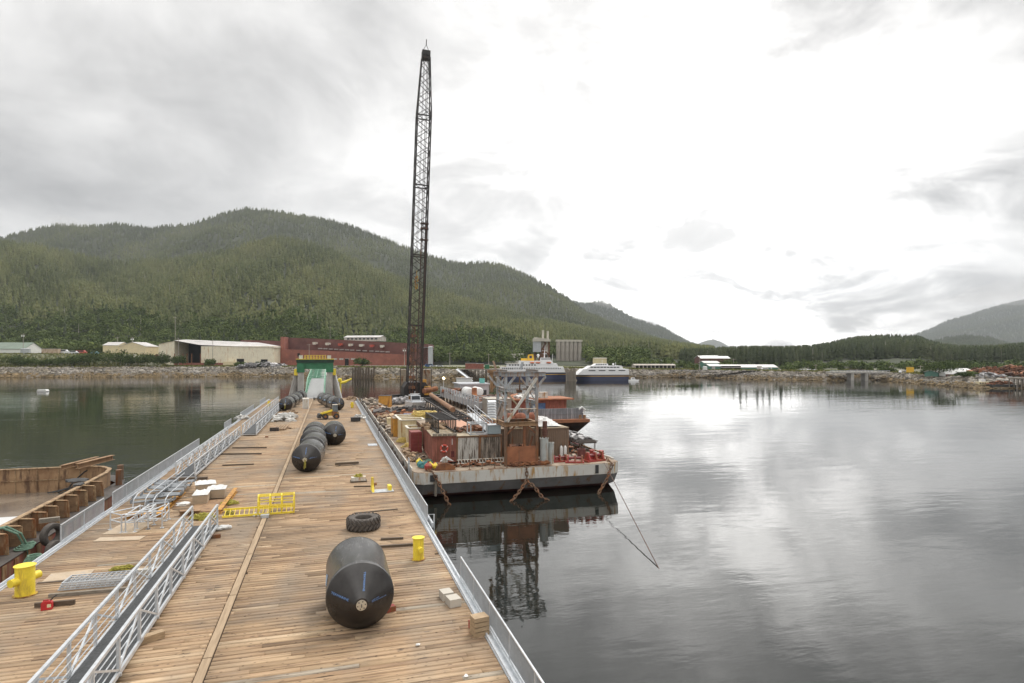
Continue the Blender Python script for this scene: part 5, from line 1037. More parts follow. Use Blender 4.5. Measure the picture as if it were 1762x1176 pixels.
for px, py, lab in ((668, 1044, 'tiny pale scrap right of the nearest fender'), (719, 1112, 'tiny white scrap on the planks at the bottom'), (802, 1166, 'tiny white scrap near the bottom right corner')): q = D(px, py); m = MB(); m.blob((0, 0, .05), (.09, .07, .05), rnd, 1, .35); o = solo('litter', m, white, lab, 'litter'); o.location = (q[0], q[1], DZ+.01)
# ============================================================ LINKSPAN
LY = 175.0
t = thing('linkspan_gantry', 'green gantry on two concrete towers with a yellow railed platform', 'gantry', (-3.85, LY, 0)); GX = 3.75
for s in (-1, 1):
    m = MB(); m.prismy([(s*GX-.8, -2), (s*GX+.8, -2), (s*GX+.75, 9.4), (s*GX-.75, 9.4)], -1.6, 1.6)
    for z_ in (3, 5.2, 7.4): m.box((s*GX-.84, -1.64, z_), (s*GX+.84, 1.64, z_+.12))
    m.build('tower', conc, t)
    m = MB(); m.box((s*GX-.95, -1.8, 9.4), (s*GX+.95, 1.8, 11.8)); m.build('tower_head', green_p, t)
    m = MB(); m.tube((s*4.3, 1, 10.2), (s*7.0, 1.6, -2), .82, 14); m.build('raking_pile', conc, t, True)
    m = MB(); m.tube((s*4.9, -.6, 10.2), (s*7.9, -.9, -2), .22, 8); m.build('pile_strut', white if s > 0 else conc, t, True)
    m = MB(); m.box((s*4.9-.5, -1.2, 8.6), (s*4.9+.5, 1, 10.3)); m.build('fender_unit', yel, t)
m = MB(); m.box((-GX-.9, -1.4, 10.3), (GX+.9, 1.4, 12.0)); m.build('crossbeam', green_p, t); m = MB(); m.box((-GX-1.1, -1.7, 12.0), (GX+1.1, 1.7, 12.9)); m.build('girder', M('dark green paint', (.015, .06, .035), .5), t)
m = MB(); m.box((-GX-1.2, -1.8, 12.9), (GX+1.2, 1.8, 13.05)); m.build('platform', yel, t); m = MB()
for i in range(8):
    x_ = -2.7+i*5.4/7; m.bar((x_, -1.7, 13.05), (x_, -1.7, 14.0), .09); m.bar((x_, 1.7, 13.05), (x_, 1.7, 14.0), .09)
for z_ in (13.5, 14.0): m.bar((-2.7, -1.7, z_), (2.7, -1.7, z_), .08); m.bar((-2.7, 1.7, z_), (2.7, 1.7, z_), .08)
m.build('platform_railing', yel, t); m = MB(); m.box((-4.2, -1, 13.05), (-3.3, .6, 14.0)); m.build('winch_housing', galv, t); m = MB(); m.box((3.1, -1, 13.05), (4.1, .6, 14.0)); m.build('winch_housing', galv, t)
t = thing('transfer_bridge', 'pale green steel truss bridge rising from the dock to the shore', 'bridge', (-3.85, 0, 0)); W2 = 2.25
def rz_(y_): return float(np.interp(y_, [167, 185, 230, 240], [2.85, 4.3, 6.9, 6.9]))
def tz_(y_): return float(np.interp(y_, [167, 185, 232], [3.6, 7.4, 9.9]))
m = MB(); ys = list(np.linspace(166.5, 232, 24))
vs = []; 
for y_ in ys: vs += [(-W2, y_, rz_(y_)), (W2, y_, rz_(y_)), (W2, y_, rz_(y_)-.4), (-W2, y_, rz_(y_)-.4)]
m.add(vs, [f for i in range(len(ys)-1) for f in ((4*i, 4*i+1, 4*i+5, 4*i+4), (4*i+2, 4*i+3, 4*i+7, 4*i+6), (4*i+1, 4*i+2, 4*i+6, 4*i+5), (4*i+3, 4*i, 4*i+4, 4*i+7))]+[(0, 3, 2, 1)]); m.build('roadway', M('roadway grating', (.42, .42, .42), .7, var=.2, vs=2), t)
for s in (-1, 1):
    x_ = s*(W2+.1); m = MB(); yb = [167, 173, 179, 185, 194, 203, 212, 221, 232]
    for a, b in zip(yb, yb[1:]): m.bar((x_, a, rz_(a)), (x_, b, rz_(b)), .28, .3); m.bar((x_, a, tz_(a)), (x_, b, tz_(b)), .28, .3); m.bar((x_, a, rz_(a)), (x_, b, tz_(b)), .2); m.bar((x_, b, rz_(b)), (x_, b, tz_(b)), .2)
    m.build('side_truss', green_l, t)
m = MB()
yy_ = list(np.linspace(186, 232, 9))
for i, a in enumerate(yy_):
    m.bar((-W2, a, tz_(a)), (W2, a, tz_(a)), .22, .25)
    if i < 8: b = yy_[i+1]; m.bar((-W2, a, tz_(a)), (W2, b, tz_(b)), .15, .15); m.bar((W2, a, tz_(a)), (-W2, b, tz_(b)), .15, .15); m.bar((0, a, tz_(a)), (0, b, tz_(b)), .13, .15)
m.build('top_bracing', green_l, t)
t = thing('approach_trestle', 'narrow concrete trestle leading from the bridge to the bank', 'trestle', (-3.85, 232, 0)); m = MB(); m.box((-2.6, 0, 6.2), (2.6, 198, 6.85)); m.build('deck', conc, t)
for k in range(8):
    for s in (-1, 1): m = MB(); m.tube((s*1.8, 4+k*24, -2), (s*1.8, 4+k*24, 6.2), .4, 8); m.build('pile', conc, t)
t = thing('rescue_davit', 'yellow davit arm sticking out right of the right concrete tower', 'davit', Q(586, 174, 3)); m = MB(); m.tube((0, 0, -4), (0, 0, 3.6), .2, 8); m.build('post', yel, t); m = MB(); m.path([(0, 0, 3.2), (1.2, 0, 3.4), (3.1, 0, 4.3)], [.42, .4, .2], 8); m.blob((-.2, 0, 4), (.6, .4, .6), rnd, 2, .1); m.build('arm', yel, t)
# ============================================================ THE RUSTY BARGE ON THE LEFT
t = thing('hopper_barge', 'rusty open hopper barge moored along the left side of the dock', 'barge', (-27, 30, 0))
def wb(m, name, mat, smooth=False): return m.build(name, mat, t, smooth, world=True)
ol_ = [(-18.9, 10), (-18.9, 62), (-19.15, 66), (-20.05, 69.9), (-21.7, 73.05), (-24, 73.85), (-40, 73.85)]; m = MB()
for a_, b_ in zip(ol_, ol_[1:]): m.bar((a_[0], a_[1], .1), (b_[0], b_[1], .1), .30, 2.2)
m.prism([(-40, 10), (-18.9, 10), (-18.9, 62), (-19.9, 70), (-21.6, 73), (-40, 73.8)], -1.0, -.2); wb(m, 'hull', M('barge side rust', (.30, .165, .085), .85, col2=(.16, .085, .05), vs=.5, rust=.6, rcol=(.22, .045, .035), rs=(1, .9, .12)))
for k in range(16): m = MB(); m.box((-18.76, 33+k*1.5, -.6), (-18.70, 33.5+k*1.5, 1.1)); wb(m, 'rubbing_strip', M('pale rust strip', (.42, .27, .14), .85, var=.4, vs=1, rust=.5))
m = MB(); m.prism([(-20.3, 10), (-18.68, 10), (-18.68, 62), (-18.93, 66), (-19.83, 70.1), (-21.55, 73.3), (-24, 74.1), (-40, 74.1), (-40, 71.2), (-22, 71.2), (-20.3, 69)], 1.203, 1.24); wb(m, 'side_deck', M('dark wet deck', (.10, .085, .075), .55, col2=(.05, .045, .04), vs=1.2, bump=.2))
cw = [(-20.35, 10), (-20.35, 66.5), (-20.7, 68.6), (-21.8, 70.2), (-23.4, 70.9), (-40, 70.9)]
m = MB()
for a, b in zip(cw, cw[1:]): m.bar((a[0], a[1], 1.45), (b[0], b[1], 1.45), .10, 2.35)
wb(m, 'coaming', rust_l)
m = MB()
for a, b in zip(cw, cw[1:]): m.bar((a[0], a[1], 2.66), (b[0], b[1], 2.66), .34, .08)
m.bar((-40, 70.78, 1.5), (-23.4, 70.78, 1.5), .06, .08); 
for k in range(9): m.bar((-24-k*1.8, 70.80, .3), (-24-k*1.8, 70.80, 2.6), .07, .05)
wb(m, 'coaming_rim', M('worn coaming rim', (.50, .35, .20), .8, var=.5, vs=3, rust=.6, rcol=(.16, .09, .05)))
m = MB(); m.box((-40, 10, -.05), (-20.4, 70.85, .3)); wb(m, 'hopper_floor', M('wet mud floor', (.24, .195, .15), .20, col2=(.13, .105, .085), vs=.25, bump=.1))
m = MB(); m.box((-39, 49, .305), (-22.8, 60.5, .34)); wb(m, 'pale_patch', M('pale patch', (.68, .68, .67), .35, var=.12, vs=.4))  # thin pale sheet stands in for a white patch on the hopper floor
for k in range(17):
    y_ = 32.6+k*1.86; 
    m = MB(); m.prismy([(-20.3, 1.245), (-19.35, 1.245), (-19.42, 2.52), (-20.3, 2.60)], y_-.03, y_+.03); m.box((-20.3, y_-.05, 1.72), (-19.4, y_+.05, 1.78)); b_ = wb(m, 'bracket', M('bracket rust', (.33, .21, .12), .85, col2=(.19, .12, .07), vs=1.2, rust=.35, bump=.2))
    m = MB(); m.bar((-19.36, y_-.02, 1.245), (-19.42, y_-.02, 2.53), .20, .05); m.bar((-19.42, y_-.02, 2.55), (-20.3, y_-.02, 2.62), .20, .05); o = wb(m, 'bracket_flange', M('tan flange', (.46, .31, .17), .8, var=.5, vs=4, rust=.5)); 
for (x_, y_) in ((-19.6, 67.5), (-20.3, 70.4)): m = MB(); m.tube((x_, y_, 1.24), (x_, y_, 2.7), .28, 12); m.lathe([(.001, 0)], 3) if False else None; wb(m, 'mooring_post', rust_b)
m = MB(); m.blob((-21.4, 62.6, 2.72), (.9, .7, .18), rnd, 2, .25); m.blob((-20.6, 60.4, 2.75), (.4, .7, .14), rnd, 2, .3); wb(m, 'wet_bundle', dark_m)
tyre('rubber_bumper', 'black tyre hanging between the rusty barge and the dock', (-18.05, 48.5, 1.6), .78, .45, (R(90), 0, R(62)), 0, 'tyres between barge and dock', tyre_m, .55)
tyre('rubber_bumper', 'lower half hidden tyre below the hanging one', (-17.55, 47.7, .6), .78, .45, (R(80), 0, R(72)), 0, 'tyres between barge and dock', tyre_m, .55)
timber((-19.1, 49.3), (-18.0, 49.6), .32, .28, 'grey timber baulk above the hanging tyre', wood_g, 2.25)
m = MB(); m.path([(-20.4, 46.2, 2.7), (-19.9, 46.3, 2.78), (-19.2, 46.5, 2.3), (-19.0, 46.9, 1.4), (-19.3, 47.5, 1.32), (-18.9, 48.0, 1.35)], .07, 7); m.path([(-20.4, 46.5, 2.7), (-19.8, 46.6, 2.78), (-19.15, 46.9, 2.2), (-18.95, 47.2, 1.35)], .07, 7)
for k in range(4): m.torus((-18.9+.05*k, 46.6+.1*k, 1.32+.06*k), .48-.04*k, .045, 22, 6)
m.path([(-18.7, 46.6, 1.35), (-18.6, 46.5, .6), (-18.5, 46.4, .2)], .04, 6)
solo('green_rope', m, rope_g, 'green mooring rope thrown over the barge brackets with a coil', 'rope', loc=(-19, 46.5, 1.3))
m = MB()
for k in range(5): m.torus((.03*k, .05*k, .07*k), .33, .05, 18, 6)
o = solo('green_rope', m, rope_g, 'small green rope bundle hanging just above the dock edge', 'rope'); o.location = (-17.6, 44.3, 1.1)
m = MB(); m.path([(-22.4, 70.9, 2.75), (-23.6, 70.85, 2.1), (-24.4, 70.7, 1.3), (-24.9, 70.3, .5)], .07, 6)
for k in range(7): m.path([(-26.4+k*.4, 69.6+rnd.uniform(-.5, .5), .36), (-25.2+k*.3, 70.3, .55+.1*(k % 3)), (-23.8+k*.1, 69.9+rnd.uniform(-.4, .4), .38)], .06, 5)
solo('dark_hose', m, dark_m, 'dark hoses draped down the far wall of the hopper', 'hose', loc=(-25, 70, .4))
m = MB(); m.path([(-31.4, 70.85, 2.75), (-31.2, 70.7, 1.6), (-31.5, 70.5, .4)], .06, 6); solo('dark_hose', m, dark_m, 'single dark line hanging down the hopper wall at the left edge', 'hose', loc=(-31.4, 70.7, .4))
a = P(133, 806, 2.75); b = P(194, 788, 2.9); m = MB(); m.ibeam((a[0], a[1], 2.95), (b[0], b[1], 2.95), .5, .5); m.ibeam((a[0]-1.2, a[1]-.4, 2.95), (b[0]-1.3, b[1]-.4, 2.95), .4, .4); solo('steel_beam', m, rust_l, 'rusty steel beams sticking out over the water from the barge end', 'beam', loc=(a[0], a[1], 2.95))
m = MB(); m.box((-18.69, 38.5, .35), (-18.62, 40.3, 1.1)); m.prismx([(38.6, 1.1), (39.8, 1.1), (39.3, 1.9)], -18.7, -18.4); solo('red_plate', m, red_p, 'red painted plate on the near side of the rusty barge', 'plate', loc=(-18.65, 39, .6))
# ============================================================ THE CRANE BARGE
BX0, BX1, BY0, BY1 = 7.5, 28.85, 57.2, 160.0
t = thing('crane_barge', 'long rust streaked grey deck barge carrying the lattice crane', 'barge', ((BX0+BX1)/2, 60, 0))
hb = M('barge band paint', (.66, .64, .59), .65, var=.15, vs=.4, rust=.42, rs=(1.1, 1.1, .16), rcol=(.42, .24, .08)); hg = M('barge grey hull', (.26, .25, .245), .6, var=.3, vs=.6, rust=.2, rs=(.8, .8, .2)); hr = M('barge boot paint', (.22, .07, .06), .7, var=.4, vs=.6)
def hullband(z0, z1, y0, y1, name, mat, c=.9):
    # y0/y1: bow line at the bottom / top of the band
    m = MB(); vs = []
    for z_, yb in ((z0, y0), (z1, y1)): vs += [(BX0+c, yb, z_), (BX1-c, yb, z_), (BX1-.15, yb+c*.55, z_), (BX1, yb+c*1.6, z_), (BX1, BY1, z_), (BX0, BY1, z_), (BX0, yb+c*1.6, z_), (BX0+.15, yb+c*.55, z_)]
    n = 8; m.add(vs, [tuple(range(n-1, -1, -1)), tuple(range(n, 2*n))]+[(i, (i+1) % n, n+(i+1) % n, n+i) for i in range(n)]); m.build(name, mat, t, world=True)
hullband(1.62, 2.70, 57.22, 57.15, 'sheer_band', hb); hullband(.50, 1.62, 58.1, 57.3, 'hull', hg); hullband(-1.2, .50, 62.5, 58.1, 'boot_band', hr)
hullband(2.70, 2.75, 57.2, 57.2, 'deck', deck_b)
m = MB(); m.bar((BX0+.06, 59, 2.83), (BX0+.06, BY1, 2.83), .12, .16); m.bar((BX1-.06, 59, 2.83), (BX1-.06, BY1, 2.83), .12, .16); m.build('deck_lip', whited, t, world=True)
m = MB(); m.box((25.9, 57.10, 1.75), (26.25, 57.16, 2.6)); m.build('draft_mark', dark_m, t, world=True); m = MB(); m.box((9.0, 57.05, 1.9), (9.7, 57.2, 2.5)); m.build('side_recess', dark_m, t, world=True)
F = 2.756
t0 = tyre('rubber_bumper', 'worn tyre hanging on the left side of the crane barge', (BX0-.30, 62, 2.0), .62, .42, (0, R(90), 0), 0, 'tyres hanging along the crane barge side', M('brown worn tyre', (.10, .075, .06), .9, var=.5, vs=5), .5)
t0['label'] = 'worn tyre hanging on the left side of the crane barge nearest its front corner'
for k in range(1, 34):
    c = copy_tree(t0, 'one of the worn tyres in the row hanging between crane barge and dock', (BX0-.30+rnd.uniform(-.05, .05), 62+k*2.85+rnd.uniform(-.4, .4), 2.0+rnd.uniform(-.25, .2)))
def container(name, label, loc, rz, w, d, h, mat, roof=None, ribs=10, group=None, cat='container', under=.28, frame=None):
    t = thing(name, label, cat, loc, rz, group); m = MB(); m.box((-w/2, 0, under), (w/2, d, under+h)); 
    for i in range(ribs): x = -w/2+(i+.5)*w/ribs; m.box((x-w/ribs*.26, -.05, under+.14), (x+w/ribs*.26, 0, under+h-.14))
    nr = int(ribs*d/w)
    for i in range(nr): y = (i+.5)*d/nr; m.box((-w/2-.045, y-d/nr*.26, under+.14), (-w/2, y+d/nr*.26, under+h-.14)); m.box((w/2, y-d/nr*.26, under+.14), (w/2+.045, y+d/nr*.26, under+h-.14))
    m.build('body', mat, t); m = MB()
    for x in (-w/2, w/2):
        for y in (0, d): m.cbox((x, y, under+h/2), (.16, .16, h+.04))
    for z_ in (under, under+h): m.bar((-w/2, -.01, z_), (w/2, -.01, z_), .14, .14); m.bar((-w/2, d, z_), (w/2, d, z_), .14, .14); m.bar((-w/2, 0, z_), (-w/2, d, z_), .14, .14); m.bar((w/2, 0, z_), (w/2, d, z_), .14, .14)
    m.build('frame', frame or mat, t); m = MB(); m.box((-w/2-.1, -.12, under+h+.07), (w/2+.1, d+.1, under+h+.12)); m.build('roof', roof or deck_b, t)
    m = MB()
    if under > .1:
        for x in (-w/2+.2, w/2-.2):
            for y in (.3, d-.3): m.cbox((x, y, under/2-.02), (.4, .4, under))
        m.build('footing', dark_m, t)
    return t
c1 = container('shipping_container', 'faded red container with a life ring at the front of the crane barge', (11.1, 61.2, F), -.05, 2.38, 9.5, 2.5, redc, M('cream roof boards', (.55, .46, .32), .85, var=.4, vs=1.2, rust=.3))
m = MB()
for i in range(5): x0 = -1.2+i*.5; m.box((x0, -.30, 2.9), (x0+.42, .0, 3.12))
m.build('roof_block', wood_g, c1); m = MB(); m.box((.75, -.06, 1.95), (.81, -.052, 2.55)); m.build('white_mark', white, c1); m = MB(); m.box((.66, -.062, .7), (.98, -.052, 1.3)); m.build('dark_placard', M('dark red placard', (.16, .03, .03), .6), c1)
container('shipping_container', 'white container streaked with black grime beside the red one', (13.48, 60.9, F), -.05, 2.25, 6, 2.45, whc, M('pale roof', (.5, .42, .30), .85, var=.4, vs=1.2), frame=rust_b); c3 = container('shipping_container', 'blackened peeling container between the white one and the rust frame', (15.78, 60.6, F), -.05, 2.2, 6, 2.45, dkc, rust_b, frame=rust_b)
m = MB(); m.box((-.55, -.04, 2.0), (.55, -.055, 2.04)); m.build('door_bar', wood_g, c3)
m = MB(); m.torus((0, 0, 0), .34, .09, 28, 8, 'Y'); t = thing('life_ring', 'red and white life ring hanging on the red container', 'life ring', (11.05, 61.02, F+1.62), -.05); m.build('ring', M('life ring red', (.62, .09, .06), .5, var=.1), t, True)
m = MB()
for k in range(4): a = k*math.pi/2+.6; m.at((.34*math.cos(a), 0, .34*math.sin(a)), 0, 0, -a); m.cbox((0, 0, 0), (.19, .19, .05))
m.build('bands', white, t)
t = thing('locker_container', 'narrow dark red steel locker behind the red container', 'locker', (9.35, 69.2, F), 0); m = MB(); m.box((-.6, 0, 0), (.62, 2.2, 2.35))
for k in range(6): m.box((-.6, -.04, .12+k*.38), (.62, 0, .34+k*.38))
m.build('body', M('maroon paint', (.26, .05, .045), .6, var=.3, rust=.3), t); m = MB(); m.box((.2, -.06, .2), (.24, -.03, 2.2)); m.build('lock_bar', rust_m, t)
# open frame section on the container roofs
t = thing('boom_section', 'black frame section lying on the red container roof', 'boom section', (10.6, 62.4, F+2.98)); 
for x_ in (.1, 1.9):
    m = MB(); m.bar((x_, 0, .08), (x_, 8.6, .08), .16, .16); m.bar((x_, 0, 1.38), (x_, 8.6, 1.38), .16, .16)
    for k in range(10): y_ = k*8.6/9; m.bar((x_, y_, .08), (x_, y_, 1.38), .11)
    m.build('side_frame', blk, t)
m = MB()
for k in range(26): m.bar((.1, k*8.6/25, 1.38), (1.9, k*8.6/25, 1.38), .07, .06)
for k in range(12): m.bar((.1, k*8.6/12, 1.36), (1.9, (k+1)*8.6/12, 1.36), .06)
m.build('top_lattice', blk, t)
# cream bins with a hose coil
def obin(loc, w, d, h, label, mat=creamb, cells=2):
    t = thing('open_bin', label, 'bin', loc, 0, 'open topped cream steel bins'); k = .08; m = MB(); m.box((-w/2, 0, 0), (w/2, k, h)); m.box((-w/2, d-k, 0), (w/2, d, h)); m.box((-w/2, k, 0), (-w/2+k, d-k, h)); m.box((w/2-k, k, 0), (w/2, d-k, h)); m.box((-w/2+k, k, .0), (w/2-k, d-k, h*.35)); m.build('body', mat, t)
    m = MB(); m.bar((-w/2, 0, h+.05), (w/2, 0, h+.05), .3, .1); m.bar((-w/2, d, h+.05), (w/2, d, h+.05), .3, .1); m.bar((-w/2, .15, h+.05), (-w/2, d-.15, h+.05), .3, .1); m.bar((w/2, .15, h+.05), (w/2, d-.15, h+.05), .3, .1)
    for c_ in range(1, cells): m.bar((-w/2+.15, d*c_/cells, h+.05), (w/2-.15, d*c_/cells, h+.05), .35, .1)
    m.build('rim', M('pale bin rim', (.74, .70, .60), .6, var=.2), t); return t
obin((10.6, 75.6, F), 2.7, 3.2, 2.0, 'nearest open cream bin behind the dark red locker', creamb, 1); obin((10.3, 80, F), 3.0, 7.5, 2.6, 'long cream bin with cells under the yellow hose', creamb, 3)
container('amber_box', 'amber steel box left of the long cream bin', (8.75, 84, F), 0, .9, 3, 2.4, orgc, under=0, ribs=3, cat='box')
m = MB(); r_ = random.Random(4); pts = []
for k in range(330): a = k*.42; rr = 1.45*(.55+.45*math.sin(k*.13))*r_.uniform(.85, 1.1); pts.append((rr*math.cos(a)*1.15, rr*math.sin(a)*1.5, .1+.75*(k/330)*r_.uniform(.7, 1)))
m.path(pts, .075, 6); o = solo('hose_coil', m, rope_t, 'large yellow hose coil heaped on the cream bins', 'hose'); o.location = (12.6, 84.5, F+2.55)
t = thing('deck_rack', 'pale steel rack carrying the yellow hose coil', 'rack', (12.9, 84.5, F)); m = MB(); m.box((-1.3, -2.4, 2.3), (1.6, 2.4, 2.45)); m.build('top', whited, t)
for x_ in (-1.2, 1.5):
    for y_ in (-2.2, 2.2): m = MB(); m.bar((x_, y_, 0), (x_, y_, 2.3), .15); m.build('leg', whited, t)
# rust frame and tower
t = thing('rust_frame', 'tall rusty steel frame with an orange plate across its lower front', 'steel frame', (18.35, 58.3, F)); TW = 1.62; TD = 3.0; FH = 4.35
for x_ in (-TW, TW):
    for y_ in (0, TD): m = MB(); m.bar((x_, y_, 0), (x_, y_, FH-.4), .28); m.build('post', rust_b, t)
for (a, b) in (((-TW-.15, 0), (TW+.15, 0)), ((-TW-.15, TD), (TW+.15, TD)), ((-TW, 0), (-TW, TD)), ((TW, 0), (TW, TD))): m = MB(); m.ibeam((a[0], a[1], FH-.2), (b[0], b[1], FH-.2), .3, .42); m.build('top_beam', rust_l if a[1] == 0 else rust_b, t)
for s in (-1, 1): m = MB(); m.bar((s*TW, 0, FH-1.3), (s*(TW-.95), 0, FH-.4), .14); m.build('knee_brace', rust_m, t)
m = MB(); m.bar((.35, .05, 1.9), (.35, .05, FH-.4), .26); m.bar((.75, .3, 1.0), (1.3, .3, 2.9), .15); m.build('hanging_column', rust_m, t); m = MB(); m.box((-TW-.1, -.12, .05), (TW+.14, -.06, 1.92)); m.build('front_plate', rust_o, t)
t = thing('steel_tower', 'blue grey braced steel tower standing on the rust frame', 'steel tower', (18.35, 58.3, F+FH+.03)); TH_ = 4.95
for x_ in (-TW, TW):
    for y_ in (0, TD): m = MB(); m.ibeam((x_, y_, .2), (x_, y_+.001, .2), .01, .01) if False else m.bar((x_, y_, 0), (x_, y_, TH_-.4), .27, .25); m.build('leg', steel_b, t)
for y_ in (0, TD): m = MB(); m.ibeam((-TW-.45, y_, TH_-.2), (TW+.95, y_, TH_-.2), .34, .44); m.build('top_beam', steel_b, t)
for x_ in (-TW, TW):
    m = MB(); m.ibeam((x_, -.5, TH_+.14), (x_, TD+.5, TH_+.14), .26, .26); m.build('cross_beam', steel_b, t)
    for z_ in (1.9, 3.3): m = MB(); m.ibeam((x_-.01, -.3 if x_ < 0 else 0, z_-.1*(z_ > 3)), (x_-.01, TD+.2, z_), .34, .34); m.build('side_beam', steel_b, t)
    m = MB(); m.bar((x_, 0, .4), (x_, TD*.5, 1.8), .2); m.bar((x_, TD, .4), (x_, TD*.5, 1.8), .2); m.bar((x_, .1, 2.1), (x_, TD, 3.2), .18); m.build('side_brace', steel_b, t)
    for s in (-1, 1): m = MB(); m.bar((x_, 0, TH_-1.6), (x_+s*.95, 0, TH_-.45), .2); m.build('knee_brace', steel_b, t); m = MB(); m.bar((x_, TD, TH_-1.6), (x_+s*.95, TD, TH_-.45), .18); m.build('knee_brace', steel_b, t)
m = MB(); m.bar((-TW+.1, -.2, .05), (TW-.05, -.2, TH_-.6), .24); m.build('long_diagonal', whited, t); m = MB(); m.bar((-TW, -.05, 3.0), (.1, -.05, 1.1), .15); m.build('short_diagonal', M('tan brace', (.45, .36, .24), .7), t)
m = MB(); m.tube((-TW, -.2, 1.28), (TW, -.2, 1.28), .06, 8); m.build('tie_pipe', whited, t); m = MB(); m.box((-TW, TD-.05, 3.0), (TW+.3, TD+.05, 3.18)); m.build('back_rail', steel_b, t)
m = MB(); m.bar((.3, 1.5, TH_-.45), (.3, 1.5, TH_-1.9), .12); m.cbox((.25, 1.5, TH_-2.0), (.5, .4, .3)); m.build('hanging_clamp', rust_b, t)
m = MB(); m.bar((-TW-.4, TD+1.0, TH_-2.2), (-TW-.4, TD+1.0, TH_-.1), .3); m.bar((-TW-.5, TD+.6, TH_-2), (-TW+.3, TD, TH_-.6), .15); m.cbox((-TW-.4, TD+1.0, TH_), (.8, .6, .3)); m.build('side_bracket', rust_l, t)
m = MB(); m.bar((0, .2, TH_+.28), (.2, .2, TH_+1.0), .22, .2); m.build('top_stub', steel_b, t); m = MB(); m.bar((-TW-.2, TD, TH_+.28), (-TW-.5, TD, TH_+1.1), .18); m.build('top_stub', steel_b, t)
# brown containers
container('brown_container', 'brown container with a door behind the rust frame', (20.3, 63.2, F), 0, 3.1, 6.2, 2.95, brc, M('tan roof', (.42, .33, .22), .8), ribs=12, under=.05)
container('brown_container', 'wide brown container under the white tarpaulin', (23.6, 62.7, F), 0, 3.05, 7, 2.95, brc, M('tan roof', (.42, .33, .22), .8), ribs=14, under=.05)
container('brown_container', 'short dull brown container seen through the rust frame', (17.6, 64.5, F), 0, 1.9, 4, 2.8, brc, ribs=8, under=.05)
nx = 16; m = MB(); r_ = random.Random(9); hgt = [[0]*(nx+1) for _ in range(nx+1)]
vs = []
for j in range(nx+1):
    for i in range(nx+1):
        u, v_ = i/nx-.5, j/nx-.5; e = max(0, 1-(2*abs(u))**3)*max(0, 1-(2*abs(v_))**3); vs.append((u*2.7+r_.uniform(-.06, .06), v_*4.6+r_.uniform(-.06, .06), .06+e*(.75-.5*u+r_.uniform(-.16, .16))))
m.add(vs, [(j*(nx+1)+i, j*(nx+1)+i+1, (j+1)*(nx+1)+i+1, (j+1)*(nx+1)+i) for j in range(nx) for i in range(nx)]); o = solo('tarpaulin', m, tarp, 'crumpled white tarpaulin heaped on the brown container roof', 'tarpaulin'); o.location = (23.2, 65.4, F+3.2)
for x_, lab in ((18.7, 'left rust red buoy on the brown container roof'), (20.1, 'middle rust red buoy behind the steel tower'), (21.5, 'right rust red buoy behind the steel tower')):
    t = thing('steel_buoy', lab, 'buoy', (x_, 64.2, F+3.95), 0, 'rusty round steel buoys'); m = MB(); m.lathe([(0, -.82), (.35, -.74), (.60, -.42), (.68, 0), (.66, .3), (.5, .62), (.28, .74), (0, .78)], 20); m.build('body', M('buoy rust', (.34, .12, .06), .8, col2=(.20, .07, .04), vs=2), t, True); m = MB(); m.torus((0, 0, .86), .12, .035, 12, 6, 'Y'); m.build('eye', dark_m, t)
# tanks and bottles
for x_, y_, r_0, h_, lab in ((20.85, 58.5, .43, 2.55, 'wide grey vertical steel pipe at the front of the barge'), (21.62, 58.6, .29, 2.05, 'thinner grey vertical pipe right of the wide one')):
    t = thing('standing_pipe', lab, 'pipe', (x_, y_, F)); m = MB(); m.lathe([(r_0, 0), (r_0, h_), (r_0-.04, h_), (r_0-.04, h_-.5), (0, h_-.5)], 24); m.build('shell', tank_m, t, True); m = MB()
    for k in range(8): a = k*math.pi/4; m.bar((r_0*math.cos(a), r_0*math.sin(a), h_-.02), (r_0*math.cos(a), r_0*math.sin(a), h_+.1), .1)
    m.build('rim_lug', tank_m, t)
t = thing('exhaust_stack', 'brown ribbed pipe standing against the brown containers', 'pipe', (22.0, 61.5, F)); m = MB(); m.lathe([(.27, 0), (.27, 2.6), (.3, 2.62), (.3, 3.2), (.25, 3.22), (.25, 4.0), (.0, 4.0)], 18); m.build('shell', M('maroon pipe', (.16, .075, .055), .7, var=.3), t); m = MB()
for k in range(6): m.torus((0, 0, 1.2+k*.3), .28, .03, 16, 6)
m.build('rings', rust_b, t)
for x_, lab in ((24.15, 'left white gas bottle standing against the brown container'), (24.6, 'right white gas bottle standing against the brown container')):
    t = thing('gas_bottle', lab, 'gas bottle', (x_, 62.2, F), 0, 'white gas bottles'); m = MB(); m.lathe([(.17, 0), (.17, .95), (.13, 1.08), (.06, 1.16), (.06, 1.22), (0, 1.22)], 16); m.build('cylinder', white, t, True); m = MB(); m.lathe([(.05, 1.22), (.05, 1.32), (0, 1.33)], 8); m.build('valve', dark_m, t)
# red deck machinery
def chock(loc, rz, s, label):
    t = thing('mooring_chock', label, 'mooring chock', loc, rz, 'red steel mooring fittings on the barge bow'); m = MB(); m.box((-1.2*s, -.5*s, 0), (1.2*s, .5*s, .18*s)); m.build('base', red_p, t)
    for x_ in (-.85*s, .05*s, .95*s): m = MB(); m.prismx([(-.5*s, .18*s), (.5*s, .18*s), (.18*s, .95*s), (-.18*s, .95*s)], x_-.09*s, x_+.09*s); m.build('cheek', red_p, t)
    m = MB(); m.tube((-.9*s, 0, .6*s), (1.0*s, 0, .6*s), .16*s, 12); m.build('roller', M('dark red roller', (.25, .05, .05), .5), t); return t
chock((22.75, 59.2, F), .05, .75, 'left red mooring chock beside the grey pipes'); chock((24.1, 58.3, F), -.35, .8, 'middle red mooring chock at the bow edge'); chock((26.4, 58.6, F), .25, 1.0, 'right red mooring chock near the barge corner')
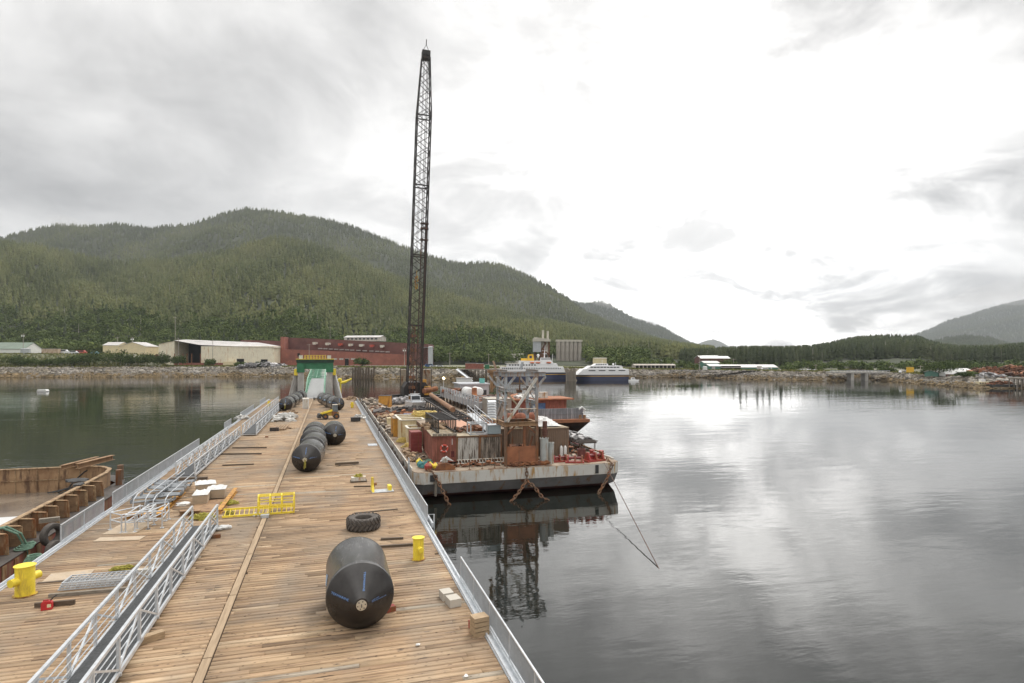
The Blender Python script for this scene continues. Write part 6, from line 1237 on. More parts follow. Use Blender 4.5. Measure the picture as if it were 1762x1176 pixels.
for x_, y_, lab in ((26.9, 60.2, 'left red bitt post near the right bow corner'), (27.7, 59.6, 'right red bitt post near the right bow corner'), (27.5, 68.5, 'red post at the barge edge beside the brown container'), (26.6, 67.0, 'low red winch housing on the right side deck')):
    t = thing('bitt', lab, 'bitt', (x_, y_, F), 0, 'red posts on the barge deck'); m = MB(); m.lathe([(.24, 0), (.24, .8), (.3, .82), (.3, .9), (0, .92)], 16); m.build('post', red_p, t, True); m = MB(); m.lathe([(.36, 0), (.36, .06)], 16); m.build('foot', rust_m, t)
t = thing('steel_drum', 'open rusty maroon drum standing on the right bow deck', 'drum', (25.75, 60.4, F)); m = MB(); m.lathe([(.44, .1), (.44, 1.02), (.47, 1.04), (.40, 1.04), (.40, .5), (0, .5)], 22); m.build('shell', M('maroon drum', (.17, .055, .045), .6, var=.4, vs=3), t, True); m = MB(); m.lathe([(.6, 0), (.6, .1), (0, .1)], 22); m.build('base', rust_b, t)
t = thing('steel_drum', 'second small rusty spool farther back on the right deck', 'spool', (26.0, 64.5, F)); m = MB(); m.lathe([(.5, 0), (.5, .08), (.2, .1), (.2, .6), (.5, .62), (.5, .7), (0, .7)], 18); m.build('spool', rust_m, t); m = MB(); m.lathe([(.42, .15), (.42, .55)], 18); m.build('wire', dark_m, t)
beam3((1000, 772), (985, 762), .3, .25, red_p, 'red beam lying on the right side deck', zz=0); beam3((1040, 783), (992, 765), .2, .2, rust_l, 'long tan beam along the right edge of the barge')
# anchor fairlead
q = P(755, 807, F); t = thing('fairlead', 'grey roller on a rusty wedge base before the red container', 'fairlead', (10.6, 58.4, F)); m = MB(); m.prismy([(-1.0, 0), (1.0, 0), (.85, .35), (.1, .7), (-.6, .6)], -.5, .5); m.build('base', rust_m, t); m = MB(); m.lathe([(.2, -.2), (.32, -.12), (.2, 0), (.32, .12), (.2, .2)], 16, 'Y'); m.at(); o = m.build('roller', tank_m, t); o.location = (0, 0, .85); m = MB(); m.prismy([(-.4, .8), (.2, 1.25), (.9, .75), (.2, .95)], -.16, .16); m.build('guard', white, t)
m = MB(); L_ = 5.2; m.bar((0, 0, 0), (L_, 0, 0), .07, .07); m.bar((0, .42, 0), (L_, .42, 0), .07, .07)
for k in range(17): m.bar((.15+k*.31, 0, 0), (.15+k*.31, .42, 0), .05)
o = solo('steel_ladder', m, whited, 'pale steel ladder leaning at the foot of the white container', 'ladder'); o.location = (12.2, 60.0, F+.18); o.rotation_euler = (R(50), 0, 0)
for k in range(5): m = MB(); m.tube((0, 0, 0), (0, 0, 1.5), .03, 6); m.box((-.1, -.1, 0), (.1, .1, .04)); o = solo('stanchion', m, rust_b, ['first', 'second', 'third', 'fourth', 'fifth'][k]+' thin rusty stanchion along the barge front, counted from the left', 'stanchion', 'stanchions along the barge front'); o.location = (12.9+k*1.25, 57.6, F)
# floats
for (x_, y_, z_, r0, mt, lab) in ((9.0, 58.2, .36, .40, red_p, 'round red float at the left bow corner'), (9.3, 58.9, .30, .34, yel, 'yellow float behind the red one'), (9.75, 58.6, .3, .30, yel, 'yellow float right of the red one'), (8.5, 60.2, .3, .33, M('teal net', (.10, .30, .30), .8), 'teal float behind the others'), (8.6, 61.5, .3, .33, yel, 'rear yellow float on the left bow'), (9.9, 59.7, .25, .28, red_p, 'small red float beside the red container')):
    t = thing('mooring_float', lab, 'float', (x_, y_, F+z_), 0, 'coloured floats on the barge bow'); m = MB(); m.lathe([(0, -r0), (r0*.7, -r0*.75), (r0, -.1*r0), (r0*.95, r0*.35), (r0*.5, r0*.85), (.05, r0*1.05), (0, r0*1.05)], 16); m.build('body', mt, t, True); m = MB(); m.lathe([(.07, r0), (.07, r0*1.25), (0, r0*1.25)], 8); m.build('eye', mt, t)
for (x_, y_, r0, mt, s_, lab) in ((9.4, 61.5, .9, rope_g, 21, 'green rope heap left of the red container'), (8.9, 60.0, .7, M('teal rope', (.12, .36, .36), .85, var=.4), 22, 'teal rope heap among the floats'), (10.2, 59.3, .6, M('teal rope', (.1, .3, .3)), 23, 'small teal rope pile right of the floats'), (9.2, 73.5, 1.2, rope_t, 24, 'yellow hose tangle left of the nearest cream bin'), (9.0, 78.8, 1.1, rope_t, 25, 'yellow hose tangle beside the long cream bin')):
    o = solo('rope_heap', coilpile(r0, .5, 140, .05, s_, mt, sc=1.2), mt, lab, 'rope'); o.location = (x_, y_, F)
# rusty chain heap and the three anchor chains
def chain(pts, label, s=.42, mat=rust_b, name='anchor_chain'):
    P_ = [Vector(p) for p in pts]; seg = [(b-a).length for a, b in zip(P_, P_[1:])]; T = sum(seg); m = MB(); d = 0; i = 0; k = 0
    while d < T:
        acc = 0
        for j, s_ in enumerate(seg):
            if acc+s_ >= d: break
            acc += s_
        a, b = P_[j], P_[j+1]; u = (d-acc)/max(seg[j], 1e-6); p = a.lerp(b, u); q = (b-a).normalized(); up = Vector((0, 1, 0)) if abs(q.y) < .8 else Vector((1, 0, 0)); w = q.cross(up).normalized()
        if k % 2: w = q.cross(w).normalized()
        L2 = s*.62; h = s*.30; loop = [p-q*L2+w*h*.5, p-q*L2*.6+w*h, p+q*L2*.6+w*h, p+q*L2+w*h*.5, p+q*L2-w*h*.5, p+q*L2*.6-w*h, p-q*L2*.6-w*h, p-q*L2-w*h*.5]
        m.path(loop+[loop[0]], s*.13, 5, False); d += s*.9; k += 1
    return solo(name, m, mat, label, 'chain', loc=tuple(P_[0]))
chain([(8.9, 58.0, 2.95), (9.3, 57.05, 2.7), (9.8, 56.6, 1.7), (10.5, 55.4, .0), (10.7, 55.1, -.6)], 'left anchor chain hanging from the bow corner into the water')
chain([(18.4, 58.0, 2.95), (18.5, 57.0, 2.6), (18.45, 56.8, 1.55), (17.5, 56.0, .75), (16.4, 55.2, 0), (16.1, 55, -.5)], 'middle anchor chain running down to the left'); chain([(18.45, 56.8, 1.5), (18.9, 56, 1.1), (19.3, 55, .35), (20, 54.4, -.2)], 'second middle chain running down to the right'); chain([(27.7, 58.1, 2.95), (27.7, 57.0, 2.6), (26.8, 56.4, 1.2), (25.5, 55.6, .05), (25.2, 55.5, -.4)], 'right anchor chain hanging from the right bow corner')
pp = [(16.9+rnd.uniform(0, 4.2), 57.6+rnd.uniform(0, .7), 2.85+rnd.uniform(0, .25)) for _ in range(46)]; chain(pp, 'tangled rusty chain heap along the barge front edge', .34, rust_m, 'chain_heap')
q = D(908, 772); heap('steel_scrap', 'rusty steel offcuts stacked behind the orange plate', 18.5, 59.6, F+1.2, 2.4, 1.6, .7, 60, 44, (.2, .7), mat=scrapr)
m = MB(); m.path([(9.55, 57.05, 2.0), (9.5, 57, 1.0), (9.5, 57, .55)], .12, 8); solo('hanging_bumper', m, wood_g, 'grey cylinder hanging at the left bow corner', 'bumper', loc=(9.5, 57, 1))
m = MB(); m.tube((26.9, 57.2, 2.8), (20.1, 34.3, -.1), .035, 6); solo('mooring_wire', m, M('brown wire', (.14, .08, .06), .8), 'single mooring wire from the right bow down into the water', 'wire', loc=(24, 47, 1.4))
m = MB(); m.tube((7.35, 59.5, 3.8), (7.35, 59.5, -.5), .05, 6); m.tube((7.35, 60, 3.8), (7.35, 60, -.5), .05, 6); solo('side_pole', m, galv, 'thin pale poles at the left bow corner between barge and dock', 'pole', loc=(7.35, 59.7, 2))
# stairs / ramp and grey box
t = thing('access_stair', 'grey aluminium ramp with handrails beside the steel tower', 'stair', (15.7, 62.6, F+2.9), -.02); m = MB(); m.bar((0, 7.5, 1.3), (.3, -.4, .25), .85, .08); m.build('walkway', galv, t)
for s in (-.43, .43):
    m = MB(); m.bar((0+s, 7.5, 2.3), (.3+s, -.4, 1.25), .06); m.bar((0+s, 7.5, 1.8), (.3+s, -.4, .75), .045)
    for k in range(7): u = k/6; m.bar((.3*u+s, 7.5-7.9*u, 1.3-1.05*u), (.3*u+s, 7.5-7.9*u, 2.3-1.05*u), .05)
    m.build('handrail', galv, t)
for k in range(3): m = MB(); m.bar((0, 6.5-k*2, 0), (0, 6.5-k*2, 1.1-k*.27), .10); m.build('support', galv, t)
t = thing('control_box', 'blue grey steel cabinet on the roof of the blackened container', 'cabinet', (16.3, 60.9, F+2.92)); m = MB(); m.box((-.65, 0, 0), (.65, 1.3, .85)); m.build('body', M('blue grey cabinet', (.36, .44, .47), .5, var=.15), t); m = MB(); m.box((-.7, -.05, .85), (.7, 1.35, .92)); m.build('lid', galv, t)
t = thing('cage_frame', 'grey open pipe cage left of the blue grey cabinet', 'cage', (14.7, 61.1, F+2.85)); m = MB()
for a in ((-.9, 0), (.8, 0), (-.9, 1.6), (.8, 1.6)): m.bar((a[0], a[1], 0), (a[0], a[1], 1.15), .12)
for z_ in (.08, 1.15): m.bar((-.9, 0, z_), (.8, 0, z_), .12); m.bar((-.9, 1.6, z_), (.8, 1.6, z_), .12); m.bar((-.9, 0, z_), (-.9, 1.6, z_), .12); m.bar((.8, 0, z_), (.8, 1.6, z_), .12)
m.build('frame', galv, t)
container('flat_container', 'salmon topped low container behind the white one', (14.8, 70.2, F), 0, 3.4, 9, 2.3, redc, M('salmon roof', (.55, .30, .20), .8, var=.2), ribs=8, under=.1); m = MB(); m.box((0, 0, 0), (1.5, 1.5, 1.3)); o = solo('white_box', m, whited, 'small white box behind the salmon topped container', 'box'); o.location = (16.6, 80.5, F); container('flat_container', 'low container with a tan plank roof behind the red one', (12.0, 72.3, F), 0, 2.4, 7, 2.2, rust_b, deck_b, ribs=8)
# long lattice boom lying on deck, rusty pipes
def lattice(a, b, w, h, bay, mat, chord=.16, br_=.08, parent=None, name='lattice'):
    a, b = Vector(a), Vector(b); d = b-a; L_ = d.length; q = d.normalized(); sv_ = q.cross(Vector((0, 0, 1))).normalized(); uv = sv_.cross(q).normalized(); m = MB(); c = [sv_*(sx*w/2)+uv*(sz*h/2) for sx, sz in ((-1, -1), (1, -1), (1, 1), (-1, 1))]
    for o_ in c: m.bar(a+o_, b+o_, chord)
    n = max(1, round(L_/bay))
    for k in range(n):
        p0, p1 = a+d*(k/n), a+d*((k+1)/n)
        for j in range(4): o1, o2 = c[j], c[(j+1) % 4]; m.bar(p0+(o1 if k % 2 else o2), p1+(o2 if k % 2 else o1), br_)
        if k % 2 == 0:
            for j in range(4): m.bar(p0+c[j], p0+c[(j+1) % 4], br_)
    return m
a = Vector((20.0, 128, F+1.1)); b = Vector((17.3, 78, F+1.5)); t = thing('spare_boom', 'long black lattice boom lying along the barge deck', 'lattice boom', a); lattice(a, b, 2.2, 1.9, 2.2, blk, .2, .1).build('lattice', blk, t, world=True)
m = MB(); m.cbox((17.3, 78, F+.3), (2.6, .5, .6)); m.cbox((19, 108, F+.2), (2.6, .5, .4)); m.build('trestle', wood_d, t, world=True)
m = MB(); m.tube((20.8, 131, F+2.7), (18.2, 93, F+2.7), .40, 14); solo('rusty_pipe', m, M('orange brown pipe', (.33, .19, .10), .8, col2=(.20, .10, .06), vs=1), 'long thick rusty pipe lying on the black lattice boom', 'pipe', loc=(20, 115, F+2.8)); m = MB(); m.tube((20, 136, F+3.2), (23.2, 138, F+3.6), .6, 12); solo('rusty_pipe', m, rust_m, 'short rusty pipe behind the long one', 'pipe', loc=(21, 137, F+3.4))
# orange box, small boat, blue gear
container('amber_box', 'orange box standing on the far left part of the barge', (11.2, 134, F), -.25, 2.3, 2.4, 2.35, orgc, dark_m, under=0, ribs=1, cat='box')
t = thing('work_skiff', 'small aluminium cabin boat parked on the barge deck', 'boat', (17.0, 127, F+.4), .12); m = MB(); m.prismx([(-2.4, 1.2), (-1.9, .1), (4, 0), (4.2, 1.1)], -1.3, 1.3); m.build('hull', galv, t); m = MB(); m.prismx([(-.4, 1.15), (.0, 2.5), (2.2, 2.5), (2.4, 1.1)], -1.0, 1.0); m.build('cabin', alum, t); m = MB(); m.prismx([(-.36, 1.6), (-.10, 2.35), (.1, 2.35), (.1, 1.6)], -.85, .85); m.box((-1.02, .3, 1.6), (1.02, 2.0, 2.3)); m.build('window', glass_m, t)
m = MB(); m.tube((0, .6, 2.5), (0, .6, 3.3), .05, 6); m.bar((-1, .6, 2.75), (1, .6, 2.75), .12); m.build('light_mast', white, t); m = MB(); m.path([(-1.3, -1.8, 1.2), (-1.2, -2.2, 1.6), (0, -2.5, 1.7), (1.2, -2.2, 1.6), (1.3, -1.8, 1.2)], .05, 6); m.build('bow_rail', alum, t)
bl = M('blue steel', (.07, .16, .34), .55, var=.4, vs=2); container('blue_crate', 'blue steel crate on the left deck of the barge', (10.9, 99, F), .1, 1.6, 1.4, 1.2, bl, bl, under=0, ribs=4, cat='crate'); container('blue_crate', 'smaller blue crate behind the hose coil', (12.9, 104, F), -.1, 1.8, 1.4, 1.0, bl, bl, under=0, ribs=4, cat='crate')
container('white_cabinet', 'narrow white cabinet left of the long cream bin', (9.4, 90, F), 0, .5, .5, 2.0, white, white, under=0, ribs=2, cat='cabinet'); container('cream_cabinet', 'short cream cabinet on the left deck', (8.9, 93.5, F), 0, 1.1, 1.0, 1.5, creamb, creamb, under=0, ribs=3, cat='cabinet')
m = MB(); m.at(); r_ = random.Random(2)
for k in range(7): m.tube((k*.25-.8, -2.5+r_.uniform(-.5, .5), .12+.2*(k % 2)), (k*.25-.7, 3, .12+.2*(k % 2)), .11, 8)
o = solo('pipe_bundle', m, whited, 'bundle of white pipes on the deck right of the hose coil', 'pipe'); o.location = (15.3, 92, F+.1)
gr = [('deck_clutter', 'mixed tan and grey clutter on the left deck near the cream bins', 8.9, 97, 2.4, 26, .7, 150, 51, clut, (.25, .9)), ('deck_clutter', 'rusty gear lying across the barge behind the blue crates', 14, 111, 12, 9, 1.0, 260, 52, scrapr, (.3, 1.2)), ('deck_clutter', 'dark machinery pieces across the middle of the barge', 15, 116, 13, 7, 1.3, 200, 53, M('dark scrap', (.10, .09, .085), .7, var=.4, tint=.6), (.4, 1.6)), ('deck_clutter', 'pale gear around the orange box', 9.6, 140, 3.5, 30, .9, 160, 54, clut, (.3, 1.2)), ('deck_clutter', 'rusty gear on the left edge beside the orange box', 9, 124, 2.2, 20, .7, 100, 55, scrapr, (.3, 1.0)), ('deck_clutter', 'rust and wood pieces right of the lattice boom', 22.2, 88, 5, 26, 1.3, 260, 56, scrapr, (.3, 1.3)), ('deck_clutter', 'pale offcuts between the lattice boom and the raised deck', 22.5, 104, 4.5, 22, 1.2, 180, 57, clut, (.3, 1.2)), ('deck_clutter', 'grey tangled gear at the foot of the crane', 17, 143, 8, 7, 1.5, 160, 58, scrapg, (.3, 1.4)), ('deck_clutter', 'small rusty pieces on the right side deck of the bow', 26.6, 63, 2.6, 9, .25, 60, 59, scrapr, (.15, .5)), ('deck_clutter', 'dark offcuts left of the locker', 8.6, 68, 1.6, 9, .4, 60, 60, wpk, (.2, .7)), ('deck_clutter', 'tan offcuts on the left deck beside the blue crate', 9.6, 108, 3, 14, .8, 110, 61, wpk, (.3, 1.0)), ('deck_clutter', 'wood and steel pieces around the container feet', 14, 59.6, 6.5, 1.2, .3, 70, 62, scrapr, (.15, .5))]
for nm, lab, x_, y_, w_, d_, h_, n_, sd_, mt, s_ in gr: heap(nm, lab, x_, y_, F, w_, d_, h_, n_, sd_, s_, mat=mt)
# ---- the crane
t = thing('lattice_crane', 'very tall black lattice boom crane rising from the far end of the barge', 'crane', (20.2, 151, F))
m = MB(); m.lathe([(6.2, .2), (6.2, 1.25), (7.3, 1.25), (7.3, .9), (6.6, .2)], 48); m.build('ring_track', dark_m, t)
for k in range(16): a = k*math.pi/8; m = MB(); m.bar((6.7*math.cos(a), 6.7*math.sin(a), 0), (6.7*math.cos(a), 6.7*math.sin(a), 1.2), .5); m.build('ring_support', dark_m, t)
m = MB(); m.prismy([(-3, 1.3), (3, 1.3), (3, 3.4), (2.2, 4.6), (-2.2, 4.6), (-3, 3.4)], -1.5, 7); m.build('house', blk, t); m = MB(); m.box((1.9, -2.2, 1.5), (3.5, 0, 3.6)); m.build('cab', orgc, t); m = MB(); m.box((2.05, -2.26, 2.3), (3.35, -2.2, 3.4)); m.build('cab_window', glass_m, t); m = MB(); m.box((1.6, -1.2, 3.7), (2.5, .2, 5.3)); m.build('orange_hopper', orgc, t)
tanp = M('tan counterweight', (.42, .35, .26), .8, var=.3, vs=1, rust=.3)
for (x0, x1) in ((-3.05, -1.65), (1.95, 4.6)):
    for j in range(5): m = MB(); m.box((x0, 5.0, 2.0+j*1.12), (x1, 6.4, 2.0+j*1.12+1.05)); m.build('counterweight_slab', tanp, t)
    m = MB(); m.bar((x0-.12, 4.9, 1.8), (x0-.12, 4.9, 7.9), .14); m.bar((x1+.12, 4.9, 1.8), (x1+.12, 4.9, 7.9), .14); m.bar((x0, 4.9, 7.9), (x1, 4.9, 7.9), .14); 
    if x1-x0 > 2: m.bar(((x0+x1)/2, 4.9, 1.8), ((x0+x1)/2, 4.9, 7.9), .12)
    m.build('weight_frame', blk, t)
BL = 85.3; LEAN = math.atan(3.1/86)
bm = MB(); bm.at((-.55, -.5, 1.4), 0, 0, LEAN); w0, d0 = 3.35, 2.9
def bw(z): return w0*.80 if z < 2 else (w0 if z < BL-16 else float(np.interp(z, [BL-16, BL-2], [w0, 1.95])))
def corner(z, j): w = bw(z)/2; d = w*d0/w0; return ((-w, w, w, -w)[j], (-d, -d, d, d)[j], z)
zz = [0.0]; 
while zz[-1] < BL-2.6: zz.append(zz[-1]+2.45)
bm2 = MB(); bm2.M = bm.M
for j in range(4):
    cm = MB(); cm.M = bm.M
    for a, b in zip(zz, zz[1:]): cm.bar(corner(a, j), corner(b, j), .30 if a < BL-16 else .25)
    cm.build('boom_chord', blk, t)
for k, (a, b) in enumerate(zip(zz, zz[1:])):
    for j in range(4):
        j2 = (j+1) % 4; bm2.bar(corner(a, j if k % 2 else j2), corner(b, j2 if k % 2 else j), .13)
        if j == 0: bm2.bar(corner(a, j2 if k % 2 else j), corner(b, j if k % 2 else j2), .10)
        if k % 7 == 0: bm2.bar(corner(a, j), corner(a, j2), .26)
bm2.build('boom_lacing', blk, t)
hd = MB(); hd.M = bm.M; hd.box((-1.0, -.9, BL-2.4), (1.0, .9, BL-.4)); hd.bar((-.8, 0, BL-.4), (0, 0, BL+1.3), .1); hd.bar((.8, 0, BL-.4), (0, 0, BL+1.3), .1); hd.bar((0, 0, BL+1.2), (0, 0, BL+2.6), .18); hd.build('boom_head', blk, t)
for sx_ in (-.45, .45): sh_ = MB(); sh_.M = bm.M @ Matrix.Translation((sx_, -1.0, BL-1.2)); sh_.lathe([(.55, -.1), (.55, .1)], 16, 'Y'); sh_.build('head_sheave', dark_m, t)
rp = MB(); rp.M = bm.M
for x_, y_ in ((.55, -.6), (.68, -.6), (.30, -.3), (-.25, .2), (.45, .5), (-.5, -.2)): rp.tube((x_*1.6, y_, 1), (x_*.9, y_, BL-1.5), .045, 5)
rp.build('hoist_ropes', M('wire rope', (.20, .19, .18), .5, .4), t)
ld = MB(); ld.M = bm.M @ Matrix.Translation((.85, -1.9, 0)); LH = 42.0
for sx_ in (-.55, .55): ld.bar((sx_, 0, .4), (sx_, 0, LH), .17); ld.bar((sx_, .8, .4), (sx_, .8, LH), .12)
k = 0; z_ = .5
while z_ < LH-1.2: ld.bar((-.55, 0, z_), (.55, 0, z_+1.15) , .07); ld.bar((-.55, .0, z_+1.15), (-.55, .8, z_), .07); ld.bar((.55, .0, z_), (.55, .8, z_+1.15), .07); z_ += 1.15
for z_ in (LH, LH-1.2, LH-4): ld.cbox((.1, .2, z_), (1.9, 1.0, .35))
ld.build('pile_leads', M('brown black leads', (.075, .05, .04), .7, var=.4, rust=.4, rcol=(.16, .07, .04)), t)
l2 = MB(); l2.M = bm.M @ Matrix.Translation((-.75, -1.7, 0))
for sx_ in (-.4, .3): l2.bar((sx_, 0, .4), (sx_, 0, 17), .14)
z_ = .5
while z_ < 16.5: l2.bar((-.4, 0, z_), (.3, 0, z_+.9), .09); l2.bar((.3, 0, z_), (-.4, 0, z_+.9), .09); z_ += .9
for z_ in (2, 4.5, 8, 11, 14.5): l2.cbox((0, .0, z_), (1.5, .9, .7))
l2.build('drop_hammer', M('rusty hammer', (.12, .07, .05), .7, var=.5, vs=2, rust=.5), t)
hk = MB(); hk.M = bm.M @ Matrix.Translation((-.55, -1.8, 26.0)); rr_ = random.Random(5)
for i in range(34): z0_ = rr_.uniform(0, 1); hk.cbox((rr_.uniform(-.45, .45)*math.sin(math.pi*(.15+.7*z0_)), rr_.uniform(-.3, .3), z0_*3.0), (.16, .16, .4))
hk.bar((0, 0, 3.0), (.0, 0, 4.4), .12); hk.build('hook_block', yeld, t)
ol = MB(); ol.tube((2.5, -2, 17), (2.9, -2, 42), .03, 5); ol.bar((1.9, -2, 41.8), (2.9, -2, 42), .15); ol.build('tag_line', dark_m, t)
# ---- raised deck with railing on the right of the barge
t = thing('raised_deck', 'raised grey work deck with a tall railing on dark legs', 'platform', (25.7, 107.6, F)); RL = 38.5
m = MB(); m.box((0, 0, 1.35), (5.4, RL, 2.55)); m.build('deck', M('grey panel', (.45, .45, .46), .6, var=.2, rust=.3), t)
for k in range(15): m = MB(); y_ = k*RL/14; m.bar((-.06, y_, 1.3), (-.06, y_, 3.65), .26, .3); m.build('side_post', galv, t)
m = MB()
for z_ in (2.75, 3.05, 3.35, 3.65): m.bar((-.06, 0, z_), (-.06, RL, z_), .07, .1); m.bar((-.06, -.02, z_), (5.4, -.02, z_), .07, .1)
m.build('railing', galv, t)
for k in range(10): m = MB(); m.bar((.4, 1+k*4, 0), (.4, 1+k*4, 1.35), .4); m.build('leg', wood_d, t)
for k in range(5): m = MB(); m.bar((4.8, 1+k*8, 0), (4.8, 1+k*8, 1.35), .4); m.build('leg', wood_d, t)
for x_, lab in ((27.6, 'left white horizontal tank on the raised deck'), (29.6, 'right white horizontal tank on the raised deck')):
    t = thing('fuel_tank', lab, 'tank', (x_, 125, F+3.6), 0, 'white tanks on the raised deck'); m = MB(); m.lathe([(0, -2.3), (.7, -2.2), (.93, -1.9), (.93, 1.9), (.7, 2.2), (0, 2.3)], 24, 'Y'); m.build('shell', white, t, True); m = MB(); m.box((-.8, -1.5, -1.02), (.8, -1.2, -.5)); m.box((-.8, 1.2, -1.02), (.8, 1.5, -.5)); m.build('saddle', dark_m, t)
t = thing('light_post', 'rusty orange post with a lit lamp between the white tanks', 'lamp post', (28.2, 121.5, F+2.56)); m = MB(); m.box((-.45, -.4, 0), (.45, .4, 2.0)); m.build('post', rust_o, t)
lampm = bpy.data.materials.new('lit lamp'); lampm.use_nodes = True; lampm.node_tree.nodes['Principled BSDF'].inputs['Emission Color'].default_value = (1, .86, .45, 1); lampm.node_tree.nodes['Principled BSDF'].inputs['Emission Strength'].default_value = 6
m = MB(); m.blob((0, -.55, .15), .28, rnd, 2, 0); m.build('lamp', lampm, t)
t = thing('light_pole', 'thin pole with a lit lamp at the far end of the raised deck', 'lamp post', (26.2, 145.5, F+2.56)); m = MB(); m.tube((0, 0, 0), (0, 0, 3.0), .07, 6); m.build('post', galv, t); m = MB(); m.blob((0, -.1, 3.15), .30, rnd, 2, 0); m.build('lamp', lampm, t)
heap('deck_clutter', 'rusty and yellow gear on the raised deck', 28, 113, F+2.56, 4, 9, .8, 90, 71, (.3, 1), mat=scrapr); heap('deck_clutter', 'rusty gear at the far part of the raised deck', 27.6, 137, F+2.56, 4, 14, .9, 100, 72, (.3, 1.2), mat=scrapr)
t = container('site_hut', 'beige grey hut with a dark doorway behind the steel tower', (28.5, 103.2, F), 0, 4.1, 4.0, 3.3, M('beige hut wall', (.38, .34, .30), .8, var=.15), M('pale hut roof', (.6, .56, .48), .7), ribs=16, under=.1, cat='hut'); m = MB(); m.box((-1.7, -.08, .1), (-1.0, -.055, 2.4)); m.build('doorway', black_hole, t)
t = thing('louvre_stack', 'stack of grey louvre panels beside the beige hut', 'panel stack', (25.2, 96, F)); m = MB(); 
for k in range(9): m.at((0, 0, .2+k*.42), 0, .25); m.box((-.7, -.5, 0), (.7, .5, .1))
m.build('panels', galv, t); m = MB(); m.bar((-.75, 0, 0), (-.75, 0, 4.0), .1); m.bar((.75, 0, 0), (.75, 0, 4.0), .1); m.build('frame', galv, t)
m = MB(); m.bar((0, 0, .5), (0, 26, .5), .5, 1.0); o = solo('deck_wall', m, M('tan wall', (.50, .40, .26), .8, var=.3, rust=.3), 'low tan wall along the deck beside the raised deck', 'wall'); o.location = (24.9, 76, F)
t = thing('work_raft', 'dark steel work platform with a white ring float at the barge edge', 'platform', (28.4, 68, 0)); m = MB(); m.box((-1.2, -3.5, 3.7), (1.0, 4.5, 3.85)); 
for k in range(12): m.bar((-1.3, -3.5+k*.72, 3.95), (1.1, -3.5+k*.72, 3.95), .12)
m.build('deck', M('dark raft deck', (.13, .11, .10), .8, var=.5, vs=2), t)
for x_, y_, z_ in ((-1.0, -3.3, 2.76), (.85, -3.3, 0), (.85, .5, 0), (.85, 4.2, 0), (-1.0, 4.2, 2.76)): m = MB(); m.tube((x_, y_, z_), (x_, y_, 3.7), .11, 8); m.build('leg', galv if y_ < -3 and x_ > 0 else wood_d, t)
m = MB(); m.box((.35, -2.2, -.4), (1.9, 5.6, .7)); m.build('pontoon', dark_m, t); m = MB(); m.torus((-.5, 2.6, 4.05), .6, .17, 22, 8); m.build('ring_float', whited, t)
heap('raft_gear', 'grey and rusty gear lying on the dark work platform', 28.4, 69, 3.98, 2.0, 6.4, .35, 80, 75, (.2, .7), mat=scrapg)
# ---- second barge behind
t = thing('rusty_barge', 'smaller rusty barge with an orange deck house behind the crane barge', 'barge', (37, 97, 0)); m = MB(); m.prismx([(-1.5, 2.55), (51, 2.55), (51, -1), (6.5, -1), (4.2, .0)], -7.0, 5.2); m.build('hull', M('black rust hull', (.06, .04, .035), .8, col2=(.14, .07, .045), vs=.6), t); m = MB(); m.box((-7.05, -1.6, 2.56), (5.25, 51, 3.05)); m.build('deck_band', rust_o, t)
m = MB(); m.box((-7, -.2, 3.05), (4.6, 0, 4.85)); m.box((-7, -.26, 3.9), (4.6, -.2, 4.0)); m.build('bulwark', M('grey bulwark', (.20, .20, .215), .7, var=.2, rust=.35, rcol=(.5, .5, .5), rs=(3, 1, .1)), t); m = MB(); m.box((-7, 8, 3.06), (4.8, 14, 5.75)); 
for k in range(26): m.box((-7+.1+k*.45, 7.94, 3.2), (-7+.32+k*.45, 8, 5.6))
m.build('deck_house', redc, t); m = MB(); m.box((-7.3, 7.2, 5.76), (6.0, 14.4, 6.0)); m.build('house_roof', rust_o, t); m = MB(); m.box((-2.2, 7.88, 3.9), (.6, 7.93, 5.2)); m.build('blue_panel', bl, t)
for x_ in (3.7, 4.5): m = MB(); m.tube((x_, -1.0, 3.05), (x_, -1.0, 3.75), .25, 10); m.build('bitt', rust_l, t)
m = MB(); m.path([(4.6, -.1, 4.0), (4.9, -.2, 4.6), (4.4, -.1, 5.0), (3.8, -.1, 4.6)], .2, 7); m.build('white_hose', white, t)
m = MB(); m.box((0, 0, 0), (1.5, 1.2, 1.0)); m.box((-.05, -.05, 1.0), (1.55, 1.25, 1.08)); o = solo('roof_unit', m, whited, 'white box on the orange deck house roof', 'box'); o.location = (37, 106, 6.01)
heap('roof_gear', 'white bags on the orange deck house roof', 34.5, 107, 6.01, 4, 3, .6, 40, 77, (.3, .9), mat=wp)
t = thing('grey_deck_house', 'flat grey deck house carrying a teal tub behind the tanks', 'deck house', (33.8, 143, 0)); m = MB(); m.box((-4, 0, 2.5), (3, 8, 6.9)); m.box((-4.3, -.3, 6.9), (3.3, 8.3, 7.2)); m.build('house', silvw, t); m = MB()
for k in range(4): m.box((-3.4+k*1.6, -.05, 4.4), (-2.4+k*1.6, .02, 5.6))
m.build('window', glass_m, t); m = MB(); m.box((-6, -2, -.5), (5, 12, 2.5)); m.build('pontoon', rust_b, t)
t = thing('teal_tub', 'round teal tub on the flat grey deck house', 'tub', (35.6, 145, 7.21)); m = MB(); m.lathe([(.66, 0), (.68, 1.1), (.6, 1.1), (.58, .7), (0, .7)], 18); m.build('tub', M('teal plastic', (.16, .47, .42), .5, var=.1), t, True); m = MB(); m.torus((0, 0, 1.1), .66, .05, 18, 6); m.build('rim', M('teal rim', (.2, .5, .45), .5), t)
heap('rust_pile', 'rust red steel heap on the second barge behind the tower', 33.5, 118, 3.06, 8, 22, 2.8, 260, 78, (.5, 2), mat=scrapr)
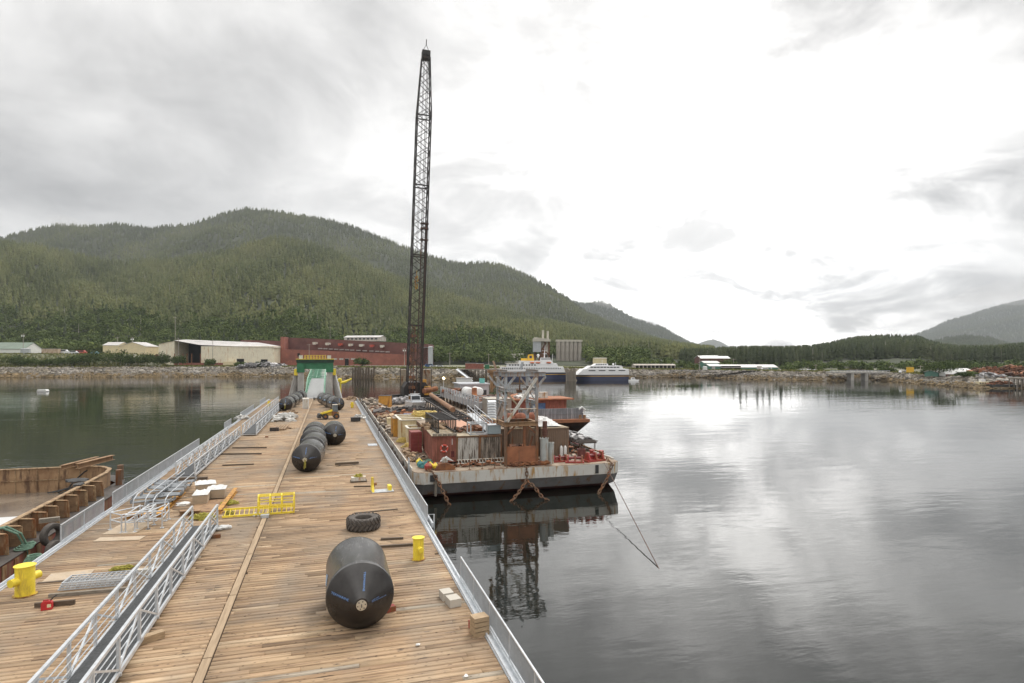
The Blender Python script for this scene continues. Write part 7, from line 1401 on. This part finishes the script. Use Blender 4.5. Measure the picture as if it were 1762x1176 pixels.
heap('rust_pile', 'pale steel heap on the second barge left of the orange house', 31.8, 112, 3.06, 3, 10, 1.6, 80, 79, (.3, 1.2), mat=clut)

heap('roof_planks', 'old boards and offcuts on the red container roof', 11.2, 68.4, F+2.95, 2.0, 3.4, .25, 40, 91, (.3, 1.2), mat=wpk); heap('roof_scrap', 'rusty pieces on the white and black container roofs', 14.8, 64.6, F+2.92, 3.6, 3.0, .4, 60, 92, (.2, .9), mat=scrapr)
heap('deck_clutter', 'hoses and fittings left of the red container', 9.0, 63.5, F, 1.4, 5, .4, 70, 93, (.15, .5), mat=clut); heap('deck_clutter', 'small dark fittings between grey pipes and red chocks', 22.5, 60.2, F, 3, 1.6, .3, 50, 94, (.12, .4), mat=scrapr); heap('deck_clutter', 'white and rusty bits behind the red chocks', 25.2, 61.5, F, 2.2, 3, .25, 50, 95, (.12, .4), mat=clut)
r_ = random.Random(77)
for x_, y_, mt, lab in ((19.0, 84, rust_m, 'dark rusty loose pipe nearest to the brown containers'), (20.8, 90, rust_l, 'tan loose pipe between lattice boom and raised deck'), (22.5, 96, galv, 'pale steel loose pipe beside the low tan wall'), (21.5, 101, wood_d, 'dark loose pole before the raised deck')):
    m = MB(); m.tube((0, 0, r_.uniform(.2, 1)), (r_.uniform(-2, 2), r_.uniform(4, 8), r_.uniform(.2, 1.2)), .18, 9); o = solo('loose_pipe', m, mt, lab, 'pipe', 'loose pipes on the barge deck'); o.location = (x_, y_, F)
for x_, y_, mt, lab in ((8.8, 66, dark_m, 'dark hose snaking left of the red container'), (9.2, 71.5, rope_t, 'pale hose beside the dark red locker'), (8.9, 87, rope_t, 'pale hose beside the amber steel box'), (9.4, 92, dark_m, 'dark hose near the narrow white cabinet')):
    m = MB(); m.path([(0, 0, .06)]+[(r_.uniform(-.5, .7), j*.6, .06+r_.uniform(0, .25)) for j in range(1, 6)], .06, 5); o = solo('loose_hose', m, mt, lab, 'hose', 'hoses along the left barge deck'); o.location = (x_, y_, F)

# ============================================================ HAZE
hz = MB(); hz.box((-9500, -400, -3.5), (11500, 12500, 1700))
hm = bpy.data.materials.new('haze air'); hm.use_nodes = True; t = hm.node_tree
for n in list(t.nodes): t.nodes.remove(n)
pv = t.nodes.new('ShaderNodeVolumePrincipled'); pv.inputs['Color'].default_value = (.86, .91, .98, 1); pv.inputs['Density'].default_value = 7e-5; pv.inputs['Anisotropy'].default_value = .3
oo = t.nodes.new('ShaderNodeOutputMaterial'); t.links.new(pv.outputs[0], oo.inputs['Volume'])
tag(hz.build('haze', hm), 'thin pale air between the dock and the far mountains', 'haze', kind='stuff')

def mist(px, py, Z, rx, ry, rz, dens, label):
    m = MB(); m.blob((0, 0, 0), 1, rnd, 3, .10); mm = bpy.data.materials.new('cloud mist'); mm.use_nodes = True; t = mm.node_tree
    for n in list(t.nodes): t.nodes.remove(n)
    v = t.nodes.new('ShaderNodeVolumePrincipled'); v.inputs['Color'].default_value = (1, 1, 1, 1); v.inputs['Density'].default_value = dens; v.inputs['Anisotropy'].default_value = .2
    oo = t.nodes.new('ShaderNodeOutputMaterial'); t.links.new(v.outputs[0], oo.inputs['Volume'])
    o = m.build('mist', mm, None, True); o.location = Q(px, Z, zat(py, Z)); o.scale = (rx, ry, rz); tag(o, label, 'mist', kind='stuff')
mist(1815, 500, 5600, 620, 900, 120, 3.5e-4, 'low cloud wrapped round the top of the right mountain')
mist(1700, 512, 5600, 260, 500, 45, 4e-4, 'thin wisp of cloud left of the right summit')
mist(1062, 520, 4300, 130, 300, 40, 1.2e-3, 'small mist patch on the far ridge')
mist(122, 385, 2550, 70, 150, 14, 2.5e-3, 'small mist patch on the left crest')
